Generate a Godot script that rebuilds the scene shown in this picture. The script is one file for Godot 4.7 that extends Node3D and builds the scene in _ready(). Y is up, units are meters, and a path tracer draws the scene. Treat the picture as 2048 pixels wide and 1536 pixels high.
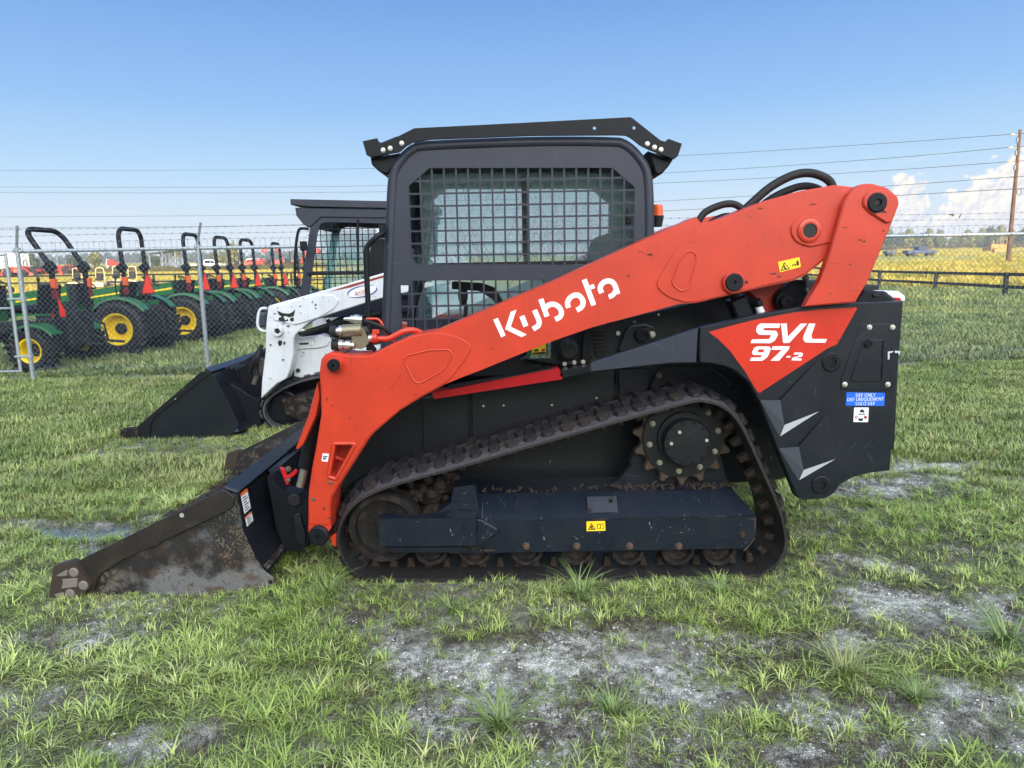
extends Node3D

var M := {}
var org := Vector3.ZERO
var used := {}
var rng := RandomNumberGenerator.new()
var relief := FastNoiseLite.new()
var patchy := FastNoiseLite.new()
var sun_from := Vector3(0.25, 0.145, 0.97).normalized()


func _ready() -> void:
	var cam := Camera3D.new()
	cam.name = "camera"
	cam.fov = 56.81
	cam.near = 0.05
	cam.far = 3000.0
	cam.position = Vector3(0, 1.56, 0)
	cam.rotation_order = EULER_ORDER_YXZ
	cam.rotation_degrees = Vector3(-9.2, 0, -1.0)
	add_child(cam)
	cam.current = true
	var we := WorldEnvironment.new()
	we.name = "world_environment"
	var env := Environment.new()
	env.background_mode = Environment.BG_SKY
	var sky := Sky.new()
	var pan := PanoramaSkyMaterial.new()
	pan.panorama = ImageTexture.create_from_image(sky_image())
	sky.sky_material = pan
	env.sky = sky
	env.tonemap_mode = Environment.TONE_MAPPER_LINEAR
	env.tonemap_exposure = 1.4
	env.sdfgi_enabled = true
	env.ssao_enabled = true
	env.ssil_enabled = true
	env.fog_enabled = true
	env.fog_density = 0.0007
	env.fog_light_color = Color(0.80, 0.87, 0.95)
	we.environment = env
	add_child(we)
	var sun := DirectionalLight3D.new()
	sun.name = "sun"
	sun.light_energy = 1.6
	sun.light_color = Color(1.0, 0.86, 0.66)
	sun.light_angular_distance = 0.5
	sun.shadow_enabled = true
	sun.look_at_from_position(Vector3.ZERO, -sun_from, Vector3.UP)
	add_child(sun)

	rng.seed = 4711
	relief.seed = 5
	relief.frequency = 1.1
	relief.fractal_octaves = 4
	patchy.seed = 21
	patchy.frequency = 0.9
	patchy.fractal_octaves = 4
	materials()
	ground()
	water()
	chain_fence()
	rail_fences()
	orange_loader()
	white_loader()
	tractors()
	field_things()
	power_lines()
	trees()
	grasses()


# ---------------------------------------------------------------- small helpers
func L(r: float, g: float, b: float, a := 1.0) -> Color:
	var c := Color(r, g, b).linear_to_srgb()
	c.a = a
	return c

func V(a: Array) -> PackedVector3Array:
	var o := PackedVector3Array()
	for i in range(0, a.size(), 3):
		o.append(Vector3(a[i], a[i + 1], a[i + 2]))
	return o

func T(a: Array) -> PackedVector3Array:
	return V(a)

func flat(a: Array) -> PackedVector3Array:
	var o := PackedVector3Array()
	for i in range(0, a.size(), 2):
		o.append(Vector3(a[i], a[i + 1], 0))
	return o

static func smooth(p: PackedVector3Array, n := 6, closed := false) -> PackedVector3Array:
	var o := PackedVector3Array()
	var k := p.size()
	var last := k if closed else k - 1
	for i in last:
		var a := p[(i + k - 1) % k] if closed else p[maxi(i - 1, 0)]
		var b := p[i]
		var c := p[(i + 1) % k]
		var d := p[(i + 2) % k] if closed else p[mini(i + 2, k - 1)]
		for s in n:
			o.append(b.cubic_interpolate(c, a, d, float(s) / n))
	if not closed:
		o.append(p[k - 1])
	return o

static func stroke(pts: PackedVector3Array, w: float) -> PackedVector3Array:
	var l := PackedVector3Array()
	var r := PackedVector3Array()
	for i in pts.size():
		var t := (pts[mini(i + 1, pts.size() - 1)] - pts[maxi(i - 1, 0)])
		var s := Vector3(-t.y, t.x, 0).normalized() * w * 0.5
		l.append(Vector3(pts[i].x + s.x, pts[i].y + s.y, 0))
		r.append(Vector3(pts[i].x - s.x, pts[i].y - s.y, 0))
	r.reverse()
	l.append_array(r)
	return l


class B:
	var v := PackedVector3Array()
	var n := PackedVector3Array()
	var uv := PackedVector2Array()
	var c := PackedColorArray()
	var xf := Transform3D()
	var col := Color.WHITE

	func trin(a: Vector3, b: Vector3, d: Vector3, na: Vector3, nb: Vector3, nd: Vector3) -> void:
		v.append(xf * a); v.append(xf * d); v.append(xf * b)
		n.append((xf.basis * na).normalized()); n.append((xf.basis * nd).normalized()); n.append((xf.basis * nb).normalized())
		c.append(col); c.append(col); c.append(col)
		uv.append(Vector2.ZERO); uv.append(Vector2.ZERO); uv.append(Vector2.ZERO)

	func tri(a: Vector3, b: Vector3, d: Vector3) -> void:
		var m := (b - a).cross(d - a)
		trin(a, b, d, m, m, m)

	func quad(a: Vector3, b: Vector3, d: Vector3, e: Vector3) -> void:
		tri(a, b, d)
		tri(a, d, e)

	func quadn(a: Vector3, b: Vector3, d: Vector3, e: Vector3, na: Vector3, nb: Vector3, nd: Vector3, ne: Vector3) -> void:
		trin(a, b, d, na, nb, nd)
		trin(a, d, e, na, nd, ne)

	func uvquad(a: Vector3, b: Vector3, d: Vector3, e: Vector3) -> void:
		var k := uv.size()
		quad(a, b, d, e)
		var q := [Vector2(0, 1), Vector2(1, 0), Vector2(1, 1), Vector2(0, 1), Vector2(0, 0), Vector2(1, 0)]
		for i in 6:
			uv[k + i] = q[i]

	func box(at: Vector3, s: Vector3, bev := 0.0, bas := Basis()) -> B:
		var h := s * 0.5
		var keep := xf
		xf = xf * Transform3D(bas, at)
		if bev <= 0.0:
			for ax in 3:
				for sg in [-1.0, 1.0]:
					var m := Vector3.ZERO
					m[ax] = sg
					var u := Vector3.ZERO
					u[(ax + 1) % 3] = h[(ax + 1) % 3]
					var w := m.cross(u).normalized() * h[(ax + 2) % 3]
					var o := m * h[ax]
					quad(o - u - w, o + u - w, o + u + w, o - u + w)
		else:
			var pts := PackedVector3Array([Vector3(-h.x, -h.y, 0), Vector3(h.x, -h.y, 0), Vector3(h.x, h.y, 0), Vector3(-h.x, h.y, 0)])
			plate(pts, h.z, -h.z, bev)
		xf = keep
		return self

	func plate(p: PackedVector3Array, zf: float, zb: float, bev := 0.0, holes := []) -> B:
		var o := _fil(p)
		if _area(o) < 0.0:
			o.reverse()
		var inner := o
		if bev > 0.0:
			inner = _inset(o, bev)
			if Geometry2D.triangulate_polygon(inner).is_empty():
				inner = o
				bev = 0.0
		var face := inner.duplicate()
		for hole in holes:
			var hp := _fil(hole)
			if _area(hp) > 0.0:
				hp.reverse()
			face = _bridge(face, hp)
			_wall(hp, zf, hp, zb)
		_cap(face, zf, true)
		var back := o.duplicate()
		for hole in holes:
			var hp2 := _fil(hole)
			if _area(hp2) > 0.0:
				hp2.reverse()
			back = _bridge(back, hp2)
		_cap(back, zb, false)
		if bev > 0.0:
			_wall(inner, zf, o, zf - bev)
		_wall(o, zf - bev, o, zb)
		return self

	func _fil(p: PackedVector3Array) -> PackedVector2Array:
		var o := PackedVector2Array()
		var k := p.size()
		for i in k:
			var b := Vector2(p[i].x, p[i].y)
			var r := p[i].z
			var a := Vector2(p[(i + k - 1) % k].x, p[(i + k - 1) % k].y)
			var d := Vector2(p[(i + 1) % k].x, p[(i + 1) % k].y)
			var u := (a - b).normalized()
			var w := (d - b).normalized()
			var half := acos(clampf(u.dot(w), -1, 1)) * 0.5
			if r <= 0.0 or half > 1.5 or half < 0.05:
				o.append(b)
				continue
			var l := minf(r / tan(half), minf(a.distance_to(b), d.distance_to(b)) * 0.49)
			for s in 6:
				var t := s / 5.0
				o.append((b + u * l).lerp(b, t).lerp(b.lerp(b + w * l, t), t))
		return o

	func _area(o: PackedVector2Array) -> float:
		var s := 0.0
		for i in o.size():
			s += o[i].cross(o[(i + 1) % o.size()])
		return s

	func _inset(o: PackedVector2Array, d: float) -> PackedVector2Array:
		var r := PackedVector2Array()
		var k := o.size()
		for i in k:
			var e0 := (o[i] - o[(i + k - 1) % k]).normalized()
			var e1 := (o[(i + 1) % k] - o[i]).normalized()
			var n0 := Vector2(-e0.y, e0.x)
			var n1 := Vector2(-e1.y, e1.x)
			var m := (n0 + n1)
			if m.length() < 0.01:
				m = n0
			m = m.normalized()
			r.append(o[i] + m * d / maxf(m.dot(n0), 0.4))
		return r

	func _bridge(o: PackedVector2Array, h: PackedVector2Array) -> PackedVector2Array:
		var best := INF
		var bi := 0
		var bj := 0
		for i in o.size():
			for j in h.size():
				var d := o[i].distance_squared_to(h[j])
				if d < best:
					best = d
					bi = i
					bj = j
		var r := PackedVector2Array()
		for i in bi + 1:
			r.append(o[i])
		for j in h.size():
			r.append(h[(bj + j) % h.size()])
		var side := (h[bj] - o[bi]).normalized()
		side = Vector2(-side.y, side.x) * 0.00015
		r.append(h[bj] - side)
		r.append(o[bi] - side)
		for i in range(bi + 1, o.size()):
			r.append(o[i])
		return r

	func _cap(o: PackedVector2Array, z: float, up: bool) -> void:
		var t := Geometry2D.triangulate_polygon(o)
		if t.is_empty():
			# drop points that fell together or folded back
			var q := PackedVector2Array()
			for p in o:
				if q.is_empty() or q[q.size() - 1].distance_to(p) > 0.0012:
					q.append(p)
			o = q
			t = Geometry2D.triangulate_polygon(o)
		if t.is_empty():
			var q2 := PackedVector2Array()
			for i in o.size():
				var e0 := o[i] - o[(i + o.size() - 1) % o.size()]
				var e1 := o[(i + 1) % o.size()] - o[i]
				if e0.length() > 0.002 and e0.normalized().dot(e1.normalized()) > -0.6:
					q2.append(o[i])
			o = q2
			t = Geometry2D.triangulate_polygon(o)
		if t.is_empty() and o.size() > 2:
			print("cap failed ", o.size(), " ", o[0])
		for i in range(0, t.size(), 3):
			var a := Vector3(o[t[i]].x, o[t[i]].y, z)
			var b := Vector3(o[t[i + 1]].x, o[t[i + 1]].y, z)
			var d := Vector3(o[t[i + 2]].x, o[t[i + 2]].y, z)
			if ((b - a).cross(d - a).z > 0.0) == up:
				tri(a, b, d)
			else:
				tri(a, d, b)

	func _wall(f: PackedVector2Array, zf: float, g: PackedVector2Array, zb: float) -> void:
		var k := f.size()
		var en := PackedVector3Array()
		for i in k:
			var a := Vector3(g[i].x, g[i].y, zb)
			var b := Vector3(g[(i + 1) % k].x, g[(i + 1) % k].y, zb)
			var e := Vector3(f[i].x, f[i].y, zf)
			var m := (b - a).cross(e - a)
			en.append(m.normalized())
		for i in k:
			var j := (i + 1) % k
			var n0 := en[i]
			var n1 := en[i]
			if en[i].dot(en[(i + k - 1) % k]) > 0.75:
				n0 = (en[i] + en[(i + k - 1) % k]).normalized()
			if en[i].dot(en[j]) > 0.75:
				n1 = (en[i] + en[j]).normalized()
			quadn(Vector3(g[i].x, g[i].y, zb), Vector3(g[j].x, g[j].y, zb), Vector3(f[j].x, f[j].y, zf), Vector3(f[i].x, f[i].y, zf), n0, n1, n1, n0)

	func cyl(a: Vector3, b: Vector3, ra: float, rb := -1.0, k := 16, caps := true) -> B:
		if rb < 0.0:
			rb = ra
		var ax := (b - a)
		var prof := PackedVector2Array([Vector2(0, ra), Vector2(ax.length(), rb)])
		lathe(a, ax.normalized(), prof, k, caps)
		return self

	func lathe(a: Vector3, ax: Vector3, prof: PackedVector2Array, k := 24, caps := false) -> B:
		ax = ax.normalized()
		var u := ax.cross(Vector3.UP if absf(ax.y) < 0.9 else Vector3.RIGHT).normalized()
		var w := ax.cross(u)
		var m := prof.size()
		for s in m - 1:
			var p0 := prof[s]
			var p1 := prof[s + 1]
			var e := (p1 - p0)
			if e.length() < 1e-6:
				continue
			for i in k:
				var t0 := TAU * i / k
				var t1 := TAU * (i + 1) / k
				var d0 := u * cos(t0) + w * sin(t0)
				var d1 := u * cos(t1) + w * sin(t1)
				var nn0 := (d0 * e.x - ax * e.y).normalized()
				var nn1 := (d1 * e.x - ax * e.y).normalized()
				var A := a + ax * p0.x + d0 * p0.y
				var Bq := a + ax * p0.x + d1 * p0.y
				var C := a + ax * p1.x + d1 * p1.y
				var D := a + ax * p1.x + d0 * p1.y
				quadn(A, Bq, C, D, nn0, nn1, nn1, nn0)
		if caps:
			for e in [0, m - 1]:
				var o := a + ax * prof[e].x
				for i in k:
					var d0 := (u * cos(TAU * i / k) + w * sin(TAU * i / k)) * prof[e].y
					var d1 := (u * cos(TAU * (i + 1) / k) + w * sin(TAU * (i + 1) / k)) * prof[e].y
					if e == 0:
						tri(o, o + d1, o + d0)
					else:
						tri(o, o + d0, o + d1)
		return self

	func tube(p: PackedVector3Array, r: float, k := 10, closed := false, sq := 1.0) -> B:
		var m := p.size()
		var rings := []
		var t0 := (p[1] - p[0]).normalized()
		var u := t0.cross(Vector3.UP if absf(t0.y) < 0.9 else Vector3.RIGHT).normalized()
		for i in m:
			var t: Vector3
			if closed:
				t = (p[(i + 1) % m] - p[(i + m - 1) % m]).normalized()
			else:
				t = (p[mini(i + 1, m - 1)] - p[maxi(i - 1, 0)]).normalized()
			u = (u - t * u.dot(t)).normalized()
			var w := t.cross(u)
			var ring := PackedVector3Array()
			for j in k:
				ring.append(u * cos(TAU * j / k) * sq + w * sin(TAU * j / k))
			rings.append(ring)
		for i in (m if closed else m - 1):
			var i2 := (i + 1) % m
			for j in k:
				var j2 := (j + 1) % k
				var a: Vector3 = rings[i][j]
				var b: Vector3 = rings[i][j2]
				var d: Vector3 = rings[i2][j2]
				var e: Vector3 = rings[i2][j]
				quadn(p[i] + a * r, p[i] + b * r, p[i2] + d * r, p[i2] + e * r, a, b, d, e)
		if not closed:
			for j in k:
				var j2 := (j + 1) % k
				tri(p[0], p[0] + rings[0][j2] * r, p[0] + rings[0][j] * r)
				tri(p[m - 1], p[m - 1] + rings[m - 1][j] * r, p[m - 1] + rings[m - 1][j2] * r)
		return self

	func planar(x0: float, x1: float, y0: float, y1: float) -> B:
		for i in v.size():
			uv[i] = Vector2((v[i].x - x0) / (x1 - x0), (y1 - v[i].y) / (y1 - y0))
		return self

	func mesh(o: Vector3, with_color := false) -> ArrayMesh:
		var a := []
		a.resize(Mesh.ARRAY_MAX)
		var q := v.duplicate()
		if o != Vector3.ZERO:
			for i in q.size():
				q[i] -= o
		a[Mesh.ARRAY_VERTEX] = q
		a[Mesh.ARRAY_NORMAL] = n
		a[Mesh.ARRAY_TEX_UV] = uv
		if with_color:
			a[Mesh.ARRAY_COLOR] = c
		var me := ArrayMesh.new()
		me.add_surface_from_arrays(Mesh.PRIMITIVE_TRIANGLES, a)
		return me


func numbered(called: String) -> String:
	if not used.has(called):
		used[called] = 0
		return called
	used[called] += 1
	return "%s_%03d" % [called, used[called]]

func thing(called: String, label: String, category: String, at := Vector3.ZERO, group := "") -> Node3D:
	var o := Node3D.new()
	o.name = numbered(called)
	o.position = at
	add_child(o, true)
	tag(o, label, category, group)
	org = at
	return o

func tag(o: Node, label: String, category: String, group := "", kind := "") -> void:
	if label != "":
		o.set_meta("label", label)
	if category != "":
		o.set_meta("category", category)
	if group != "":
		o.set_meta("group", group)
	if kind != "":
		o.set_meta("kind", kind)

func part(called: String, b, m: Material, parent: Node, label := "", vc := false) -> MeshInstance3D:
	var o := MeshInstance3D.new()
	o.name = called
	o.mesh = b.mesh(org, vc) if b is B else b
	o.material_override = m
	if label != "":
		o.set_meta("label", label)
	parent.add_child(o, true)
	return o

func at_spot(called: String, me: Mesh, m: Material, parent: Node, at: Vector3, bas := Basis()) -> MeshInstance3D:
	var o := part(called, me, m, parent)
	o.transform = Transform3D(bas, at - org)
	return o

func words(called: String, text: String, h: float, at: Vector3, m: Material, parent: Node, bas := Basis()) -> MeshInstance3D:
	var t := TextMesh.new()
	var f := SystemFont.new()
	f.font_names = PackedStringArray(["Droid Sans"])
	t.font = f
	t.text = text
	t.font_size = 32
	t.pixel_size = h / 32.0
	t.depth = 0.0012
	return at_spot(called, t, m, parent, at, bas)

func stuff_mesh(called: String, me: Mesh, m: Material, xs: Array, cols: PackedColorArray, label: String, category: String) -> MultiMeshInstance3D:
	var mm := MultiMesh.new()
	mm.transform_format = MultiMesh.TRANSFORM_3D
	mm.use_colors = true
	mm.mesh = me
	mm.instance_count = xs.size()
	for i in xs.size():
		mm.set_instance_transform(i, xs[i])
		mm.set_instance_color(i, cols[i])
	var o := MultiMeshInstance3D.new()
	o.name = called
	o.multimesh = mm
	o.material_override = m
	add_child(o, true)
	tag(o, label, category, "", "stuff")
	return o


# ---------------------------------------------------------------- sky
func ramp(el: float, t: Array) -> Vector3:
	for i in t.size() - 1:
		if el < t[i + 1][0]:
			var f: float = clampf((el - t[i][0]) / (t[i + 1][0] - t[i][0]), 0, 1)
			return (t[i][1] as Vector3).lerp(t[i + 1][1], f)
	return t[t.size() - 1][1]

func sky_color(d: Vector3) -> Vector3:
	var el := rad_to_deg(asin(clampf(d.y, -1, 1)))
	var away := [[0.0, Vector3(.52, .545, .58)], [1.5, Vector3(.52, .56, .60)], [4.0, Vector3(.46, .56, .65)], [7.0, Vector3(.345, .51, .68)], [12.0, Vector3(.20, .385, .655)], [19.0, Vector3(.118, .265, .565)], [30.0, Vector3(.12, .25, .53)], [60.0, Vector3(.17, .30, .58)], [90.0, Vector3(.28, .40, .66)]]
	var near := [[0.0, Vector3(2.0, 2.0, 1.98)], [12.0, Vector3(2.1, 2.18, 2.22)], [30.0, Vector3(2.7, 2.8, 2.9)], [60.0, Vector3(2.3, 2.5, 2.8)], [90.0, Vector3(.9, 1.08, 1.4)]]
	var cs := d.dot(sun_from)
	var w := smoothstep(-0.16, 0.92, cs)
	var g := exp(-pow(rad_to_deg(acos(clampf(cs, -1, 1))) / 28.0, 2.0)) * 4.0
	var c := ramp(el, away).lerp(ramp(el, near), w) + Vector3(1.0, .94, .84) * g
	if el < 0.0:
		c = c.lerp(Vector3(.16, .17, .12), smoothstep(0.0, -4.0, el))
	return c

func sky_dir(u: float, v: float) -> Vector3:
	var az := u * TAU
	var p := v * PI
	return Vector3(sin(az) * sin(p), cos(p), -cos(az) * sin(p))

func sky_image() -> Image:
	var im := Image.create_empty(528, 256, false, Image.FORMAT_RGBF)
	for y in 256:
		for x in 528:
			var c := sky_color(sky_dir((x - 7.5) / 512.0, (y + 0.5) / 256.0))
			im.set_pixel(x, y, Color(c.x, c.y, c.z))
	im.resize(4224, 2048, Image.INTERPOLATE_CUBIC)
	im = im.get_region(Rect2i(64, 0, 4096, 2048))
	var puff := FastNoiseLite.new()
	puff.seed = 8
	puff.frequency = 0.42
	puff.fractal_octaves = 5
	puff.fractal_gain = 0.55
	var soft := FastNoiseLite.new()
	soft.seed = 3
	soft.frequency = 0.11
	soft.fractal_octaves = 4
	# cumulus heaps: azimuth, height, radius in degrees
	var heaps := [[35.6, 3.3, 3.2], [33.8, 2.9, 2.5], [35.2, 5.4, 1.8], [37.5, 4.2, 2.6], [40.5, 3.0, 2.4], [32.3, 3.7, 1.35], [31.4, 2.3, 1.3], [33.2, 4.6, 1.1], [28.5, 3.4, 1.6], [28.6, 5.0, 1.0], [27.6, 2.5, 1.3], [28.3, 5.6, .5], [26.6, 2.6, .8], [29.5, 2.3, .9], [47.0, 3.0, 2.6], [49.5, 2.2, 2.0], [-58.0, 3.6, 2.2], [-61.0, 2.6, 2.4], [18.3, 1.6, .7]]
	var sl := Vector3(-0.55, 0.6, 0.55).normalized()
	for y in range(880, 1024):
		var el := 90.0 - (y + 0.5) / 2048.0 * 180.0
		for x in 4096:
			var az := (x + 0.5) / 4096.0 * 360.0
			if az > 180.0:
				az -= 360.0
			if absf(az) > 66.0:
				continue
			var near := 0.0
			var best := -1.0
			var nx := 0.0
			var ny := 0.0
			for h in heaps:
				var dx: float = (az - h[0]) / h[2]
				var dy: float = (el - h[1]) / (h[2] * (0.9 if el > h[1] else 1.3))
				if absf(dx) > 1.6 or absf(dy) > 1.6:
					continue
				var q: float = 1.0 - sqrt(dx * dx + dy * dy)
				if q > best:
					best = q
					nx = dx
					ny = dy
				near += maxf(0.0, q)
			var base := im.get_pixel(x, y)
			# thin veil low over the land
			var veil := clampf((soft.get_noise_2d(az * 0.9, el * 5.0) + 0.12) * 1.5, 0, 1) * smoothstep(7.0, 1.0, el) * 0.25
			base = base.lerp(Color(.60, .58, .585), veil)
			if best > -0.5:
				var e := puff.get_noise_2d(az * 2.6, el * 2.8)
				var e2 := puff.get_noise_2d(az * 7.0 + 50.0, el * 7.5)
				var body := best + e * 0.75 + e2 * 0.22
				var a := smoothstep(-0.06, 0.14, body)
				a *= smoothstep(1.0, 2.6, el) * 0.85 + 0.15
				var lit := clampf(0.55 + 0.5 * (-nx * 0.5 + ny * 0.8) + e * 0.9 + puff.get_noise_2d(az * 2.6 + 0.35, el * 2.8 - 0.35) * -1.1, 0, 1)
				lit *= smoothstep(0.5, 4.2, el) * 0.75 + 0.25
				var cc := Color(.50, .51, .57).lerp(Color(.86, .785, .67), lit)
				base = base.lerp(cc, a * 0.95)
			# faint streaks
			var st := exp(-pow((el - 6.9 - (az - 29.0) * 0.12 + e_wob(az)) / 0.09, 2.0)) * smoothstep(2.5, 0.5, absf(az - 29.6)) * 0.25
			base = base.lerp(Color(.70, .70, .72), st)
			im.set_pixel(x, y, base)
	return im

func e_wob(az: float) -> float:
	return sin(az * 3.1) * 0.05


# ---------------------------------------------------------------- textures and materials
func noise_bytes(size: int, seed_: int, freq: float, oct := 4, w := 0, h := 0) -> PackedByteArray:
	var f := FastNoiseLite.new()
	f.seed = seed_
	f.frequency = freq
	f.fractal_octaves = oct
	var im := f.get_seamless_image(w if w else size, h if h else size)
	if w or h:
		im.resize(size, size, Image.INTERPOLATE_CUBIC)
	im.convert(Image.FORMAT_L8)
	return im.get_data()

func tex(size: int, pix: Callable) -> Image:
	var d := PackedByteArray()
	d.resize(size * size * 3)
	for i in size * size:
		var c: Color = pix.call(i)
		d[i * 3] = clampi(int(c.r * 255.0), 0, 255)
		d[i * 3 + 1] = clampi(int(c.g * 255.0), 0, 255)
		d[i * 3 + 2] = clampi(int(c.b * 255.0), 0, 255)
	return Image.create_from_data(size, size, false, Image.FORMAT_RGB8, d)

func scratches(im: Image, count: int, c: Color, long: float, alpha: float, seed_: int) -> void:
	var r := RandomNumberGenerator.new()
	r.seed = seed_
	var s := im.get_width()
	for i in count:
		var x := r.randf() * s
		var y := r.randf() * im.get_height()
		var a := r.randfn(PI * 0.5, 0.9) if r.randf() < 0.6 else r.randf() * TAU
		var l := r.randf_range(0.1, 1.0) * long
		var k := alpha * r.randf_range(0.3, 1.0)
		var bend := r.randfn(0, 0.004)
		if long < 20.0 and sin(x * 0.031 + seed_) + sin(y * 0.023) < 0.15:
			continue
		for t in int(l):
			a += bend
			x = fposmod(x + cos(a), s)
			y = fposmod(y + sin(a), im.get_height())
			var fade := k * sin(PI * t / l)
			im.set_pixel(int(x), int(y), im.get_pixel(int(x), int(y)).lerp(c, fade))
			if i % 3 == 0:
				var x2 := (int(x) + 1) % s
				im.set_pixel(x2, int(y), im.get_pixel(x2, int(y)).lerp(c, fade))

func mat(albedo: Color, rough := 0.5, metal := 0.0, image: Image = null, scale := 1.0, bump: Image = null, bump_k := 1.0) -> StandardMaterial3D:
	var m := StandardMaterial3D.new()
	m.albedo_color = albedo
	m.roughness = rough
	m.metallic = metal
	if image:
		m.albedo_texture = ImageTexture.create_from_image(image)
	if bump:
		m.normal_enabled = true
		m.normal_texture = ImageTexture.create_from_image(bump)
		m.normal_scale = bump_k
	if image or bump:
		m.uv1_triplanar = true
		m.uv1_scale = Vector3.ONE * scale
	return m

func bump_from(bytes: PackedByteArray, size: int, k := 4.0) -> Image:
	var im := Image.create_from_data(size, size, false, Image.FORMAT_L8, bytes)
	im.convert(Image.FORMAT_RGBA8)
	im.bump_map_to_normal_map(k)
	return im

func materials() -> void:
	var s := 512
	var n1 := noise_bytes(s, 1, 0.008)
	var n2 := noise_bytes(s, 2, 0.04)
	var n3 := noise_bytes(s, 3, 0.2, 3)
	var streak := noise_bytes(s, 4, 0.05, 3, 512, 24)
	var w := Color.WHITE
	# orange paint: faint washes, drip lines, grit
	var paint := tex(s, func(i):
		var k := 0.87 + 0.10 * (n1[i] / 255.0) + 0.03 * (n3[i] / 255.0)
		var drip := clampf((streak[i] / 255.0 - 0.66) * 5.0, 0, 1) * (0.045 * n2[i] / 255.0)
		var grit := 0.22 if n3[i] > 222 and n2[i] > 150 else 0.0
		return Color(k, k, k) * (1.0 - drip - grit))
	scratches(paint, 34, Color(.22, .2, .2), 30, 0.6, 11)
	scratches(paint, 60, Color(.30, .28, .27), 9, 0.8, 12)
	M.orange = mat(Color(0.79, 0.222, 0.118), 0.42, 0.0, paint, 0.9)
	M.orange.clearcoat_enabled = true
	M.orange.clearcoat = 0.25
	M.orange.clearcoat_roughness = 0.25
	M.red = mat(Color(0.78, 0.10, 0.14), 0.3, 0.0, paint, 0.9)
	M.decal_orange = mat(Color(0.80, 0.175, 0.075), 0.4, 0.0, paint, 0.7)
	# dark paint: dust clouds and scratches
	var worn := func(base: Color, dust: Color, amount: float, long: int, short: int, seed_: int) -> Image:
		var im := tex(s, func(i):
			var d := clampf((n1[i] / 255.0 - 0.35) * 1.4, 0, 1) * amount + clampf((n2[i] / 255.0 - 0.5) * 2.0, 0, 1) * amount * 0.5
			return base.lerp(dust, d))
		scratches(im, long, Color(.45, .47, .5), 90, 0.45, seed_)
		scratches(im, short, Color(.75, .75, .74), 14, 0.85, seed_ + 1)
		return im
	var grime := Color(0.30, 0.29, 0.28)
	M.navy = mat(w, 0.36, 0.0, worn.call(Color(0.06, 0.08, 0.115), grime, 0.20, 70, 70, 5), 0.9, bump_from(n1, s, 2.0), 0.15)
	M.cab = mat(w, 0.5, 0.0, worn.call(Color(0.13, 0.152, 0.208), Color(.25, .265, .30), 0.22, 14, 30, 15), 0.8)
	M.hull = mat(w, 0.42, 0.0, worn.call(Color(0.035, 0.048, 0.07), grime, 0.12, 30, 60, 25), 0.8)
	M.beam = mat(w, 0.34, 0.0, worn.call(Color(0.06, 0.09, 0.14), Color(.25, .23, .205), 0.28, 50, 300, 35), 1.0)
	var shiny: Image = worn.call(Color(0.085, 0.10, 0.125), grime, 0.15, 40, 90, 45)
	M.black = mat(Color(0.06, 0.07, 0.095), 0.5)
	M.black.metallic_specular = 0.35
	M.blackm = mat(Color(0.055, 0.06, 0.07), 0.7)
	# rubber, dusty
	var rub := tex(s, func(i):
		var d := clampf((n2[i] / 255.0 - 0.35) * 1.6, 0, 1)
		return Color(0.55, 0.54, 0.53).lerp(Color(0.95, 0.90, 0.85), d * 0.7 + n3[i] / 255.0 * 0.15))
	M.rubber = mat(Color(0.43, 0.43, 0.47), 0.65, 0.0, rub, 1.6, bump_from(n3, s, 2.0), 0.35)
	M.lug_brown = mat(Color(0.30, 0.24, 0.20), 0.8, 0.0, rub, 2.0)
	M.rubber_edge = mat(Color(0.25, 0.245, 0.255), 0.45, 0.0, rub, 2.2)
	M.rubber_dirty = mat(Color(0.23, 0.19, 0.18), 0.75, 0.0, rub, 1.6)
	M.rubber_lug = mat(Color(0.185, 0.178, 0.188), 0.6, 0.0, rub, 1.6)
	M.tyre = mat(Color(0.155, 0.16, 0.175), 0.7, 0.0, rub, 1.4)
	# rusty worn steel
	var n4 := noise_bytes(s, 9, 0.012, 5)
	var n5 := noise_bytes(s, 10, 0.03, 5)
	var rust := tex(s, func(i):
		var a := n4[i] / 255.0
		var b := n5[i] / 255.0
		var g := n3[i] / 255.0
		var c := Color(0.135, 0.12, 0.115).lerp(Color(0.27, 0.20, 0.16), smoothstep(0.4, 0.75, b))
		c = c.lerp(Color(0.10, 0.11, 0.12), smoothstep(0.55, 0.35, a) * 0.7)
		c = c.lerp(Color(0.47, 0.46, 0.45), smoothstep(0.58, 0.72, a + (g - 0.5) * 0.35) * 0.85)
		c = c.lerp(Color(0.55, 0.50, 0.44), smoothstep(0.78, 0.82, b + (g - 0.5) * 0.1))
		return c)
	scratches(rust, 60, Color(.6, .58, .55), 40, 0.4, 3)
	M.rust = mat(w, 0.5, 0.25, rust, 1.15, bump_from(n5, s, 3.0), 0.4)
	M.rust_dark = mat(Color(0.72, 0.66, 0.63), 0.5, 0.25, rust, 1.7)
	var dirt_tex := tex(s, func(i):
		return Color(0.62, 0.60, 0.58).lerp(w, n2[i] / 255.0 * 0.6 + n3[i] / 255.0 * 0.4))
	M.tooth_rust = mat(Color(0.33, 0.275, 0.225), 0.8, 0.1, dirt_tex, 4.0)
	M.wheel_dirt = mat(Color(0.46, 0.40, 0.36), 0.75, 0.1, rust, 2.0)
	M.shoe = mat(Color(0.30, 0.255, 0.23), 0.6, 0.2, dirt_tex, 5.0)
	M.stud = mat(Color(0.50, 0.47, 0.45), 0.55, 0.3)
	M.rust_brown = mat(Color(0.80, 0.62, 0.50), 0.7, 0.1, rust, 2.6)
	M.bucket_black = mat(w, 0.3, 0.0, shiny, 0.8)
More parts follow.
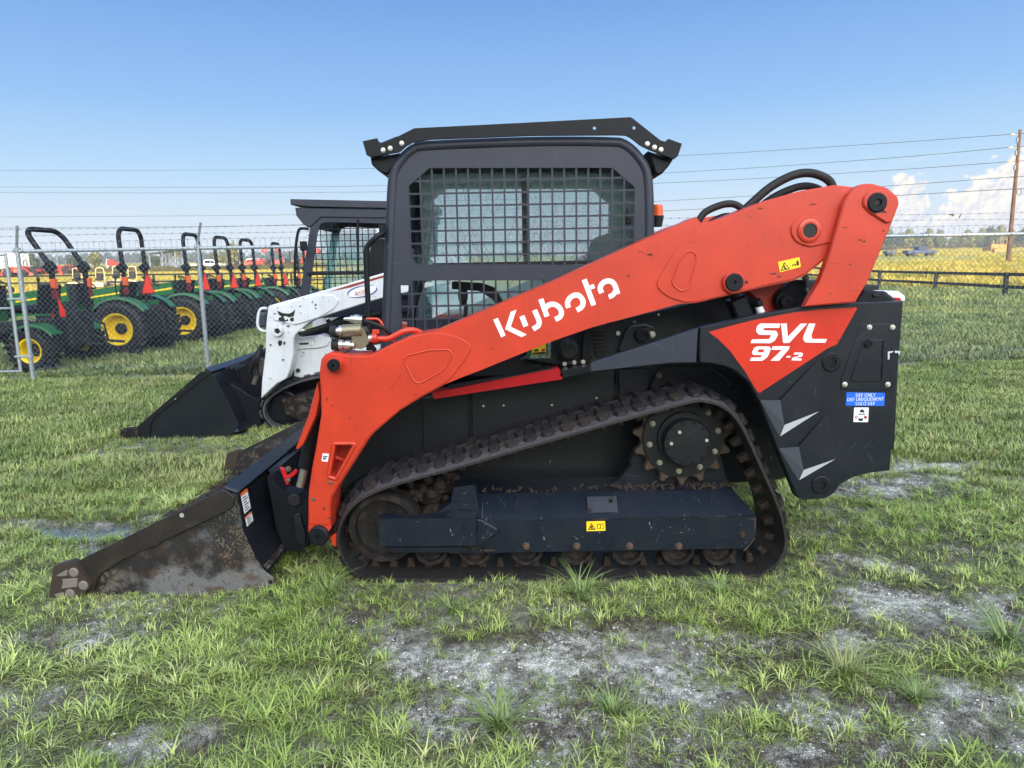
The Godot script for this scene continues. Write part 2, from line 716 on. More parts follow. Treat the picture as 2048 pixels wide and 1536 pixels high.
	M.polished = mat(Color(0.55, 0.57, 0.6), 0.3, 0.9)
	var mud := tex(s, func(i):
		return Color(0.115, 0.092, 0.075).lerp(Color(0.25, 0.20, 0.16), n2[i] / 255.0))
	M.mud = mat(w, 0.9, 0.0, mud, 2.0, bump_from(n2, s, 5.0), 0.8)
	M.steel = mat(Color(0.74, 0.74, 0.72), 0.33, 0.85)
	var cast := tex(s, func(i):
		var k := 0.72 + 0.28 * n2[i] / 255.0
		return Color(k, k * 0.98, k * 0.92))
	M.cast = mat(Color(0.62, 0.60, 0.54), 0.42, 0.7, cast, 6.0, bump_from(n3, s, 2.0), 0.3)
	M.zinc = mat(Color(0.80, 0.80, 0.76), 0.4, 0.6)
	M.bolt_dark = mat(Color(0.42, 0.40, 0.36), 0.5, 0.6)
	M.white = mat(Color(0.88, 0.90, 0.92), 0.45)
	var wpaint := tex(s, func(i):
		var k := 0.93 + 0.07 * (n1[i] / 255.0)
		var drip := clampf((streak[i] / 255.0 - 0.66) * 4.0, 0, 1) * 0.04
		var chip := 1.0 if (n5[i] > 212 and n3[i] > 130) else 0.0
		return (Color(k, k, k) * (1.0 - drip)).lerp(Color(.16, .15, .14), chip))
	scratches(wpaint, 40, Color(.3, .28, .26), 14, 0.7, 15)
	M.white_paint = mat(Color(0.84, 0.855, 0.88), 0.42, 0.0, wpaint, 0.7)
	M.zinc_dull = mat(Color(0.55, 0.54, 0.47), 0.5, 0.4)
	M.cutter = mat(w, 0.45, 0.15, worn.call(Color(0.155, 0.14, 0.135), Color(.27, .215, .18), 0.8, 30, 60, 55), 1.2)
	M.worn_red = mat(Color(0.52, 0.20, 0.15), 0.6)
	M.scuff = mat(Color(0.20, 0.13, 0.125), 0.7)
	M.rusty_bolt = mat(Color(0.36, 0.29, 0.25), 0.6, 0.4)
	M.silver = mat(Color(0.78, 0.80, 0.83), 0.4, 0.2)
	M.silver_dim = mat(Color(0.27, 0.29, 0.325), 0.4, 0.1)
	M.yellow_label = mat(Color(0.95, 0.80, 0.13), 0.5)
	M.orange_label = mat(Color(0.90, 0.42, 0.12), 0.5)
	M.blue_label = mat(Color(0.06, 0.38, 0.84), 0.5)
	M.green_label = mat(Color(0.09, 0.33, 0.20), 0.5)
	M.ink = mat(Color(0.06, 0.06, 0.07), 0.6)
	M.red_ink = mat(Color(0.75, 0.15, 0.12), 0.6)
	M.blue_ink = mat(Color(0.08, 0.12, 0.52), 0.6)
	M.green = mat(Color(0.065, 0.38, 0.18), 0.35)
	M.green.clearcoat_enabled = true
	M.green.clearcoat = 0.3
	M.wheel_yellow = mat(Color(0.92, 0.80, 0.12), 0.45)
	M.smv = mat(Color(1.0, 0.20, 0.12), 0.4)
	M.smv_rim = mat(Color(0.45, 0.03, 0.06), 0.4)
	M.lamp_orange = mat(Color(0.85, 0.35, 0.12), 0.3)
	M.lamp_red = mat(Color(0.40, 0.04, 0.08), 0.3)
	M.galv = mat(Color(0.74, 0.80, 0.88), 0.42, 0.4, cast, 3.0)
	M.galv_wire = mat(Color(0.44, 0.48, 0.54), 0.45, 0.5)
	M.barb = mat(Color(0.45, 0.47, 0.50), 0.6, 0.3)
	M.wire = mat(Color(0.20, 0.22, 0.25), 0.7)
	var wood := tex(s, func(i):
		var k := 0.6 + 0.4 * streak[i] / 255.0
		return Color(k, k * 0.97, k * 0.93) * (0.85 + 0.15 * n3[i] / 255.0))
	M.pole = mat(Color(0.50, 0.38, 0.27), 0.9, 0.0, wood, 0.6)
	M.rail = mat(Color(0.13, 0.135, 0.15), 0.7, 0.0, wood, 0.8)
	M.bark = mat(Color(0.26, 0.21, 0.16), 0.9, 0.0, wood, 1.0)
	# glass
	M.glass = mat(Color(0.80, 0.95, 0.95, 0.10), 0.03)
	M.glass.transparency = BaseMaterial3D.TRANSPARENCY_ALPHA
	M.fogged = fog_glass(31)
	# foliage
	for q in [["leaf_green", Color(.5, .5, .5)]]:
		pass
	M.blade = mat(w, 0.55)
	M.blade.vertex_color_use_as_albedo = true
	M.blade.backlight_enabled = true
	M.blade.backlight = Color(0.30, 0.36, 0.14)
	M.litter = mat(w, 0.8)
	M.litter.vertex_color_use_as_albedo = true
	M.leaf = mat(w, 0.6)
	M.leaf.vertex_color_use_as_albedo = true
	M.leaf.backlight_enabled = true
	M.leaf.backlight = Color(0.25, 0.28, 0.10)
	# soil
	var gs := 1024
	var g1 := noise_bytes(gs, 12, 0.02, 5)
	var g2 := noise_bytes(gs, 13, 0.22, 3)
	var g3 := noise_bytes(gs, 14, 0.11, 5)
	var soil := tex(gs, func(i):
		var k := 0.42 + 0.22 * g1[i] / 255.0 + 0.12 * (g2[i] / 255.0)
		var bits := 1.0 - 0.6 * smoothstep(0.60, 0.75, g3[i] / 255.0 + (g2[i] / 255.0 - 0.5) * 0.9)
		var peb := 0.45 * smoothstep(0.54, 0.66, g2[i] / 255.0 + (g1[i] / 255.0 - 0.5) * 0.4)
		return Color(k * 0.98, k, k * 0.95) * bits + Color(peb, peb * 0.99, peb * 0.95))
	M.ground = mat(w, 0.92, 0.0, soil, 0.8, bump_from(g2, gs, 3.0), 0.7)
	M.ground.uv1_world_triplanar = true
	M.ground.vertex_color_use_as_albedo = true
	M.water = mat(Color(0.35, 0.36, 0.34, 0.22), 0.02)
	M.water.transparency = BaseMaterial3D.TRANSPARENCY_ALPHA
	M.water.metallic_specular = 1.0
	M.bucket_side = bucket_side()

func bucket_side() -> StandardMaterial3D:
	# bare worn steel low down, dark brown patina above, chipped clay crust by the rear
	var wd := 1024
	var ht := 512
	var f := FastNoiseLite.new()
	f.seed = 77
	f.frequency = 0.006
	f.fractal_octaves = 5
	var g := FastNoiseLite.new()
	g.seed = 78
	g.frequency = 0.09
	g.fractal_octaves = 3
	var im := Image.create_empty(wd, ht, false, Image.FORMAT_RGB8)
	for y in ht:
		for x in wd:
			var u := float(x) / wd
			var v := float(y) / ht
			var a := f.get_noise_2d(x, y * 1.3)
			var b := g.get_noise_2d(x, y)
			var b2 := g.get_noise_2d(x * 0.35 + 300.0, y * 0.35)
			var c := Color(0.15, 0.145, 0.15).lerp(Color(0.235, 0.195, 0.175), clampf(0.45 + a * 1.6 + b2 * 0.5, 0, 1))
			c = c.lerp(Color(0.11, 0.125, 0.14), clampf((0.55 - v) * 2.2 + a, 0, 0.8))
			# scoured grey band above the lower edge
			var band := smoothstep(0.30, 0.03, absf(v - 0.86 + (u - 0.5) * 0.08)) * smoothstep(0.18, 0.5, u)
			c = c.lerp(Color(0.46, 0.46, 0.47), clampf(band * 1.25 + a * 1.3 + b * 0.35 + b2 * 0.3 - 0.12, 0, 0.9))
			# rust blush
			c = c.lerp(Color(0.28, 0.20, 0.155), clampf(f.get_noise_2d(x + 700.0, y * 1.4) * 2.0 - 0.35, 0, 0.55))
			# clay crust
			var crust := smoothstep(0.10, 0.16, g.get_noise_2d(x * .7, y * .7) * 0.9 + f.get_noise_2d(x * 1.2 + 90.0, y * 1.2 + 50.0) * 0.9 - absf(u - 0.85) * 2.2 - absf(v - 0.42) * 1.1 + 0.13)
			crust = maxf(crust, smoothstep(0.10, 0.14, b2 + a * 0.8 - absf(u - 0.21) * 3.0 - absf(v - 0.80) * 0.7 + 0.10))
			c = c.lerp(Color(0.42, 0.385, 0.34), crust * 0.8)
			c = c.lerp(Color(0.10, 0.09, 0.085), smoothstep(0.30, 0.42, (b + b2) * 0.5 + a * 0.3) * 0.5)
			im.set_pixel(x, y, c)
	scratches(im, 70, Color(.55, .55, .55), 60, 0.35, 4)
	var m := StandardMaterial3D.new()
	m.albedo_texture = ImageTexture.create_from_image(im)
	m.roughness = 0.5
	m.metallic = 0.2
	return m

func fog_glass(seed_: int) -> StandardMaterial3D:
	# condensation: milky film, thin at the rim; drops and runs painted with the dimness behind
	var s := 512
	var a := noise_bytes(s, seed_, 0.012, 4)
	var b := noise_bytes(s, seed_ + 1, 0.25, 3)
	var im := Image.create_empty(s, s, false, Image.FORMAT_RGBA8)
	for y in s:
		for x in s:
			var i := y * s + x
			var u := float(x) / s
			var v := float(y) / s
			var edge := minf(minf(u, 1.0 - u) * 12.0, minf(v * 9.0, (1.0 - v) * 14.0)) - 0.35
			var k := smoothstep(0.0, 0.55, edge + (a[i] / 255.0 - 0.5) * 0.7 + (b[i] / 255.0 - 0.5) * 1.3)
			var drop := smoothstep(0.60, 0.72, b[i] / 255.0 + 0.25 * (1.0 - k)) * smoothstep(0.0, 0.3, k) * smoothstep(1.0, 0.75, k)
			var wire := 0.0
			if y % 46 > 42 and y > 60:  # rows of dark dashes across the pane
				wire = 0.10 + 0.5 * smoothstep(0.5, 0.62, a[(i * 3 + 7919) % (s * s)] / 255.0 + (b[(y * s + x / 5 * 5) % (s * s)] / 255.0 - 0.5) * 0.8)
			drop = maxf(drop, wire * k)
			im.set_pixel(x, y, Color(0.74, 1.0, 0.97, 0.10 + 0.50 * k).lerp(Color(.12, .16, .17, .6), drop))
	var r := RandomNumberGenerator.new()
	r.seed = seed_
	for q in 46:
		var x := r.randf() * s
		var y0 := r.randf_range(20, 200)
		var y1 := y0 + r.randf_range(60, 330)
		var wob := 0.0
		for y in range(int(y0), int(minf(y1, s - 8))):
			wob = clampf(wob + r.randfn(0, 0.25), -1, 1)
			x = clampf(x + wob * 0.5, 3, s - 4)
			var wd := 1 if r.randf() < 0.7 else 2
			for dx in range(-wd, wd + 1):
				var c := im.get_pixel(int(x) + dx, y)
				im.set_pixel(int(x) + dx, y, c.lerp(Color(.16, .20, .21, .6), 0.55 if dx != 0 else 0.8))
	var m := StandardMaterial3D.new()
	m.albedo_texture = ImageTexture.create_from_image(im)
	m.roughness = 0.5
	m.transparency = BaseMaterial3D.TRANSPARENCY_ALPHA
	m.backlight_enabled = true
	m.backlight = Color(0.85, 0.95, 0.95)
	return m


# ---------------------------------------------------------------- land
const BARE := [[0.18, -2.47, .62, .36, 1.0], [0.59, -2.62, .45, .25, .8], [1.9, -2.96, .42, .30, .95], [2.73, -4.97, .75, .42, 1.25], [3.3, -5.1, .8, .4, 1.2], [1.75, -2.25, .5, .22, .8], [1.09, -2.29, .22, .16, .8], [-1.93, -2.9, .35, .13, .8], [1.82, -4.15, .5, .3, .75], [-1.2, -2.19, .25, .12, .7], [1.26, -2.75, .35, .12, .6], [1.85, -3.55, .35, .25, .6], [2.45, -3.6, .6, .2, .5], [-1.75, -2.45, .3, .12, .6], [-0.55, -2.9, .5, .2, .35], [-2.7, -4.3, .8, .4, .25], [0.6, -2.05, .6, .15, .7], [2.2, -2.4, .5, .2, .6], [-0.2, -3.0, .3, .15, .5]]
const PUDDLE := [[-2.68, -4.23, .26, .11], [-2.36, -4.44, .16, .07], [-2.78, -4.62, .18, .05], [-2.40, -3.95, .20, .06], [-3.10, -4.36, .22, .08], [-2.25, -4.14, .14, .05], [-3.0, -4.02, .12, .05]]

func puddle(x: float, z: float) -> float:
	var k := 0.0
	for e in PUDDLE:
		var dx: float = (x - e[0]) / (e[2] * 1.35)
		var dz: float = (z - e[1]) / (e[3] * 1.6)
		k = maxf(k, 1.0 - dx * dx - dz * dz)
	return k

func height(x: float, z: float) -> float:
	var d := -z
	var far := 0.0275 * maxf(0.0, d - 40.0) * smoothstep(38.0, 62.0, d)
	far = minf(far, 6.05)
	var n := 0.0
	if d < 60.0:
		n = relief.get_noise_2d(x, z) * 0.022 + relief.get_noise_2d(x * 4.0, z * 4.0) * 0.016
		if d < 6.0 and x < -1.7:
			n -= 0.055 * smoothstep(-0.1, 0.7, puddle(x, z) + 0.6 * relief.get_noise_2d(x * 3.0 + 20.0, z * 5.0))
		if x > -0.85 and x < 1.33 and d > 3.36 and d < 3.9:
			n = n * 0.15 - 0.012
		n *= smoothstep(60.0, 20.0, d)
	else:
		n = relief.get_noise_2d(x * 0.01, z * 0.01) * 0.6 * smoothstep(60.0, 140.0, d)
	return far + n

func bare(x: float, z: float) -> float:
	var k := 0.0
	if z > -6.0:
		for e in BARE:
			var dx: float = (x - e[0]) / e[2]
			var dz: float = (z - e[1]) / e[3]
			var q := dx * dx + dz * dz
			if q < 3.0:
				k = maxf(k, 0.54 * e[4] * smoothstep(2.2, 0.2, q))
	if absf(z + 10.95) < 0.5:
		k = maxf(k, 0.85 * smoothstep(0.42, 0.1, absf(z + 10.95 + 0.1 * sin(x * 2.0))))
	return k

func cover(x: float, z: float) -> float:
	# how much grass grows here, 0 to 1
	var n := patchy.get_noise_2d(x, z)
	var n2 := patchy.get_noise_2d(x * 3.1 + 40.0, z * 3.1)
	var n3 := patchy.get_noise_2d(x * 7.0, z * 7.0 + 15.0)
	var g := 0.80 + 0.40 * n + 0.45 * n2 + 0.45 * n3
	if z > -4.0 and x > -1.4:
		g -= 0.10
	if z < -4.5 and z > -10.0:
		g += 0.2
	if x < -1.6 and z > -5.5:
		g -= 0.75 * smoothstep(0.0, 0.6, puddle(x, z) + 0.4 * n2)
	return clampf(g - bare(x, z) * 1.15, 0.0, 1.0)

func ticks(lo: float, hi: float, step: float, out_lo: float, out_hi: float, grow: float) -> PackedFloat32Array:
	var a := PackedFloat32Array()
	var x := lo
	while x < hi:
		a.append(x)
		x += step
	var s := step
	while x < out_hi:
		a.append(x)
		s *= grow
		x += s
	a.append(out_hi)
	s = step * grow
	x = lo - s
	var pre := PackedFloat32Array()
	while x > out_lo:
		pre.append(x)
		s *= grow
		x -= s
	pre.append(out_lo)
	pre.reverse()
	pre.append_array(a)
	return pre

func ground() -> void:
	var xs := ticks(-4.2, 4.6, 0.04, -900.0, 900.0, 1.10)
	var zs := ticks(-5.6, -0.6, 0.04, -1400.0, 160.0, 1.075)
	var w := xs.size()
	var h := zs.size()
	var vs := PackedVector3Array()
	var ns := PackedVector3Array()
	var cs := PackedColorArray()
	var ix := PackedInt32Array()
	for z in zs:
		for x in xs:
			var y := height(x, z)
			vs.append(Vector3(x, y, z))
			var e := 0.03 if z > -8.0 else 0.4
			ns.append(Vector3(y - height(x + e, z), e, y - height(x, z + e)).normalized())
			var c: Color
			if z > -14.0:
				var b := bare(x, z)
				var n := patchy.get_noise_2d(x * 2.3 + 9.0, z * 2.3)
				var g := cover(x, z)
				var sand := Color(0.86, 0.86, 0.84)
				var dark := Color(0.17, 0.14, 0.115)
				var thatch := Color(0.20, 0.21, 0.115)
				c = dark.lerp(sand, clampf(b * 1.1 + 0.38 + n * 1.0, 0, 1))
				c = c.lerp(thatch, clampf(g - 0.15, 0, 1) * 0.6)
				c = c.lerp(dark, clampf(patchy.get_noise_2d(x * 5.0, z * 5.0 + 30.0) * 2.6 - 0.35, 0, 0.8))
				if x < -1.6:
					c = c.lerp(Color(0.75, 0.77, 0.80), clampf(puddle(x, z) * 1.5, 0, 0.9))  # puddle bed painted pale blue-grey for the sky mirrored in the water
				c = c.lerp(Color(0.22, 0.27, 0.11), maxf(smoothstep(7.0, 10.0, absf(x)), smoothstep(-1.5, 1.0, z)) * 0.85)
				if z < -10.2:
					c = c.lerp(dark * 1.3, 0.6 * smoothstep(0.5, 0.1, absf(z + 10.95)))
			elif z > -70.0:
				var n := patchy.get_noise_2d(x * 0.35, z * 0.35)
				c = Color(0.24, 0.34, 0.13).lerp(Color(0.36, 0.37, 0.17), clampf(0.4 + n, 0, 1))
				c = c.lerp(Color(0.85, 0.74, 0.20), smoothstep(-45.0, -62.0, z + x * 0.25))
			else:
				var n := patchy.get_noise_2d(x * 0.05, z * 0.05)
				c = Color(0.85, 0.75, 0.17).lerp(Color(0.70, 0.71, 0.14), clampf(0.5 + n * 1.5, 0, 1))
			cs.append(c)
	for j in h - 1:
		for i in w - 1:
			var a := j * w + i
			ix.append_array(PackedInt32Array([a, a + 1, a + w, a + 1, a + w + 1, a + w]))
	var ar := []
	ar.resize(Mesh.ARRAY_MAX)
	ar[Mesh.ARRAY_VERTEX] = vs
	ar[Mesh.ARRAY_NORMAL] = ns
	ar[Mesh.ARRAY_COLOR] = cs
	ar[Mesh.ARRAY_INDEX] = ix
	var me := ArrayMesh.new()
	me.add_surface_from_arrays(Mesh.PRIMITIVE_TRIANGLES, ar)
	var o := MeshInstance3D.new()
	o.name = "ground"
	o.mesh = me
	o.material_override = M.ground
	add_child(o, true)
	tag(o, "sandy lot and field ground, bare pale patches between the grass", "ground", "", "structure")

func water() -> void:
	org = Vector3.ZERO
	var b := B.new()
	b.quad(Vector3(-4.2, -0.022, -3.5), Vector3(-1.75, -0.022, -3.5), Vector3(-1.75, -0.022, -5.1), Vector3(-4.2, -0.022, -5.1))
	var o := part("water", b, M.water, self)
	tag(o, "shallow rain puddle in the grass beside the orange loader's bucket", "puddle", "", "structure")


# ---------------------------------------------------------------- fences
func chain_fence() -> void:
	var z := -10.9
	var f := thing("chain_link_fence", "galvanised chain link fence with barbed wire running behind both loaders", "fence", Vector3(0.5, 0, z))
	var posts := [-7.42, -4.70, -1.45, 1.85, 5.12, 8.85, 12.1]
	for i in posts.size():
		var x: float = posts[i]
		var b := B.new()
		b.cyl(Vector3(x, -0.1, z), Vector3(x, 1.96, z), 0.032, 0.032, 14)
		var po := part("post", b, M.galv, f)
		var a := B.new()
		a.tube(T([x, 1.93, z, x + 0.0, 2.0, z, x + 0.13, 2.32, z + 0.12]), 0.02, 8)
		a.box(Vector3(x, 1.98, z), Vector3(0.075, 0.05, 0.075), 0.006)
		part("barb_arm", a, M.galv, po)
		for y in [0.35, 0.95, 1.55]:
			var t := B.new()
			t.lathe(Vector3(x, y, z), Vector3.UP, PackedVector2Array([Vector2(0, .034), Vector2(0, .037), Vector2(.008, .037), Vector2(.008, .034)]), 12)
			part("tie_band", t, M.galv, po)
	var r := B.new()
	r.cyl(Vector3(-7.42, 1.95, z), Vector3(12.1, 1.95, z), 0.026, 0.026, 14)
	part("top_rail", r, M.galv, f)
	var tt := B.new()
	var x := -7.1
	while x < 12.0:
		tt.lathe(Vector3(x, 1.95, z), Vector3(1, 0.25, 0), PackedVector2Array([Vector2(0, .027), Vector2(.001, .032), Vector2(.007, .032), Vector2(.008, .027)]), 10)
		x += 0.60
	part("rail_ties", tt, M.galv, f).set_meta("kind", "stuff")
	# woven wires: each zigzags up between its two neighbours
	var w := B.new()
	var p := 0.0415
	var n := int(19.5 / p)
	for i in n:
		var x0 := -7.40 + i * p
		var y := 0.06 + 0.02 * sin(i * 0.21)
		var k := 0
		var pts := PackedVector3Array()
		var wav := 0.012 * sin(i * 0.05)
		while y < 1.97:
			var side := float(k % 2) if i % 2 == 0 else float((k + 1) % 2)
			pts.append(Vector3(x0 + side * p, y + wav * (1.9 - y) * 0.3, z + (0.03 if k % 2 == 0 else 0.036)))
			y += p * 1.04
			k += 1
		w.tube(pts, 0.0035, 3)
		var tx := pts[pts.size() - 1]
		if i % 2 == 0:
			w.tube(T([tx.x, tx.y, tx.z, tx.x, 2.04, tx.z, tx.x - 0.012, 2.065, tx.z]), 0.002, 3)
			w.tube(T([tx.x, 2.035, tx.z, tx.x + 0.013, 2.065, tx.z]), 0.002, 3)
	var fab := part("wire_mesh", w, M.galv_wire, f)
	fab.set_meta("kind", "stuff")
	var tw := B.new()
	var tp := PackedVector3Array()
	for i in 60:
		var tx2 := -7.4 + i * 0.33
		tp.append(Vector3(tx2, 0.16 + 0.03 * sin(i * 0.7) + 0.02 * sin(i * 0.31), z + 0.05))
	tw.tube(tp, 0.003, 5)
	part("tension_wire", tw, M.galv_wire, f)
	for row in 3:
		var bw := B.new()
		var pts := PackedVector3Array()
		for i in 80:
			var bx := -10.0 + i * 0.285
			pts.append(Vector3(bx + row * 0.03, 2.075 + row * 0.092 + 0.008 * sin(bx * 1.1 + row * 2.0), z + 0.05 + row * 0.036))
		bw.tube(pts, 0.0019, 4)
		var i := 0
		var bx := -9.9
		while bx < 12.0:
			var c := Vector3(bx + row * 0.05, 2.075 + row * 0.092 + 0.008 * sin(bx * 1.1 + row * 2.0), z + 0.05 + row * 0.036)
			bw.tube(PackedVector3Array([c + Vector3(-.014, -.012, 0), c + Vector3(.012, .014, .004)]), 0.0018, 3)
			bw.tube(PackedVector3Array([c + Vector3(-.012, .014, .003), c + Vector3(.014, -.012, 0)]), 0.0018, 3)
			bw.tube(PackedVector3Array([c + Vector3(-.02, 0, 0), c + Vector3(.02, .0, 0)]), 0.003, 4)
			bx += 0.127
		part("barbed_wire", bw, M.barb, f)
	# scraps caught on the top strand
	var s := B.new()
	s.box(Vector3(6.55, 2.245, z + 0.12), Vector3(0.05, 0.018, 0.01), 0.002, Basis(Vector3(0, 0, 1), -0.2))
	s.box(Vector3(6.585, 2.235, z + 0.12), Vector3(0.02, 0.03, 0.008))
	org = Vector3.ZERO
	tag(part("plastic_scrap", s, M.ink, self), "small black scrap caught on the top barbed wire strand at right", "scrap")
	var s2 := B.new()
	s2.box(Vector3(6.69, 2.22, z + 0.12), Vector3(0.012, 0.06, 0.008), 0.002, Basis(Vector3(0, 0, 1), -0.35))
	tag(part("plastic_strip", s2, M.ink, self), "thin dark strip hanging from the barbed wire right of the black scrap", "scrap")
	# gate leaf at the left end
	var g := thing("chain_link_gate", "chain link gate leaf hung beside the fence's left end post", "gate", Vector3(-8.3, 0, z))
	for gx in [-7.60, -9.1]:
		var gb := B.new()
		gb.cyl(Vector3(gx, 0.12, z), Vector3(gx, 1.92, z), 0.024, 0.024, 12)
		part("upright", gb, M.galv, g)
	for gy in [0.13, 1.1, 1.9]:
		var gt := B.new()
		gt.cyl(Vector3(-9.1, gy, z), Vector3(-7.6, gy, z), 0.018, 0.018, 12)
		part("crossbar", gt, M.galv, g)
	for y in [0.36, 1.24]:
		var hb := B.new()
		hb.box(Vector3(-7.52, y, z + 0.02), Vector3(0.24, 0.035, 0.05), 0.006)
		hb.cyl(Vector3(-7.42, y - 0.04, z), Vector3(-7.42, y + 0.04, z), 0.042, 0.042, 12)
		part("hinge", hb, M.galv, g)
	var gw := B.new()
	for i in 36:
		var x0 := -9.1 + i * p
		var pts := PackedVector3Array()
		for k in 42:
			var side := float(k % 2) if i % 2 == 0 else float((k + 1) % 2)
			pts.append(Vector3(x0 + side * p, 0.14 + k * 0.0425, z + 0.02))
		gw.tube(pts, 0.0035, 3)
	part("wire_mesh", gw, M.galv_wire, g).set_meta("kind", "stuff")

func rail_fence(pts: Array, hgt: float, label: String) -> void:
	var f := thing("rail_fence", label, "fence", pts[pts.size() / 2])
	for i in pts.size():
		var p: Vector3 = pts[i]
		var d: Vector3 = (pts[mini(i + 1, pts.size() - 1)] - pts[maxi(i - 1, 0)])
		var bas := Basis(Vector3.UP, atan2(-d.z, d.x))
		var b := B.new()
		b.box(p + Vector3(0, hgt * 0.5 - 0.1, 0), Vector3(0.15, hgt + 0.2, 0.15), 0.01, bas)
		part("post", b, M.rail, f)
		if i < pts.size() - 1:
			var q: Vector3 = pts[i + 1]
			var m := (p + q) * 0.5
			var dd := q - p
			var bs := Basis(Vector3.UP, atan2(-dd.z, dd.x)) * Basis(Vector3(0, 0, 1), atan2(dd.y, Vector2(dd.x, dd.z).length()))
			for y in [hgt - 0.09, hgt * 0.42]:
				var r := B.new()
				r.box(m + Vector3(0, y, 0) + bs * Vector3(0, 0, 0.1), Vector3(dd.length() + 0.1, 0.14, 0.04), 0.005, bs)
				part("rail", r, M.rail, f)

func rail_fences() -> void:
	rail_fence([Vector3(19.6, 0, -18.0), Vector3(20.4, 0, -24.2), Vector3(21.05, 0, -30.4), Vector3(22.4, 0, -37.7), Vector3(22.47, 0.05, -43.6), Vector3(22.5, 0.2, -50.5), Vector3(22.5, 0.4, -57.0)], 1.06, "black two-rail timber fence on the shaded grass's far right edge")
	var l := []
	for i in 9:
		var x := -60.0 + i * 6.0
		var z := -64.0 + i * 0.7
		l.append(Vector3(x, height(x, z), z))
	rail_fence(l, 1.15, "thin dark rail fence across the sunlit field behind the green tractors")


# ---------------------------------------------------------------- grass
func blades(seed_: int, count: int, h0: float, h1: float, wide: float, spread: float, lean: float, segs := 3) -> ArrayMesh:
	var r := RandomNumberGenerator.new()
	r.seed = seed_
	var b := B.new()
	for q in count:
		var az := r.randf() * TAU
		var root := Vector3(cos(az), 0, sin(az)) * spread * sqrt(r.randf())
		var dir_a := az + r.randfn(0, 0.7)
		var out := Vector3(cos(dir_a), 0, sin(dir_a))
		var side := Vector3(-out.z, 0, out.x)
		var h := r.randf_range(h0, h1)
		var l := lean * r.randf_range(0.3, 1.3)
		var wd := wide * r.randf_range(0.7, 1.3)
		var k := r.randf_range(0.75, 1.15)
		b.col = Color(k * r.randf_range(0.92, 1.12), k, k * r.randf_range(0.85, 1.05))
		var prev := root + Vector3(0, -0.006, 0)
		var pw := wd * 0.8
		for s in segs:
			var t := float(s + 1) / segs
			var p := root + Vector3.UP * h * (t - 0.45 * l * t * t) + out * h * l * t * t * 1.1
			var w2 := wd * (1.0 - t * t) * 0.95
			var nn := (side.cross(p - prev)).normalized()
			if nn.y < 0.0:
				nn = -nn
			nn = (nn + Vector3.UP * 0.5).normalized()
			if s < segs - 1:
				b.quadn(prev - side * pw * 0.5, prev + side * pw * 0.5, p + side * w2 * 0.5, p - side * w2 * 0.5, nn, nn, nn, nn)
			else:
				b.trin(prev - side * pw * 0.5, prev + side * pw * 0.5, p, nn, nn, nn)
			prev = p
			pw = w2
	return b.mesh(Vector3.ZERO, true)

func free_spot(x: float, z: float) -> bool:
	if x > -0.80 and x < 1.28 and z < -3.38 and z > -3.88:
		return false
	if x > -2.22 and x < -1.30 and z < -3.33 and z > -5.5:
		return false
	if x > -3.75 and x < -2.6 and z < -6.78 and z > -8.8:
		return false
	if x > -2.35 and x < 0.4 and z < -7.0 and z > -7.5:
		return false
	return true

func trampled(x: float, z: float) -> float:
	# pressed short beside the track and the bucket edges
	if x > -0.9 and x < 1.4 and z > -3.45 and z < -2.9:
		return lerpf(0.6, 1.0, clampf((z + 3.4) / 0.45, 0, 1))
	if x > -3.9 and x < -2.3 and z > -6.9 and z < -5.9:
		return 0.45
	if x > -2.4 and x < -1.2 and z > -3.4 and z < -3.0:
		return 0.6
	return 1.0

func scatter(n: int, x0: float, x1: float, z0: float, z1: float, keep: Callable, size0: float, size1: float, tint: Callable, xs: Array, cs: PackedColorArray) -> PackedColorArray:
	for i in n:
		var x := rng.randf_range(x0, x1)
		var z := rng.randf_range(z0, z1)
		var g: float = keep.call(x, z)
		if rng.randf() > g or not free_spot(x, z):
			continue
		var s := rng.randf_range(size0, size1) * (0.6 + 0.5 * g) * trampled(x, z)
		var bas := Basis(Vector3.UP, rng.randf() * TAU) * Basis(Vector3(1, 0, 0), rng.randfn(0, 0.12))
		xs.append(Transform3D(bas.scaled(Vector3(s, s * rng.randf_range(0.8, 1.2), s)), Vector3(x, height(x, z), z)))
		cs.append(tint.call(x, z))
	return cs

func green_tint(x: float, z: float) -> Color:
	var n := patchy.get_noise_2d(x * 0.8 + 70.0, z * 0.8) + rng.randfn(0, 0.22)
	var c := Color(0.17, 0.255, 0.06).lerp(Color(0.46, 0.53, 0.185), clampf(0.45 + n, 0, 1))
	c = c.lerp(Color(0.38, 0.39, 0.15), clampf(patchy.get_noise_2d(x * 0.45 + 17.0, z * 0.45) * 1.4, 0, 0.6))
	if rng.randf() < 0.13:
		c = c.lerp(Color(0.46, 0.42, 0.22), rng.randf())
	if rng.randf() < 0.30:
		c = c.lerp(Color(0.07, 0.12, 0.05), rng.randf())
	return c

func sprig_tint(x: float, z: float) -> Color:
	var n := patchy.get_noise_2d(x * 0.8 + 70.0, z * 0.8) + rng.randfn(0, 0.25)
	var c := Color(0.27, 0.38, 0.08).lerp(Color(0.56, 0.64, 0.22), clampf(0.4 + n, 0, 1))
	if rng.randf() < 0.10:
		c = c.lerp(Color(0.60, 0.54, 0.30), rng.randf())
	return c

func under_tint(x: float, z: float) -> Color:
	var c := Color(0.10, 0.15, 0.045).lerp(Color(0.36, 0.44, 0.15), pow(rng.randf(), 1.5))
	if rng.randf() < 0.25:
		c = c.lerp(Color(0.20, 0.16, 0.10), rng.randf())
	return c

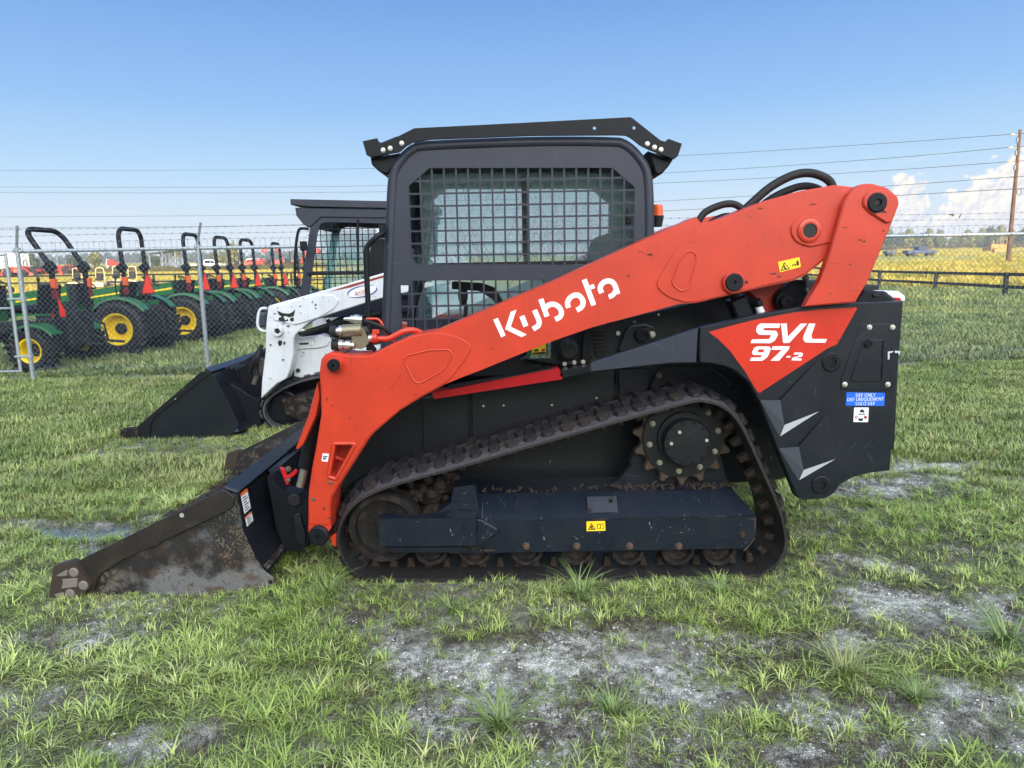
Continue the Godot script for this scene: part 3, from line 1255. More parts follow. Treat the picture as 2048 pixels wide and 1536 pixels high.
func grasses() -> void:
	var keep_near := func(x: float, z: float) -> float:
		return clampf((cover(x, z) - 0.08) * 1.15, 0.04, 1)
	# short blades near by
	for kind in 3:
		var xs := []
		var cs := PackedColorArray()
		var me: ArrayMesh = [blades(1, 7, .03, .070, .0048, .024, .9), blades(2, 6, .04, .095, .0054, .020, 1.0), blades(3, 20, .014, .042, .0038, .065, 1.7)][kind]
		var n: int = [17000, 8000, 30000][kind]
		cs = scatter(n, -3.2, 3.6, -5.2, -1.5, keep_near, 0.7, 1.25, under_tint if kind == 2 else sprig_tint, xs, cs)
		var around := func(x: float, z: float) -> float:
			return 0.0 if (x > -3.2 and x < 3.6 and z < -1.5) else clampf(cover(x, z), 0, 1)
		cs = scatter(int(n * 0.6), -6.0, 6.5, -5.2, 0.4, around, 0.7, 1.25, under_tint if kind == 2 else sprig_tint, xs, cs)
		stuff_mesh("grass", me, M.blade, xs, cs, ["short green grass in the foreground around the orange loader", "longer grass blades standing in the foreground turf", "low creeping grass spread over the foreground soil"][kind], "grass")
	# a few coarse seedling tufts one can count
	var spots := [Vector3(-0.062,0,-2.236), Vector3(1.255,0,-2.501), Vector3(0.306,0,-3.169), Vector3(0.336,0,-2.3), Vector3(2.007,0,-2.703), Vector3(-0.914,0,-3.242), Vector3(0.98,0,-3.196), Vector3(-0.293,0,-3.067), Vector3(1.417,0,-2.313)]
	var what := ["large spiky grass tuft at the bottom centre of the sandy patch", "sprawling grass tuft with long straw blades right of the sandy patch", "bushy grass tuft under the middle of the orange loader's track", "small dense grass tuft right of the large spiky tuft", "tall pale grass tuft at the right edge of the photo", "grass tuft in front of the orange loader's front idler", "grass tuft below the last bolt of the track frame", "thin grass tuft between the bucket and the long track tuft", "low grass tuft near the bottom right corner"]
	for i in spots.size():
		var p: Vector3 = spots[i]
		p.y = height(p.x, p.z)
		var big: float = [1.25, 1.2, 1.1, .8, 1.3, 1.0, .8, .8, .7][i]
		var me := blades(50 + i, 70, .08, .20, .006, .03, 1.1, 4)
		var o := MeshInstance3D.new()
		o.name = numbered("grass_tuft")
		o.mesh = me
		o.position = p
		o.scale = Vector3.ONE * big
		o.material_override = tint_blade(Color(.21, .30, .10) if i != 1 else Color(.30, .34, .13))
		add_child(o, true)
		tag(o, what[i], "grass tuft", "coarse grass tufts in the foreground")
	# dead clippings
	var lx := []
	var lc := PackedColorArray()
	lc = scatter(34000, -3.2, 3.6, -5.2, -1.5, func(x: float, z: float) -> float: return clampf(0.34 + 0.9 * patchy.get_noise_2d(x * 2.0 + 90.0, z * 2.0), 0, 1), 0.6, 1.2, func(_x: float, _z: float) -> Color: return Color(0.045, 0.035, 0.028).lerp(Color(0.15, 0.115, 0.08), pow(rng.randf(), 1.5)), lx, lc)
	stuff_mesh("dead_grass", blades(7, 12, .015, .05, .0034, .055, 2.0), M.litter, lx, lc, "dark dead grass clippings lying between the green blades", "dead grass")
	# shell grit and soil crumbs
	var ob := B.new()
	ob.lathe(Vector3(0, -.4, 0), Vector3.UP, PackedVector2Array([Vector2(0, 0), Vector2(.3, .8), Vector2(.7, 1.0), Vector2(1.1, .6), Vector2(1.25, 0)]), 6)
	var om := ob.mesh(Vector3.ZERO, true)
	for kind in 2:
		var px := []
		var pc := PackedColorArray()
		for i in [26000, 16000][kind]:
			var x := rng.randf_range(-2.8, 3.2)
			var z := rng.randf_range(-4.9, -1.6)
			var k := clampf(bare(x, z) * 1.1 + 0.22 + patchy.get_noise_2d(x * 2.3 + 9.0, z * 2.3) * 1.2, 0, 1)
			if kind == 1:
				k = clampf(0.35 + patchy.get_noise_2d(x * 5.0, z * 5.0 + 30.0) * 2.0, 0, 1)
			if rng.randf() > k or not free_spot(x, z):
				continue
			var s := pow(rng.randf(), 2.0) * (0.0045 if kind == 0 else 0.008) + 0.0016
			px.append(Transform3D(Basis(Vector3(rng.randfn(), rng.randfn(), rng.randfn()).normalized(), rng.randf() * 6.0).scaled(Vector3(s * rng.randf_range(.8, 1.6), s * .7, s)), Vector3(x, height(x, z), z)))
			pc.append(Color(0.62, 0.61, 0.57) * rng.randf_range(.6, 1.3) if kind == 0 else Color(0.07, 0.055, 0.045) * rng.randf_range(.6, 1.8))
		stuff_mesh(["shell_grit", "soil_crumbs"][kind], om, M.litter, px, pc, ["pale crushed shell grit scattered on the bare ground patches", "dark soil crumbs scattered between the grass blades"][kind], ["grit", "soil"][kind])
	# turf between the loader and the fence
	var keep_mid := func(x: float, z: float) -> float:
		return clampf(cover(x, z) * 1.1, 0, 1)
	var mx := []
	var mc := PackedColorArray()
	mc = scatter(80000, -9.5, 11.0, -11.4, -5.0, keep_mid, 0.8, 1.35, green_tint, mx, mc)
	mc = scatter(6000, -5.5, -2.9, -5.4, -3.0, keep_mid, 0.7, 1.2, green_tint, mx, mc)
	mc = scatter(16000, -20.0, -6.0, -11.4, 1.0, keep_mid, 1.0, 1.7, green_tint, mx, mc)
	mc = scatter(16000, 6.3, 20.0, -11.4, 1.0, keep_mid, 1.0, 1.7, green_tint, mx, mc)
	mc = scatter(6000, 3.3, 6.0, -5.4, -2.5, keep_mid, 0.7, 1.2, green_tint, mx, mc)
	stuff_mesh("grass", blades(4, 15, .03, .075, .007, .06, .8), M.blade, mx, mc, "bright green turf between the loaders and the chain link fence", "grass")
	# shaded lawn beyond the fence
	var fx := []
	var fc := PackedColorArray()
	var lawn := func(x: float, z: float) -> float:
		return clampf(0.75 + patchy.get_noise_2d(x * 0.5, z * 0.5), 0, 1)
	fc = scatter(46000, -17.0, 20.0, -24.0, -11.0, lawn, 1.0, 1.9, green_tint, fx, fc)
	fc = scatter(26000, -40.0, 40.0, -50.0, -24.0, lawn, 2.0, 3.4, green_tint, fx, fc)
	stuff_mesh("grass", blades(5, 16, .04, .10, .010, .10, .8, 2), M.blade, fx, fc, "shaded green lawn beyond the chain link fence", "grass")
	# tall sunlit field grass
	var tx := []
	var tc := PackedColorArray()
	var field_tint := func(x: float, z: float) -> Color:
		var n := patchy.get_noise_2d(x * 0.06, z * 0.06 + 11.0) + rng.randfn(0, 0.2)
		var c := Color(0.52, 0.48, 0.07).lerp(Color(0.80, 0.62, 0.13), clampf(0.45 + n, 0, 1))
		if rng.randf() < 0.15:
			c = c.lerp(Color(0.20, 0.26, 0.07), rng.randf())
		return c
	var wild := func(x: float, z: float) -> float:
		if z > -70.0 and x > 0.0 and absf(z + 52.0 + x * 0.0) < 2.5:
			return 0.1
		var s := x / -z
		if (absf(s - 0.575) < 0.075 and z < -96.0 and z > -135.0) or (absf(s - 0.70) < 0.035 and z < -135.0 and z > -169.0):
			return 0.06
		return 1.0 if -z > 46.0 - x * 0.25 else 0.0
	tc = scatter(26000, 24.0, 80.0, -90.0, -38.0, wild, 3.0, 5.5, field_tint, tx, tc)
	tc = scatter(26000, -80.0, -5.0, -110.0, -48.0, wild, 2.0, 3.6, field_tint, tx, tc)
	tc = scatter(26000, 40.0, 170.0, -230.0, -88.0, wild, 3.5, 6.0, field_tint, tx, tc)
	stuff_mesh("grass", blades(6, 14, .05, .12, .014, .12, .7, 2), M.blade, tx, tc, "tall yellow-green grass of the sunlit field", "grass")

func tint_blade(c: Color) -> StandardMaterial3D:
	var m: StandardMaterial3D = M.blade.duplicate()
	m.albedo_color = c.linear_to_srgb()
	return m


# ---------------------------------------------------------------- shared fittings
var bolt_mesh: ArrayMesh
var lug_a: ArrayMesh
var lug_b: ArrayMesh

func make_bolt() -> void:
	var b := B.new()
	b.lathe(Vector3.ZERO, Vector3(0, 0, 1), PackedVector2Array([Vector2(0, 1.0), Vector2(.18, 1.0), Vector2(.22, .93), Vector2(.22, .0)]), 18)
	b.lathe(Vector3(0, 0, .2), Vector3(0, 0, 1), PackedVector2Array([Vector2(0, .72), Vector2(.55, .72), Vector2(.66, .6), Vector2(.66, .0)]), 6)
	bolt_mesh = b.mesh(Vector3.ZERO)

func bolt(at: Vector3, r: float, m: Material, parent: Node, called := "bolt") -> void:
	var o := at_spot(called, bolt_mesh, m, parent, at)
	o.transform.basis = Basis(Vector3(0, 0, 1), rng.randf() * 1.0).scaled(Vector3(r, r, r))

func loop_offset(p: PackedVector3Array, d: float) -> PackedVector3Array:
	# p runs counter-clockwise seen from +z: positive d moves outwards
	var o := PackedVector3Array()
	var k := p.size()
	for i in k:
		var t := (p[(i + 1) % k] - p[(i + k - 1) % k]).normalized()
		o.append(p[i] + Vector3(t.y, -t.x, 0) * d)
	return o

func belt(outer: PackedVector3Array, thick: float, zf: float, zb: float, edge: B = null) -> B:
	var inner := loop_offset(outer, -thick)
	var lip := loop_offset(outer, -thick * 0.55)
	var b := B.new()
	if edge == null:
		edge = b
	var k := outer.size()
	for i in k:
		var j := (i + 1) % k
		var t := (outer[j] - outer[i]).normalized()
		var nn := Vector3(t.y, -t.x, 0)
		var a0 := outer[i]
		var a1 := outer[j]
		var sh := 0.055
		var f := Vector3(0, 0, zf)
		var g := Vector3(0, 0, zb)
		# tread face, sloping shoulders, side, inner face
		b.quad(a0 + f - Vector3(0, 0, sh), a0 + g + Vector3(0, 0, sh), a1 + g + Vector3(0, 0, sh), a1 + f - Vector3(0, 0, sh))
		b.quad(lip[i] + f, a0 + f - Vector3(0, 0, sh), a1 + f - Vector3(0, 0, sh), lip[j] + f)
		edge.quad(inner[i] + f, lip[i] + f, lip[j] + f, inner[j] + f)
		edge.quad(lip[i] + g, inner[i] + g, inner[j] + g, lip[j] + g)
		b.quad(a0 + g + Vector3(0, 0, sh), lip[i] + g, lip[j] + g, a1 + g + Vector3(0, 0, sh))
		edge.quad(inner[i] + g, inner[i] + f, inner[j] + f, inner[j] + g)
	return b

func lug_shape(w: float, z0: float, z1: float) -> ArrayMesh:
	# along +x the belt, +y outwards; a block with a waist like a dog bone
	var b := B.new()
	var zs := [z0, z0 - 0.035, z0 - 0.075, z1 + 0.05, z1]
	var ws := [0.55, 1.0, 0.62, 0.62, 0.8]
	var hs := [0.010, 0.026, 0.026, 0.026, 0.012]
	for i in 4:
		var a := Vector3(-w * ws[i], -0.004, zs[i])
		var a2 := Vector3(-w * ws[i] * 0.72, hs[i], zs[i])
		var c := Vector3(w * ws[i], -0.004, zs[i])
		var c2 := Vector3(w * ws[i] * 0.72, hs[i], zs[i])
		var e := Vector3(-w * ws[i + 1], -0.004, zs[i + 1])
		var e2 := Vector3(-w * ws[i + 1] * 0.72, hs[i + 1], zs[i + 1])
		var g := Vector3(w * ws[i + 1], -0.004, zs[i + 1])
		var g2 := Vector3(w * ws[i + 1] * 0.72, hs[i + 1], zs[i + 1])
		b.quad(a2, c2, g2, e2)
		b.quad(a, a2, e2, e)
		b.quad(c2, c, g, g2)
		if i == 0:
			b.quad(a, c, c2, a2)
		if i == 3:
			b.quad(g, e, e2, g2)
	return b.mesh(Vector3.ZERO)

func lugs_on(loop: PackedVector3Array, pitch: float, zf: float, parent: Node, m: Material) -> void:
	var run := 0.0
	var nxt := 0.0
	var k := loop.size()
	var count := 0
	var total := 0.0
	for i in k:
		total += loop[i].distance_to(loop[(i + 1) % k])
	pitch = total / roundf(total / pitch)
	for i in k:
		var a := loop[i]
		var c := loop[(i + 1) % k]
		var l := a.distance_to(c)
		while nxt < run + l - 0.0001:
			var p := a.lerp(c, (nxt - run) / l)
			var t := (c - a).normalized()
			var nn := Vector3(t.y, -t.x, 0)
			var o := part("lug", lug_a if count % 2 == 0 else lug_b, m if rng.randf() < 0.75 else M.rubber_dirty, parent)
			o.transform = Transform3D(Basis(-t, nn, Vector3(0, 0, 1)), Vector3(p.x, p.y, zf) - org)
			if o.transform.basis.determinant() < 0.0:
				o.transform.basis = Basis(t, nn, Vector3(0, 0, 1))
			o.transform.basis = o.transform.basis * Basis(Vector3.UP, rng.randfn(0, .02)).scaled(Vector3(rng.randf_range(.9, 1.08), rng.randf_range(.8, 1.05), 1))
			count += 1
			nxt += pitch
		run += l

func pin_cap(c: Vector3, r: float, parent: Node, collar: Material, face: Material, deep := 0.03, called := "pin") -> void:
	var b := B.new()
	b.lathe(c, Vector3(0, 0, 1), PackedVector2Array([Vector2(-.01, r * 1.22), Vector2(deep * .55, r * 1.22), Vector2(deep * .8, r * 1.12), Vector2(deep * .8, r)]), 28)
	var bs := part("boss", b, collar, parent)
	var p := B.new()
	p.lathe(c, Vector3(0, 0, 1), PackedVector2Array([Vector2(0, r), Vector2(deep, r), Vector2(deep * 1.15, r * .88), Vector2(deep * 1.15, r * .22), Vector2(deep * .7, r * .2), Vector2(deep * .7, 0)]), 28)
	part(called, p, face, bs)

func letter(called: String, poly: PackedVector3Array, z: float, m: Material, parent: Node, holes := []) -> void:
	var b := B.new()
	b.plate(poly, z + 0.0018, z - 0.001, 0.0, holes)
	part(called, b, m, parent)

func label_plate(called: String, poly: PackedVector3Array, z: float, m: Material, parent: Node, label := "") -> MeshInstance3D:
	var b := B.new()
	b.plate(poly, z + 0.0016, z - 0.0005)
	return part(called, b, m, parent, label)

func weld(called: String, pts: PackedVector3Array, z: float, r: float, m: Material, parent: Node) -> void:
	var b := B.new()
	var p := PackedVector3Array()
	for q in B.new()._fil(pts):
		p.append(Vector3(q.x, q.y, z))
	b.tube(p, r, 6, true)
	part(called, b, m, parent)

func grille(x0: float, x1: float, y0: float, y1: float, nx: int, ny: int, w: float, z: float, parent: Node, m: Material) -> void:
	var bv := B.new()
	bv.box(Vector3(0, (y0 + y1) * 0.5, z), Vector3(w, y1 - y0 + 0.02, 0.006))
	var mv := bv.mesh(Vector3(0, 0, 0))
	for i in range(1, nx):
		at_spot("grille_bar", mv, m, parent, Vector3(x0 + (x1 - x0) * i / nx, 0, 0))
	var bh := B.new()
	bh.box(Vector3((x0 + x1) * 0.5, 0, z - 0.0012), Vector3(x1 - x0 + 0.02, w, 0.006))
	var mh := bh.mesh(Vector3.ZERO)
	for i in range(1, ny):
		at_spot("grille_bar", mh, m, parent, Vector3(0, y0 + (y1 - y0) * i / ny, 0))


# ---------------------------------------------------------------- the orange loader
func orange_loader() -> void:
	make_bolt()
	var t := thing("track_loader", "orange compact track loader with dark cab and a worn bucket, parked in front", "track loader", Vector3(0.2, 0, -4.38))
	loader_track(t)
	loader_frame(t)
	loader_hull(t)
	loader_cab(t)
	loader_panel(t)
	loader_arm(t)
	loader_bucket(t)
	loader_couplers(t)

func loader_track(t: Node3D) -> void:
	var zf := -3.40
	var zb := -3.85
	var path := V([-0.739,-0.002,0,-0.129,-0.016,0,0.531,-0.02,0,1.167,-0.021,0,1.285,0.007,0,1.356,0.067,0,1.387,0.157,0,1.375,0.268,0,1.329,0.4,0,1.263,0.543,0,1.159,0.76,0,1.097,0.851,0,1.029,0.902,0,0.953,0.926,0,0.875,0.927,0,0.652,0.872,0,0.153,0.738,0,-0.251,0.624,0,-0.556,0.545,0,-0.722,0.486,0,-0.812,0.428,0,-0.877,0.349,0,-0.909,0.257,0,-0.904,0.173,0,-0.866,0.081,0,-0.813,0.027,0])
	var loop := smooth(path, 6, true)
	for i in loop.size():
		loop[i].z = 0.0
	var eb := B.new()
	var tr := part("track", belt(loop, 0.028, zf, zb, eb), M.rubber, t)
	part("belt_edge", eb, M.rubber_edge, tr)
	lug_a = lug_shape(0.040, -0.022, -0.26)
	lug_b = lug_shape(0.036, -0.15, -0.43)
	lugs_on(loop, 0.047, zf - 0.006, tr, M.rubber_lug)
	var gl := B.new()
	var inn := loop_offset(loop, -0.030)
	var run := 0.0
	var nxt := 0.0
	for i in inn.size():
		var a := inn[i]
		var c := inn[(i + 1) % inn.size()]
		var l := a.distance_to(c)
		while nxt < run + l:
			var p := a.lerp(c, (nxt - run) / l)
			var d := (c - a).normalized()
			gl.xf = Transform3D(Basis(d, Vector3(-d.y, d.x, 0), Vector3(0, 0, 1)), Vector3(p.x, p.y, -3.56))
			gl.plate(flat([-.022, -.004, .022, -.004, .013, .05, -.013, .05]), 0.03, -0.03, 0.008)
			nxt += 0.094
		run += l
	gl.xf = Transform3D()
	part("drive_lugs", gl, M.lug_brown, tr).set_meta("kind", "stuff")
	# far side track
	var fb := part("far_track", belt(loop, 0.03, -4.91, -5.36), M.rubber, t)
	fb.set_meta("label", "far side rubber track of the orange loader")
	# front idler
	var ic := Vector3(-0.666,0.264,-3.46)
	var b := B.new()
	b.lathe(ic + Vector3(0, 0, -0.12), Vector3(0, 0, 1), PackedVector2Array([Vector2(0, .185), Vector2(.10, .185), Vector2(.12, .178), Vector2(.12, .150), Vector2(.085, .142), Vector2(.07, .06), Vector2(.11, .055), Vector2(.13, .04), Vector2(.13, 0)]), 40)
	part("idler_wheel", b, M.wheel_dirt, t)
	var m := B.new()
	for q in 170:
		var c := ic + Vector3(rng.randf_range(.10, .36), rng.randf_range(-.08, .20), rng.randf_range(-.32, -.14))
		var r := rng.randf_range(.010, .038)
		m.xf = Transform3D(Basis(Vector3(rng.randfn(), rng.randfn(), rng.randfn()).normalized(), rng.randf() * 3.0).scaled(Vector3(1, rng.randf_range(.6, 1.0), rng.randf_range(.6, 1.0))), c)
		m.lathe(Vector3(0, -r, 0), Vector3.UP, PackedVector2Array([Vector2(0, 0), Vector2(r * .3, r * .75), Vector2(r * .9, r), Vector2(r * 1.6, r * .7), Vector2(r * 2.0, 0)]), 7)
	m.xf = Transform3D()
	part("caked_mud", m, M.mud, t).set_meta("kind", "stuff")
	# rollers
	for x in [950, 1053, 1155, 1257, 1357, 862, 1440]:
		var c := atz_roller(x)
		var r := B.new()
		r.lathe(c + Vector3(0, 0, -0.02), Vector3(0, 0, 1), PackedVector2Array([Vector2(-.16, .09), Vector2(0, .09), Vector2(.012, .084), Vector2(.012, .066), Vector2(-.012, .06), Vector2(-.012, 0.02), Vector2(0.0, .018), Vector2(.0, 0)]), 26)
		part("roller", r, M.wheel_dirt, t)
	# sprocket with teeth
	var sc := Vector3(0.885,0.682,-3.6)
	var poly := PackedVector3Array()
	var teeth := 15
	for i in teeth:
		for q in [[0.0, .262], [.12, .258], [.22, .234], [.36, .222], [.5, .219], [.64, .222], [.78, .234], [.88, .258]]:
			var a: float = TAU * (i + q[0]) / teeth + 0.1
			poly.append(Vector3(sc.x + cos(a) * q[1], sc.y + sin(a) * q[1], 0))
	var hole := PackedVector3Array()
	for i in 32:
		hole.append(Vector3(sc.x + cos(TAU * i / 32) * .14, sc.y + sin(TAU * i / 32) * .14, 0))
	var sp := B.new()
	sp.plate(poly, sc.z, sc.z - 0.045, 0.006, [hole])
	var spr := part("sprocket", sp, M.tooth_rust, t)
	var disc := B.new()
	disc.lathe(sc, Vector3(0, 0, 1), PackedVector2Array([Vector2(.001, .214), Vector2(.014, .210), Vector2(.014, .140), Vector2(.03, .136), Vector2(.03, .112), Vector2(.0, .115)]), 40)
	part("drive_hub", disc, M.hull, spr)
	var hc := sc + Vector3(.004, -.012, .035)
	var cap := B.new()
	cap.lathe(hc, Vector3(0, 0, 1), PackedVector2Array([Vector2(-.06, .124), Vector2(.04, .124), Vector2(.050, .118), Vector2(.052, 0)]), 40)
	part("hub_cap", cap, M.hull, spr)
	for i in 10:
		var a := TAU * (i + .3) / 10
		bolt(sc + Vector3(cos(a) * .180, sin(a) * .180, .016), .0155, M.zinc_dull, spr)
	for i in 12:
		var a := TAU * (i + .5) / 12
		var sb := B.new()
		sb.lathe(hc + Vector3(cos(a) * .108, sin(a) * .108, .046), Vector3(0, 0, 1), PackedVector2Array([Vector2(0, .0085), Vector2(.009, .0085), Vector2(.009, .005), Vector2(.004, .004), Vector2(.004, 0)]), 10)
		part("socket_bolt", sb, M.black, spr)
	for q in [Vector3(0.845,0.729,-3.45), Vector3(0.804,0.671,-3.45), Vector3(0.983,0.685,-3.45)]:
		var pl := B.new()
		pl.lathe(Vector3(q.x, q.y, hc.z + .052), Vector3(0, 0, 1), PackedVector2Array([Vector2(0, .0085), Vector2(.008, .0085), Vector2(.008, .0045), Vector2(.002, .004), Vector2(.002, 0)]), 12)
		part("drain_plug", pl, M.zinc, spr)

func atz_roller(px: float) -> Vector3:
	var a := Vector3(-0.205,0.138,-3.46)
	var c := Vector3(0.84,0.118,-3.46)
	return a.lerp(c, (px - 950.0) / 407.0)

func loader_frame(t: Node3D) -> void:
	# long beam with a sloping top face
	var x0 := Vector3(-0.312,0.292,-3.42).x
	var x1 := Vector3(1.219,0.264,-3.42).x
	var yt := Vector3(0.179,0.314,-3.42).y
	var yb := Vector3(0.432,0.14,-3.42).y
	var b := B.new()
	var ytop := Vector3(0.188,0.407,-3.56).y
	var xl := x0 - 0.02
	var f := -3.42
	var g := -3.56
	var h := -3.80
	var x1c := x1 - 0.06
	var A := [Vector3(xl, yb, f), Vector3(x1c, yb, f), Vector3(x1, yb + .07, f), Vector3(x1, yt - .003, f), Vector3(xl, yt, f)]
	b.tri(A[0], A[1], A[2]); b.tri(A[0], A[2], A[3]); b.tri(A[0], A[3], A[4])
	b.quad(Vector3(xl, yt, f), Vector3(x1, yt, f), Vector3(x1c - .02, ytop, g), Vector3(xl + .02, ytop, g))
	b.quad(Vector3(xl + .02, ytop, g), Vector3(x1c - .02, ytop, g), Vector3(x1c - .02, ytop + .004, h), Vector3(xl + .02, ytop + .004, h))
	b.quad(Vector3(x1, yb + .07, f), Vector3(x1, yb + .07, h), Vector3(x1, yt, h), Vector3(x1, yt, f))
	b.tri(Vector3(x1, yt, f), Vector3(x1, yt, h), Vector3(x1c - .02, ytop, g))
	b.tri(Vector3(x1, yt, h), Vector3(x1c - .02, ytop, h), Vector3(x1c - .02, ytop, g))
	b.quad(Vector3(x1c, yb, f), Vector3(x1c, yb, h), Vector3(x1, yb + .07, h), Vector3(x1, yb + .07, f))
	b.quad(Vector3(xl, yb, h), Vector3(xl, yb, f), Vector3(xl, yt, f), Vector3(xl, yt, h))
	b.quad(Vector3(xl, yb, f), Vector3(xl, yb, h), Vector3(x1c, yb, h), Vector3(x1c, yb, f))
	var beam := part("track_beam", b, M.beam, t)
	var seam := B.new()
	seam.tube(T([x0 + .15, yb, f + .001, x0 + .15, yt, f + .001, x0 + .15, ytop, g]), .0035, 6)
	part("weld_seam", seam, M.beam, beam)
	# tensioner box at the front and its pointed gusset
	var e := B.new()
	e.plate(V([-0.671,0.35,0.007,-0.188,0.344,0.005,-0.191,0.198,0.005,-0.678,0.204,0.007]), -3.37, -3.44, .006)
	part("tensioner_cover", e, M.beam, t)
	var gs := B.new()
	gs.plate(V([-0.189,0.326,0,-0.167,0.325,0,-0.088,0.274,0.01,-0.083,0.253,0.01,-0.186,0.181,0,-0.193,0.181,0]), -3.395, -3.43, .004)
	part("gusset", gs, M.beam, t)
	var st := B.new()
	st.plate(V([-0.649,0.189,0,-0.236,0.182,0,-0.242,0.152,0,-0.615,0.157,0]), -3.40, -3.42, .002)
	part("skid_strip", st, M.beam, t)
	var up := B.new()
	up.plate(V([-0.311,0.468,0.01,-0.2,0.482,0,-0.174,0.308,0,-0.402,0.312,0,-0.393,0.338,0,-0.323,0.39,0]), -3.47, -3.6, .006)
	part("beam_nose", up, M.beam, t)
	for q in [[1053, 1092], [1155, 1092], [1261, 1092], [1360, 1092]]:
		bolt(atz2(q[0], q[1]), .019, M.rusty_bolt, t)
	bolt(atz2(1485, 1069), .018, M.rust_brown, t)
	bolt(atz2(947, 1094), .016, M.mud, t)
	# bare metal where the paint is knocked off the edges
	for q in [[1508, 1036, 1511, 1036, 1512, 1060, 1510, 1062, 1509, 1045], [1511, 1074, 1512.5, 1076, 1496, 1100, 1490, 1102, 1491, 1099, 1500, 1090], [1490, 1037, 1509, 1037, 1509, 1039, 1500, 1038.6], [1180, 1037.5, 1215, 1037, 1214, 1038.6, 1190, 1039], [960, 1099, 992, 1100, 990, 1102, 962, 1102]]:
		var wp := PackedVector3Array()
		for i in range(0, q.size(), 2):
			var wq := atz2(q[i], q[i + 1])
			wp.append(Vector3(wq.x, wq.y, 0))
		var wb := B.new()
		wb.plate(wp, -3.4188, -3.421)
		part("bare_metal_edge", wb, M.tooth_rust, beam)
	var cp := B.new()
	cp.xf = Transform3D(Basis(Vector3(1, 0, 0), -0.98), Vector3(0, 0, 0))
	var lid := B.new()
	var o1 := Vector3(0, (yt + ytop) * .5, (f + g) * .5 + .004)
	lid.box(Vector3(Vector3(0.451,0.362,-3.48).x, o1.y, o1.z), Vector3(.16, .10, .012), .004, Basis(Vector3(1, 0, 0), -0.80))
	var lidp := part("grease_cover", lid, M.beam, t)
	for x in [1180, 1223]:
		var bb := B.new()
		var px := Vector3(0.388,0.363,-3.48).x if x == 1180 else Vector3(0.497,0.361,-3.48).x
		bb.lathe(Vector3(px, o1.y + (-.02 if x == 1180 else .025), o1.z + (.022 if x == 1180 else -.008)), Vector3(0, .72, .7), PackedVector2Array([Vector2(0, .011), Vector2(.012, .011), Vector2(.016, .008), Vector2(.016, 0)]), 6)
		part("bolt", bb, M.rust_brown, lidp)
	var yl := label_plate("warning_label", V([0.363,0.298,0.003,0.457,0.299,0.003,0.459,0.248,0.003,0.363,0.247,0.003]), -3.42, M.yellow_label, t)
	label_plate("warning_triangle", V([0.371,0.255,0,0.388,0.289,0,0.409,0.255,0]), -3.4185, M.ink, yl)
	label_plate("triangle_inside", V([0.378,0.259,0,0.388,0.281,0,0.402,0.259,0]), -3.417, M.yellow_label, yl)
	label_plate("falling_figure", V([0.386,0.276,0,0.394,0.273,0,0.391,0.265,0,0.399,0.26,0,0.388,0.26,0,0.383,0.268,0]), -3.4155, M.ink, yl)
	label_plate("open_book", V([0.416,0.283,0,0.431,0.286,0,0.434,0.283,0,0.449,0.286,0,0.452,0.259,0,0.434,0.262,0,0.431,0.259,0,0.416,0.26,0]), -3.4185, M.ink, yl)
	label_plate("book_page", V([0.419,0.281,0,0.431,0.282,0,0.431,0.263,0,0.419,0.262,0]), -3.417, M.yellow_label, yl)
	label_plate("book_page", V([0.435,0.281,0,0.448,0.283,0,0.449,0.262,0,0.435,0.263,0]), -3.417, M.yellow_label, yl)
	# dirt shelf and bracket under the sprocket
	var br := B.new()
	br.plate(V([0.501,0.4,0,0.562,0.438,0.032,0.626,0.519,0.021,0.615,0.533,0,0.646,0.601,0,1.097,0.593,0,1.134,0.455,0,1.185,0.357,0,0.501,0.369,0]), -3.66, -3.72, .006)
	part("sprocket_bracket", br, M.navy, t)
	var dt := B.new()
	for i in 150:
		var fx := rng.randf()
		var px := lerpf(Vector3(0.519,0.408,-3.6).x, Vector3(1.178,0.396,-3.6).x, fx) if i < 80 else lerpf(Vector3(-0.296,0.422,-3.6).x, Vector3(1.178,0.396,-3.6).x, fx)
		dt.box(Vector3(px, ytop + rng.randf_range(0, .012), rng.randf_range(-3.66, -3.57)), Vector3(rng.randf_range(.006, .028), .008, .01), 0, Basis(Vector3(rng.randf(), 1, rng.randf()).normalized(), rng.randf() * 3.0))
	var dd := part("caked_dirt", dt, M.mud, t)
	dd.set_meta("kind", "stuff")

func atz2(x: float, y: float) -> Vector3:
	# a spot on the beam's front face
	var a := Vector3(-0.324,0.318,-3.42)
	var bx := Vector3(1.188,0.29,-3.42)
	var cy := Vector3(-0.329,0.159,-3.42)
	return a + (bx - a) * ((x - 900.0) / 600.0) + (cy - a) * ((y - 1040.0) / 60.0)

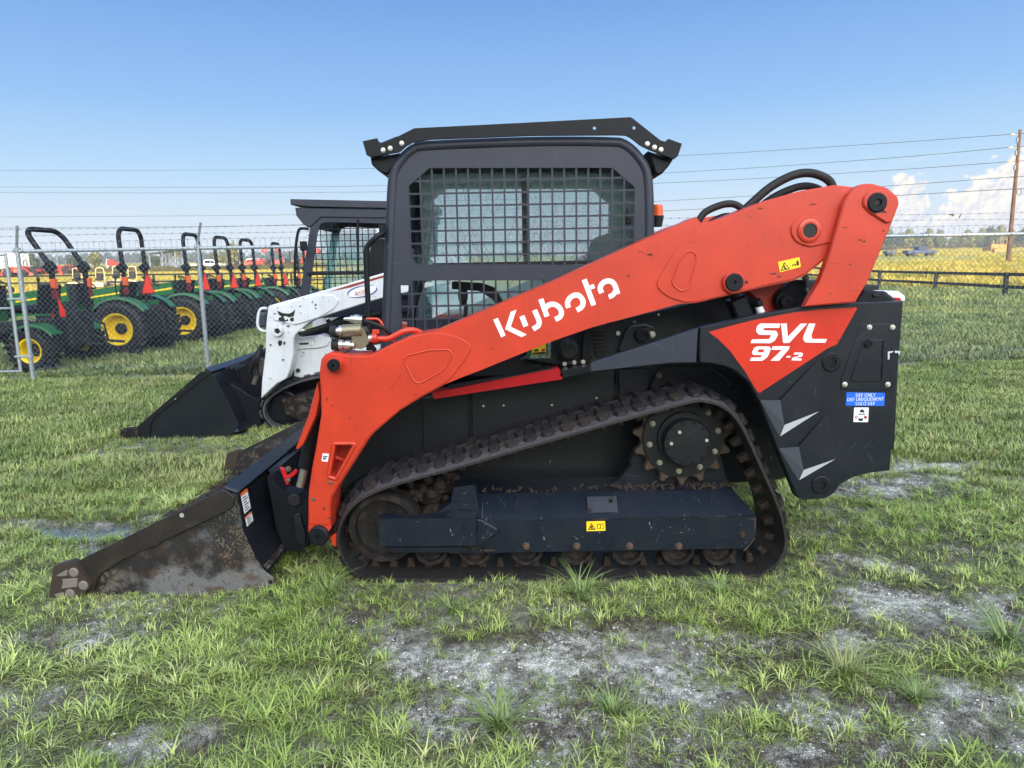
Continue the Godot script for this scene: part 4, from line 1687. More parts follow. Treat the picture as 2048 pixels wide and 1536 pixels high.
func loader_hull(t: Node3D) -> void:
	var b := B.new()
	b.plate(V([-0.734,1.133,0,0.214,1.281,0,1.084,1.483,0,2.009,1.44,0,2.094,0.573,0,1.513,0.351,0,0.547,0.294,0,-0.591,0.315,0,-0.871,0.394,0,-1.077,0.279,0,-1.05,0.485,0,-0.786,0.683,0]), -3.89, -4.87, .01)
	part("hull", b, M.hull, t)
	var pn := B.new()
	pn.plate(V([-0.495,0.864,0,-0.239,0.908,0,-0.249,0.517,0,-0.511,0.434,0]), -3.872, -3.89, .004)
	part("side_panel", pn, M.hull, t)
	var pn2 := B.new()
	pn2.plate(V([-0.222,0.91,0,0.564,1.019,0,0.566,0.718,0,-0.232,0.516,0]), -3.865, -3.89, .004)
	part("side_panel", pn2, M.hull, t)
	var pn3 := B.new()
	pn3.plate(V([0.584,1.005,0,0.763,1.01,0,0.743,0.828,0,0.599,0.78,0]), -3.86, -3.89, .004)
	part("side_panel", pn3, M.hull, t)
	var sh := B.new()
	sh.plate(V([0.819,1.012,0,0.896,1.022,0,1.089,1.007,0,1.257,0.893,0,1.405,0.65,0,1.036,0.911,0,0.76,0.91,0]), -3.84, -3.87, .004)
	part("wheel_arch_plate", sh, M.hull, t)
	bolt(Vector3(0.805,0.971,-3.84), .017, M.bolt_dark, t)
	bolt(Vector3(0.219,0.813,-3.86), .006, M.zinc, t)
	bolt(Vector3(0.466,0.848,-3.86), .006, M.zinc, t)
	bolt(Vector3(-0.16,0.814,-3.86), .006, M.zinc, t)
	bolt(Vector3(-0.049,0.815,-3.86), .006, M.zinc, t)
	var stb := B.new()
	stb.plate(V([1.174,0.83,0,1.207,0.913,0,1.241,0.891,0,1.205,0.807,0]), -3.75, -3.88, .004)
	part("stay_bracket", stb, M.black, t)
	# inside of the tower, dark
	var tw := B.new()
	tw.plate(V([0.045,1.075,0,0.262,1.22,0,0.823,1.343,0,1.114,1.404,0,1.43,1.478,0,1.643,1.474,0,1.654,1.262,0,1.015,1.112,0,0.423,1.008,0]), -3.80, -3.88, .01)
	part("tower_side", tw, M.hull, t)
	# red foot rail
	var r := B.new()
	r.plate(V([-0.415,0.934,0,0.243,1.053,0.005,0.251,1.032,0.005,0.248,1.014,0.005,0.264,0.995,0.003,-0.405,0.902,0.005]), -3.62, -3.70, .004)
	part("foot_rail", r, M.red, t)
	var r2 := B.new()
	r2.box((Vector3(-0.062,0.995,-3.66)) + Vector3(0, .006, -.02), Vector3(.55, .008, .09), .002, Basis(Vector3(0, 0, 1), .17))
	part("rail_flange", r2, M.hull, t)
	var sl := B.new()
	sl.plate(V([0.252,1.034,0,0.405,1.058,0,0.416,1.021,0,0.265,0.995,0]), -3.645, -3.75, .003)
	part("sill_bar", sl, M.navy, t)
	# filler cap
	var fc := Vector3(0.302,1.134,-3.74)
	var fb := B.new()
	fb.plate(V([0.257,1.089,0,0.355,1.093,0.008,0.35,1.053,0.008,0.267,1.049,0.008]), -3.755, -3.80, .003)
	fb.cyl(fc + Vector3(0, 0, -.06), fc, .056, .052, 20)
	var fill := part("filler_neck", fb, M.blackm, t)
	var kp := PackedVector3Array()
	for i in 8:
		var a := TAU * (i + .5) / 8
		kp.append(Vector3(fc.x + cos(a) * .055, fc.y + sin(a) * .055, .012))
	var kb := B.new()
	kb.plate(kp, -3.695, -3.745, .012)
	part("filler_cap", kb, M.blackm, fill)
	bolt(Vector3(0.282,1.055,-3.755), .012, M.zinc, fill)
	bolt(Vector3(0.333,1.062,-3.755), .012, M.zinc, fill)
	# diesel label
	var g := label_plate("fuel_label", V([0.084,1.155,0,0.216,1.202,0,0.215,1.08,0,0.083,1.08,0]), -3.797, M.green_label, t)
	label_plate("fuel_label_panel", V([0.111,1.139,0,0.186,1.164,0,0.186,1.102,0,0.11,1.101,0]), -3.7955, M.yellow_label, g)
	label_plate("fuel_pictogram", V([0.119,1.128,0,0.143,1.135,0,0.146,1.122,0,0.121,1.12,0]), -3.794, M.ink, g)
	label_plate("fuel_pictogram", V([0.159,1.13,0.008,0.181,1.138,0.008,0.181,1.121,0.008,0.162,1.119,0.008]), -3.794, M.red_ink, g)
	label_plate("fuel_print", V([0.113,1.114,0,0.183,1.119,0,0.183,1.105,0,0.113,1.104,0]), -3.794, M.ink, g)
	words("fuel_text", "DIESEL ONLY", .0165, Vector3(0.149,1.091,-3.79), M.white, g)
	words("fuel_text", "SOLO DIESEL", .0150, Vector3(0.203,1.127,-3.79), M.white, g, Basis(Vector3(0, 0, 1), PI * .5))
	var lt := B.new()
	lt.box(Vector3(0.128,1.052,-3.7), Vector3(.05, .012, .02), .003)
	lt.cyl(Vector3(0.128,1.038,-3.7), Vector3(0.128,1.062,-3.7), .008, .008, 8)
	part("latch", lt, M.black, t)
	# vent, strap, pivot plate
	var vt := B.new()
	vt.plate(V([0.447,1.124,0.011,0.469,1.244,0,0.519,1.27,0,0.512,1.091,0,0.461,1.081,0.011]), -3.785, -3.81, .002)
	var vent := part("vent_panel", vt, M.blackm, t)
	for y in [661, 668, 676, 684, 692, 700]:
		var s := B.new()
		var c := (Vector3(0.469,1.228,-3.78)).lerp(Vector3(0.469,1.124,-3.78), (y - 661.0) / 39.0)
		s.box(c + Vector3(.0, 0, -.001), Vector3(.05, .010, .012), .002)
		part("louvre", s, M.mud if y < 676 else M.ink, vent)
	var sp := B.new()
	sp.plate(V([0.382,1.238,0,0.424,1.258,0,0.414,1.105,0,0.432,1.1,0,0.403,1.055,0.008,0.372,1.063,0.008]), -3.74, -3.78, .004)
	part("strap", sp, M.black, t)
	bolt(Vector3(0.379,1.067,-3.735), .012, M.zinc, t)
	var pp := B.new()
	pp.plate(V([0.606,1.211,0.016,0.632,1.253,0.021,0.706,1.262,0.026,0.759,1.243,0.026,0.765,1.176,0.016,0.723,1.156,0,0.633,1.126,0.016,0.57,1.111,0.011,0.57,1.135,0]), -3.75, -3.80, .006)
	var pv := part("pivot_plate", pp, M.navy, t)
	var pb := B.new()
	pb.lathe(Vector3(0.692,1.204,-3.745), Vector3(0, 0, 1), PackedVector2Array([Vector2(0, .040), Vector2(.02, .038), Vector2(.022, .028), Vector2(.012, .026), Vector2(.012, .012), Vector2(.004, .010), Vector2(.004, 0)]), 26)
	part("pivot_pin", pb, M.black, pv)
	bolt(Vector3(0.743,1.206,-3.735), .018, M.zinc, pv)
	bolt(Vector3(0.572,1.21,-3.79), .012, M.zinc, t)
	bolt(Vector3(0.659,1.267,-3.79), .011, M.bolt_dark, t)
	bolt(Vector3(0.787,1.307,-3.79), .006, M.zinc, t)

func loader_cab(t: Node3D) -> void:
	var z := -3.86
	var zi := -4.90
	var tube_pts := V([-0.715,1.136,0,-0.684,1.514,0,-0.655,1.854,0,-0.63,2.061,0,-0.584,2.146,0,-0.513,2.208,0,-0.421,2.229,0,0.122,2.24,0,0.513,2.233,0,0.62,2.217,0,0.709,2.14,0,0.761,2.025,0,0.773,1.718,0,0.769,1.488,0,0.758,1.11,0])
	var out := tube_pts.duplicate()
	for i in out.size():
		out[i].z = 0.03 if i > 0 and i < out.size() - 1 else 0.0
	# side frame plate with two openings
	var up := V([-0.53,2.001,0.003,-0.413,2.093,0.003,0.55,2.077,0.003,0.667,1.976,0.003,0.665,1.649,0.003,0.564,1.574,0.003,-0.498,1.593,0.003,-0.536,1.638,0.003])
	var lo := V([-0.599,1.483,0.003,-0.534,1.482,0,-0.533,1.508,0.003,0.187,1.496,0.003,0.185,1.224,0.003,-0.604,1.238,0.003])
	var b := B.new()
	b.plate(out, z - .012, z - .03, 0.0, [up, lo])
	var fr := part("cab_side", b, M.cab, t)
	var pipe := PackedVector3Array()
	var sm := smooth(tube_pts, 5)
	for p in sm:
		pipe.append(Vector3(p.x, p.y, z - .03))
	var inset := PackedVector3Array()
	for i in pipe.size():
		var tt := (pipe[mini(i + 1, pipe.size() - 1)] - pipe[maxi(i - 1, 0)]).normalized()
		inset.append(pipe[i] + Vector3(tt.y, -tt.x, 0) * .026)
	var tb := B.new()
	tb.tube(inset, .029, 14)
	part("roll_cage_tube", tb, M.cab, t)
	var far := PackedVector3Array()
	for p in inset:
		far.append(Vector3(p.x, p.y, zi + .03))
	var tb2 := B.new()
	tb2.tube(far, .029, 10)
	part("roll_cage_tube", tb2, M.cab, t)
	# roof skin, front and rear posts, back wall
	var rf := B.new()
	for i in range(8, inset.size() - 9):
		var a := inset[i]
		var c := inset[i + 1]
		rf.quad(Vector3(a.x, a.y + .02, z - .03), Vector3(c.x, c.y + .02, z - .03), Vector3(c.x, c.y + .02, zi + .03), Vector3(a.x, a.y + .02, zi + .03))
		rf.quad(Vector3(a.x, a.y - .02, z - .03), Vector3(a.x, a.y - .02, zi + .03), Vector3(c.x, c.y - .02, zi + .03), Vector3(c.x, c.y - .02, z - .03))
	part("roof", rf, M.cab, t)
	var fs := B.new()
	fs.plate(out, zi + .03, zi + .012, 0.0, [up, lo])
	part("cab_side", fs, M.cab, t)
	# upper and lower guards
	var u0 := Vector3(-0.535,1.596,-3.86)
	var u1 := Vector3(0.666,2.075,-3.86)
	var gd := Node3D.new()
	gd.name = "window_guard"
	t.add_child(gd, true)
	grille(Vector3(-0.594,1.848,-3.86).x, Vector3(0.676,1.826,-3.86).x, Vector3(0.054,1.574,-3.86).y, Vector3(0.062,2.091,-3.86).y, 20, 8, .0098, z - .020, gd, M.cab)
	var gd2 := Node3D.new()
	gd2.name = "window_guard"
	t.add_child(gd2, true)
	grille(Vector3(-0.663,1.379,-3.86).x, Vector3(0.246,1.364,-3.86).x, Vector3(-0.223,1.231,-3.86).y, Vector3(-0.216,1.505,-3.86).y, 14, 4, .0098, z - .020, gd2, M.cab)
	# corner fillers that clip the opening
	for tri in [V([-0.536,2.103,0,-0.405,2.1,0,-0.54,1.991,0]), V([0.539,2.085,0,0.676,2.082,0,0.677,1.965,0]), V([-0.549,1.649,0,-0.482,1.579,0,-0.552,1.58,0]), V([0.681,1.659,0,0.682,1.559,0,0.553,1.561,0])]:
		var c := B.new()
		c.plate(tri, z - .0165, z - .024)
		part("corner_plate", c, M.cab, fr)
	# glass: near sliding pane, far fogged pane, frames
	var ng := B.new()
	var p0 := Vector3(-0.477,1.579,-3.93)
	var p1 := Vector3(0.691,2.071,-3.93)
	ng.quad(Vector3(p0.x, p0.y, -3.93), Vector3(p1.x, p0.y, -3.93), Vector3(p1.x, p1.y, -3.93), Vector3(p0.x, p1.y, -3.93))
	var ngp := part("side_window", ng, M.glass, t)
	var fg := B.new()
	var q0 := Vector3(-0.624,1.229,-4.83)
	var q1 := Vector3(0.85,2.182,-4.83)
	fg.uvquad(Vector3(q0.x, q0.y, -4.83), Vector3(q1.x, q0.y, -4.83), Vector3(q1.x, q1.y, -4.83), Vector3(q0.x, q1.y, -4.83))
	part("far_window", fg, M.fogged, t, "fogged far side window of the cab")
	var mu := B.new()
	mu.box((Vector3(0.081,1.841,-3.93)) + Vector3(0, 0, .004), Vector3(.022, .42, .022), .003)
	mu.box((Vector3(0.055,1.589,-3.93)) + Vector3(0, 0, .004), Vector3(.95, .02, .022), .003)
	part("window_frame", mu, M.blackm, ngp)
	var mu2 := B.new()
	mu2.box((Vector3(0.111,1.878,-4.8)), Vector3(.04, .55, .03), .004)
	mu2.box((Vector3(0.107,1.552,-4.8)), Vector3(.98, .05, .03), .004)
	part("window_frame", mu2, M.blackm, t)
	var hd := B.new()
	hd.box(Vector3(0.63,1.837,-3.92), Vector3(.022, .06, .02), .004)
	hd.box(Vector3(0.641,1.805,-3.92), Vector3(.028, .03, .02), .004)
	part("window_latch", hd, M.blackm, ngp)
	# seat, lever, dash, ceiling inside
	var se := B.new()
	se.plate(V([0.467,1.488,0.035,0.525,1.746,0.058,0.67,1.766,0.058,0.708,1.426,0.029,0.615,1.193,0.03,0.112,1.187,0.041,0.113,1.296,0.041]), -4.12, -4.64, .03)
	part("seat", se, M.blackm, t)
	var ar := B.new()
	ar.plate(V([-0.33,1.498,0.014,-0.159,1.484,0.014,-0.088,1.457,0.017,-0.046,1.385,0,0.053,1.269,0,-0.006,1.241,0,-0.103,1.392,0,-0.174,1.439,0.017,-0.331,1.453,0.011]), -4.05, -4.11, .01)
	part("armrest", ar, M.blackm, t)
	var jl := B.new()
	jl.tube(T([-0.263,1.276,-4.08,-0.255,1.356,-4.08,-0.271,1.396,-4.08]), .012, 8)
	jl.lathe(Vector3(-0.271,1.39,-4.08), Vector3(0, 1, 0), PackedVector2Array([Vector2(-.03, .012), Vector2(0, .026), Vector2(.04, .03), Vector2(.075, .018), Vector2(.08, 0)]), 14)
	part("joystick", jl, M.blackm, t)
	var ds := B.new()
	ds.tube(T([-0.581,1.28,-4.1,-0.535,1.422,-4.1,-0.498,1.507,-4.1,-0.464,1.73,-4.1,-0.438,1.895,-4.1]), .018, 8)
	part("front_post", ds, M.blackm, t)
	var cl := B.new()
	cl.box(Vector3(Vector3(0.07,2.144,-4.4).x, Vector3(0.076,2.157,-4.83).y + .03, -4.38), Vector3(.9, .06, .9), .01)
	part("ceiling_liner", cl, M.blackm, t)
	var fl := B.new()
	fl.box(Vector3(Vector3(0.054,1.061,-4.4).x, .95, -4.38), Vector3(1.05, .06, .98))
	part("cab_floor", fl, M.blackm, t)
	var bw := B.new()
	bw.box(Vector3(Vector3(0.847,1.357,-4.4).x - .02, 1.30, -4.38), Vector3(.03, .55, .96))
	part("rear_wall", bw, M.blackm, t)
	# roof rack plates with bolts
	var pl := V([-0.751,2.226,0,-0.675,2.24,0,-0.668,2.222,0,-0.655,2.217,0,-0.576,2.246,0,-0.569,2.246,0,-0.481,2.286,0,0.065,2.303,0,0.634,2.322,0.005,0.649,2.314,0,0.791,2.205,0,0.814,2.198,0,0.832,2.212,0,0.903,2.186,0,0.883,2.124,0,0.863,2.109,0,0.737,2.156,0,0.684,2.182,0,0.637,2.218,0.016,0.611,2.231,0.016,0.559,2.234,0,0.121,2.238,0,-0.079,2.234,0,-0.396,2.228,0,-0.487,2.217,0,-0.526,2.198,0,-0.562,2.168,0,-0.713,2.146,0,-0.734,2.156,0])
	for zz in [-3.835, -4.925]:
		var rk := B.new()
		var holes := []
		for h in [Vector3(0.449,2.271,-3.84), Vector3(0.654,2.269,-3.84)]:
			var hp := PackedVector3Array()
			for i in 12:
				hp.append(Vector3(h.x + cos(TAU * i / 12) * .009, h.y + sin(TAU * i / 12) * .009, 0))
			holes.append(hp)
		rk.plate(pl, zz + .006, zz - .006, .0015, holes)
		var rp := part("roof_rail", rk, M.black, t)
		if zz > -4.0:
			for q in [Vector3(-0.647,2.18,-3.84), Vector3(-0.61,2.188,-3.84), Vector3(-0.549,2.212,-3.84), Vector3(0.723,2.188,-3.84), Vector3(0.76,2.17,-3.84), Vector3(0.794,2.158,-3.84)]:
				bolt(Vector3(q.x, q.y, zz + .006), .0125, M.zinc, rp)
	for q in [[Vector3(-0.709,2.191,-3.84), .25], [Vector3(0.856,2.157,-3.84), -.35]]:
		var cb := B.new()
		var cq: Vector3 = q[0]
		cb.box(Vector3(cq.x, cq.y, -4.38), Vector3(.06, .05, 1.07), .006, Basis(Vector3(0, 0, 1), q[1]))
		part("light_bar", cb, M.black, t)
	# rounded visors under the rail ends
	for q in [[V([-0.724,2.149,0,-0.567,2.172,0,-0.596,2.112,0,-0.638,2.061,0.021,-0.685,2.082,0.026,-0.718,2.114,0.021]), "visor"], [V([0.737,2.16,0,0.869,2.115,0,0.848,2.082,0.021,0.807,2.037,0.021,0.778,2.042,0.011,0.761,2.089,0]), "visor"]]:
		var vb := B.new()
		vb.plate(q[0], -3.875, -4.88, .008)
		part(q[1], vb, M.black, t)
	# grab handle at the front
	var gh := B.new()
	gh.tube(smooth(T([-0.661,1.765,-3.84,-0.689,1.743,-3.8,-0.741,1.697,-3.8,-0.753,1.659,-3.8,-0.758,1.516,-3.8,-0.759,1.278,-3.8,-0.766,1.143,-3.8]), 4), .0145, 10)
	gh.box(Vector3(-0.674,1.768,-3.84), Vector3(.035, .07, .03), .006)
	part("grab_handle", gh, M.black, t)
	label_plate("small_tag", V([-0.696,1.782,0,-0.685,1.782,0,-0.686,1.759,0,-0.697,1.759,0]), -3.815, M.white, t)
	# beacon beyond the rear corner
	var be := B.new()
	be.lathe(Vector3(0.959,1.853,-4.7), Vector3(0, 1, 0), PackedVector2Array([Vector2(-.04, .03), Vector2(.03, .042), Vector2(.03, .036)]), 16)
	var beo := part("beacon", be, M.blackm, t)
	var be2 := B.new()
	be2.lathe(Vector3(0.959,1.853,-4.7), Vector3(0, 1, 0), PackedVector2Array([Vector2(.03, .036), Vector2(.085, .034), Vector2(.10, .028), Vector2(.102, 0)]), 16)
	part("beacon_lens", be2, M.lamp_orange, beo)

func loader_panel(t: Node3D) -> void:
	var z := -3.34
	var b := B.new()
	var pan := V([0.89,1.271,0,1.144,1.325,0,1.375,1.363,0,1.623,1.377,0,1.841,1.38,0,1.839,1.092,0,1.833,0.559,0,1.741,0.55,0.034,1.655,0.528,0.034,1.597,0.494,0.024,1.569,0.45,0.024,1.527,0.423,0.02,1.42,0.418,0.02,1.389,0.426,0.02,1.293,0.647,0,1.187,0.906,0.072,1.131,1.006,0.048,1.071,1.06,0.048,1.011,1.087,0.048,0.946,1.102,0.047,0.894,1.106,0,0.887,1.19,0])
	b.plate(pan, z, z - .06, .005)
	var p := part("rear_side_panel", b, M.navy, t)
	var wg := B.new()
	wg.plate(V([0.374,1.069,0.005,0.374,1.104,0.005,0.388,1.116,0.007,0.594,1.179,0,0.884,1.269,0,0.877,1.105,0,0.756,1.105,0,0.664,1.097,0]), z - .003, z - .05, .004)
	part("fender_wing", wg, M.cab, t)
	# orange decal with its letters
	var d := label_plate("side_decal", V([0.93,1.251,0.005,1.045,1.281,0,1.145,1.304,0,1.264,1.325,0,1.336,1.337,0,1.451,1.348,0,1.619,1.354,0.005,1.624,1.349,0,1.54,1.183,0,1.498,1.165,0,1.181,0.955,0.005,1.167,0.967,0,1.109,1.06,0,1.035,1.159,0,0.975,1.218,0]), z, M.decal_orange, p)
	var lz := z + .002
	var s := V([1.266,1.285,0,1.172,1.287,0.009,1.157,1.274,0.007,1.153,1.251,0.009,1.167,1.234,0.009,1.226,1.232,0.002,1.217,1.213,0.005,1.135,1.212,0,1.13,1.195,0,1.221,1.193,0.009,1.243,1.204,0.009,1.258,1.233,0.009,1.248,1.251,0.009,1.183,1.255,0.002,1.193,1.266,0.005,1.262,1.265,0])
	letter("letter", s, lz, M.white, d)
	letter("letter", V([1.269,1.285,0,1.296,1.285,0,1.304,1.222,0,1.362,1.283,0,1.393,1.283,0,1.312,1.193,0.007,1.283,1.193,0.007]), lz, M.white, d)
	letter("letter", V([1.401,1.283,0,1.431,1.282,0,1.415,1.23,0.005,1.419,1.21,0.007,1.489,1.208,0,1.483,1.191,0,1.389,1.193,0.009,1.377,1.208,0.009,1.378,1.224,0]), lz, M.white, d)
	letter("digit", V([1.164,1.179,0.009,1.218,1.178,0.009,1.227,1.168,0.009,1.214,1.13,0.014,1.189,1.11,0.012,1.129,1.111,0,1.135,1.126,0,1.179,1.126,0.005,1.188,1.137,0,1.143,1.139,0.007,1.137,1.15,0.007,1.148,1.173,0.009]), lz, M.white, d, [V([1.169,1.165,0.002,1.198,1.164,0.002,1.191,1.15,0.002,1.162,1.151,0.002])])
	letter("digit", V([1.235,1.178,0,1.315,1.177,0,1.311,1.162,0,1.267,1.109,0,1.228,1.11,0,1.28,1.161,0,1.229,1.162,0]), lz, M.white, d)
	letter("hyphen", V([1.303,1.131,0,1.321,1.131,0,1.319,1.123,0,1.301,1.123,0]), lz, M.white, d)
	letter("digit", V([1.34,1.147,0,1.372,1.146,0.005,1.38,1.141,0.005,1.376,1.127,0.007,1.341,1.12,0,1.375,1.117,0,1.373,1.108,0,1.327,1.109,0,1.329,1.121,0.005,1.36,1.13,0.002,1.363,1.137,0,1.335,1.137,0]), lz, M.white, d)
	# raised chevron facets
	for q in [[Vector3(1.186,0.92,-3.34), Vector3(1.277,0.921,-3.34), Vector3(1.302,0.8,-3.34), Vector3(1.285,0.741,-3.34), Vector3(1.469,0.861,-3.34), Vector3(1.496,1.156,-3.34)], [Vector3(1.285,0.682,-3.34), Vector3(1.376,0.691,-3.34), Vector3(1.405,0.575,-3.34), Vector3(1.387,0.52,-3.34), Vector3(1.561,0.624,-3.34), Vector3(1.513,0.854,-3.34)]]:
		var lift := Vector3(0, 0, .016)
		var e := B.new()
		var A: Vector3 = q[0] + Vector3(0, 0, .001)
		var Bp: Vector3 = q[1] + lift
		var C: Vector3 = q[2] + lift
		var D: Vector3 = q[3] + Vector3(0, 0, .002)
		var E: Vector3 = q[4] + Vector3(0, 0, .006)
		var F: Vector3 = q[5] + Vector3(0, 0, .001)
		e.quad(A, D, C, Bp)
		part("chevron_facet", e, M.silver_dim, p)  # facet coloured paler than the panel for the sky sheen on it
		var e2 := B.new()
		e2.quad(Bp, C, E, F)
		part("chevron_face", e2, M.navy, p)
		var e3 := B.new()
		e3.tri(C + Vector3(0, 0, .001), D + Vector3(.004, 0, .001), E)
		part("chevron_stripe", e3, M.silver, p)
	# pivot bosses
	for q in [Vector3(1.516,1.098,-3.34), Vector3(1.498,0.494,-3.34)]:
		var pb := B.new()
		pb.lathe(q, Vector3(0, 0, 1), PackedVector2Array([Vector2(-.01, .046), Vector2(.006, .046), Vector2(.010, .040), Vector2(.010, .022), Vector2(.004, .020), Vector2(.004, .008), Vector2(-.006, .007), Vector2(-.006, 0)]), 28)
		part("pivot_boss", pb, M.black, p)
	# access panel, door and hinges
	var ap := B.new()
	ap.plate(V([1.648,1.276,0.009,1.803,1.276,0.009,1.8,1.15,0,1.804,0.956,0.01,1.566,0.965,0.012,1.566,1.006,0.01]), z + .006, z - .002, .003)
	var app := part("access_panel", ap, M.navy, p)
	for q in [Vector3(1.685,1.26,-3.34), Vector3(1.794,1.258,-3.34), Vector3(1.585,0.99,-3.34), Vector3(1.79,0.986,-3.34)]:
		bolt(q + Vector3(0, 0, .006), .0125, M.zinc, app)
	var dr := B.new()
	dr.plate(V([1.662,1.2,0.014,1.756,1.203,0.005,1.76,1.002,0.005,1.607,1.005,0.019]), z + .012, z + .004, .003)
	var drp := part("filler_door", dr, M.navy, app)
	var lk := B.new()
	lk.lathe((Vector3(1.682,1.183,-3.34)) + Vector3(0, 0, .012), Vector3(0, 0, 1), PackedVector2Array([Vector2(0, .021), Vector2(.008, .019), Vector2(.008, .011), Vector2(.004, .01), Vector2(.004, 0)]), 18)
	lk.box((Vector3(1.67,1.181,-3.34)) + Vector3(0, 0, .016), Vector3(.022, .014, .008), .003)
	part("lock", lk, M.black, drp)
	for q in [Vector3(1.754,1.156,-3.34), Vector3(1.757,1.053,-3.34)]:
		var hg := B.new()
		hg.cyl(q + Vector3(0, -.045, .013), q + Vector3(0, .045, .013), .005, .005, 8)
		part("hinge", hg, M.navy, drp)
	# scraped edge
	label_plate("bare_metal_scrape", V([1.779,1.144,0,1.803,1.146,0,1.805,1.141,0,1.787,1.136,0,1.789,1.108,0,1.782,1.105,0]), z + .0065, M.silver, p)
	label_plate("bare_metal_scrape", V([1.812,1.148,0,1.838,1.145,0,1.835,1.124,0,1.827,1.138,0,1.813,1.136,0]), z + .0065, M.silver, p)
	var bl := label_plate("fluid_label", V([1.598,0.951,0,1.783,0.945,0,1.782,0.881,0,1.598,0.886,0]), z, M.blue_label, p)
	words("label_text", "DEF ONLY", .0215, (Vector3(1.689,0.935,-3.34)) + Vector3(0, 0, .002), M.white, bl)
	words("label_text", "DEF UNIQUEMENT", .0210, (Vector3(1.69,0.915,-3.34)) + Vector3(0, 0, .002), M.white, bl)
	words("label_text", "SOLO DEF", .0215, (Vector3(1.69,0.894,-3.34)) + Vector3(0, 0, .002), M.white, bl)
	var wl := label_plate("pictogram_label", V([1.639,0.876,0.004,1.709,0.875,0.004,1.71,0.803,0.004,1.639,0.805,0.004]), z, M.white, p)
	var pz := z + .0018
	label_plate("pictogram", V([1.666,0.861,0,1.678,0.868,0,1.688,0.858,0,1.688,0.85,0,1.669,0.853,0]), pz, M.ink, wl)
	label_plate("pictogram", V([1.66,0.845,0,1.693,0.844,0,1.694,0.841,0,1.66,0.841,0]), pz, M.ink, wl)
	label_plate("pictogram", V([1.644,0.829,0.007,1.652,0.839,0.007,1.663,0.829,0.007,1.654,0.819,0.007]), pz, M.red_ink, wl)
	label_plate("pictogram", V([1.647,0.829,0.005,1.652,0.834,0.005,1.658,0.829,0.005,1.654,0.824,0.005]), pz + .0012, M.white, wl)
	label_plate("pictogram", V([1.686,0.828,0.007,1.694,0.838,0.007,1.704,0.828,0.007,1.696,0.818,0.007]), pz, M.red_ink, wl)
	label_plate("pictogram", V([1.688,0.828,0,1.702,0.828,0,1.696,0.821,0]), pz + .0012, M.ink, wl)
	label_plate("pictogram", V([1.663,0.824,0,1.673,0.821,0,1.683,0.824,0,1.683,0.811,0,1.674,0.809,0,1.664,0.812,0]), pz, M.ink, wl)
	# rear hood between the panels and the lamp housing behind
	var hd := B.new()
	hd.plate(V([1.629,1.349,0,1.691,1.437,0,1.781,1.423,0.019,1.868,1.376,0,1.881,1.352,0,1.894,0.641,0,1.672,0.619,0]), -3.42, -5.34, .01)
	part("rear_hood", hd, M.black, t)
	var hs := B.new()
	hs.plate(V([1.733,1.41,0.007,1.759,1.414,0.007,1.77,1.402,0.007,1.736,1.4,0.007]), -3.41, -3.43)
	part("hood_slot", hs, M.ink, t)
	var lm := B.new()
	lm.plate(V([1.809,1.423,0,1.88,1.422,0.012,1.913,1.397,0.015,1.915,1.373,0,1.876,1.371,0]), -3.46, -3.62, .004)
	var lmp := part("rear_lamp_housing", lm, M.white, t)
	var ln := B.new()
	ln.plate(V([1.854,1.392,0.005,1.886,1.391,0.007,1.897,1.374,0,1.865,1.375,0]), -3.457, -3.48)
	part("lamp_lens", ln, M.red, lmp)
	# far side panel
	var fp := B.new()
	fp.plate(pan, -5.36, -5.42, .005)
	part("far_side_panel", fp, M.navy, t)


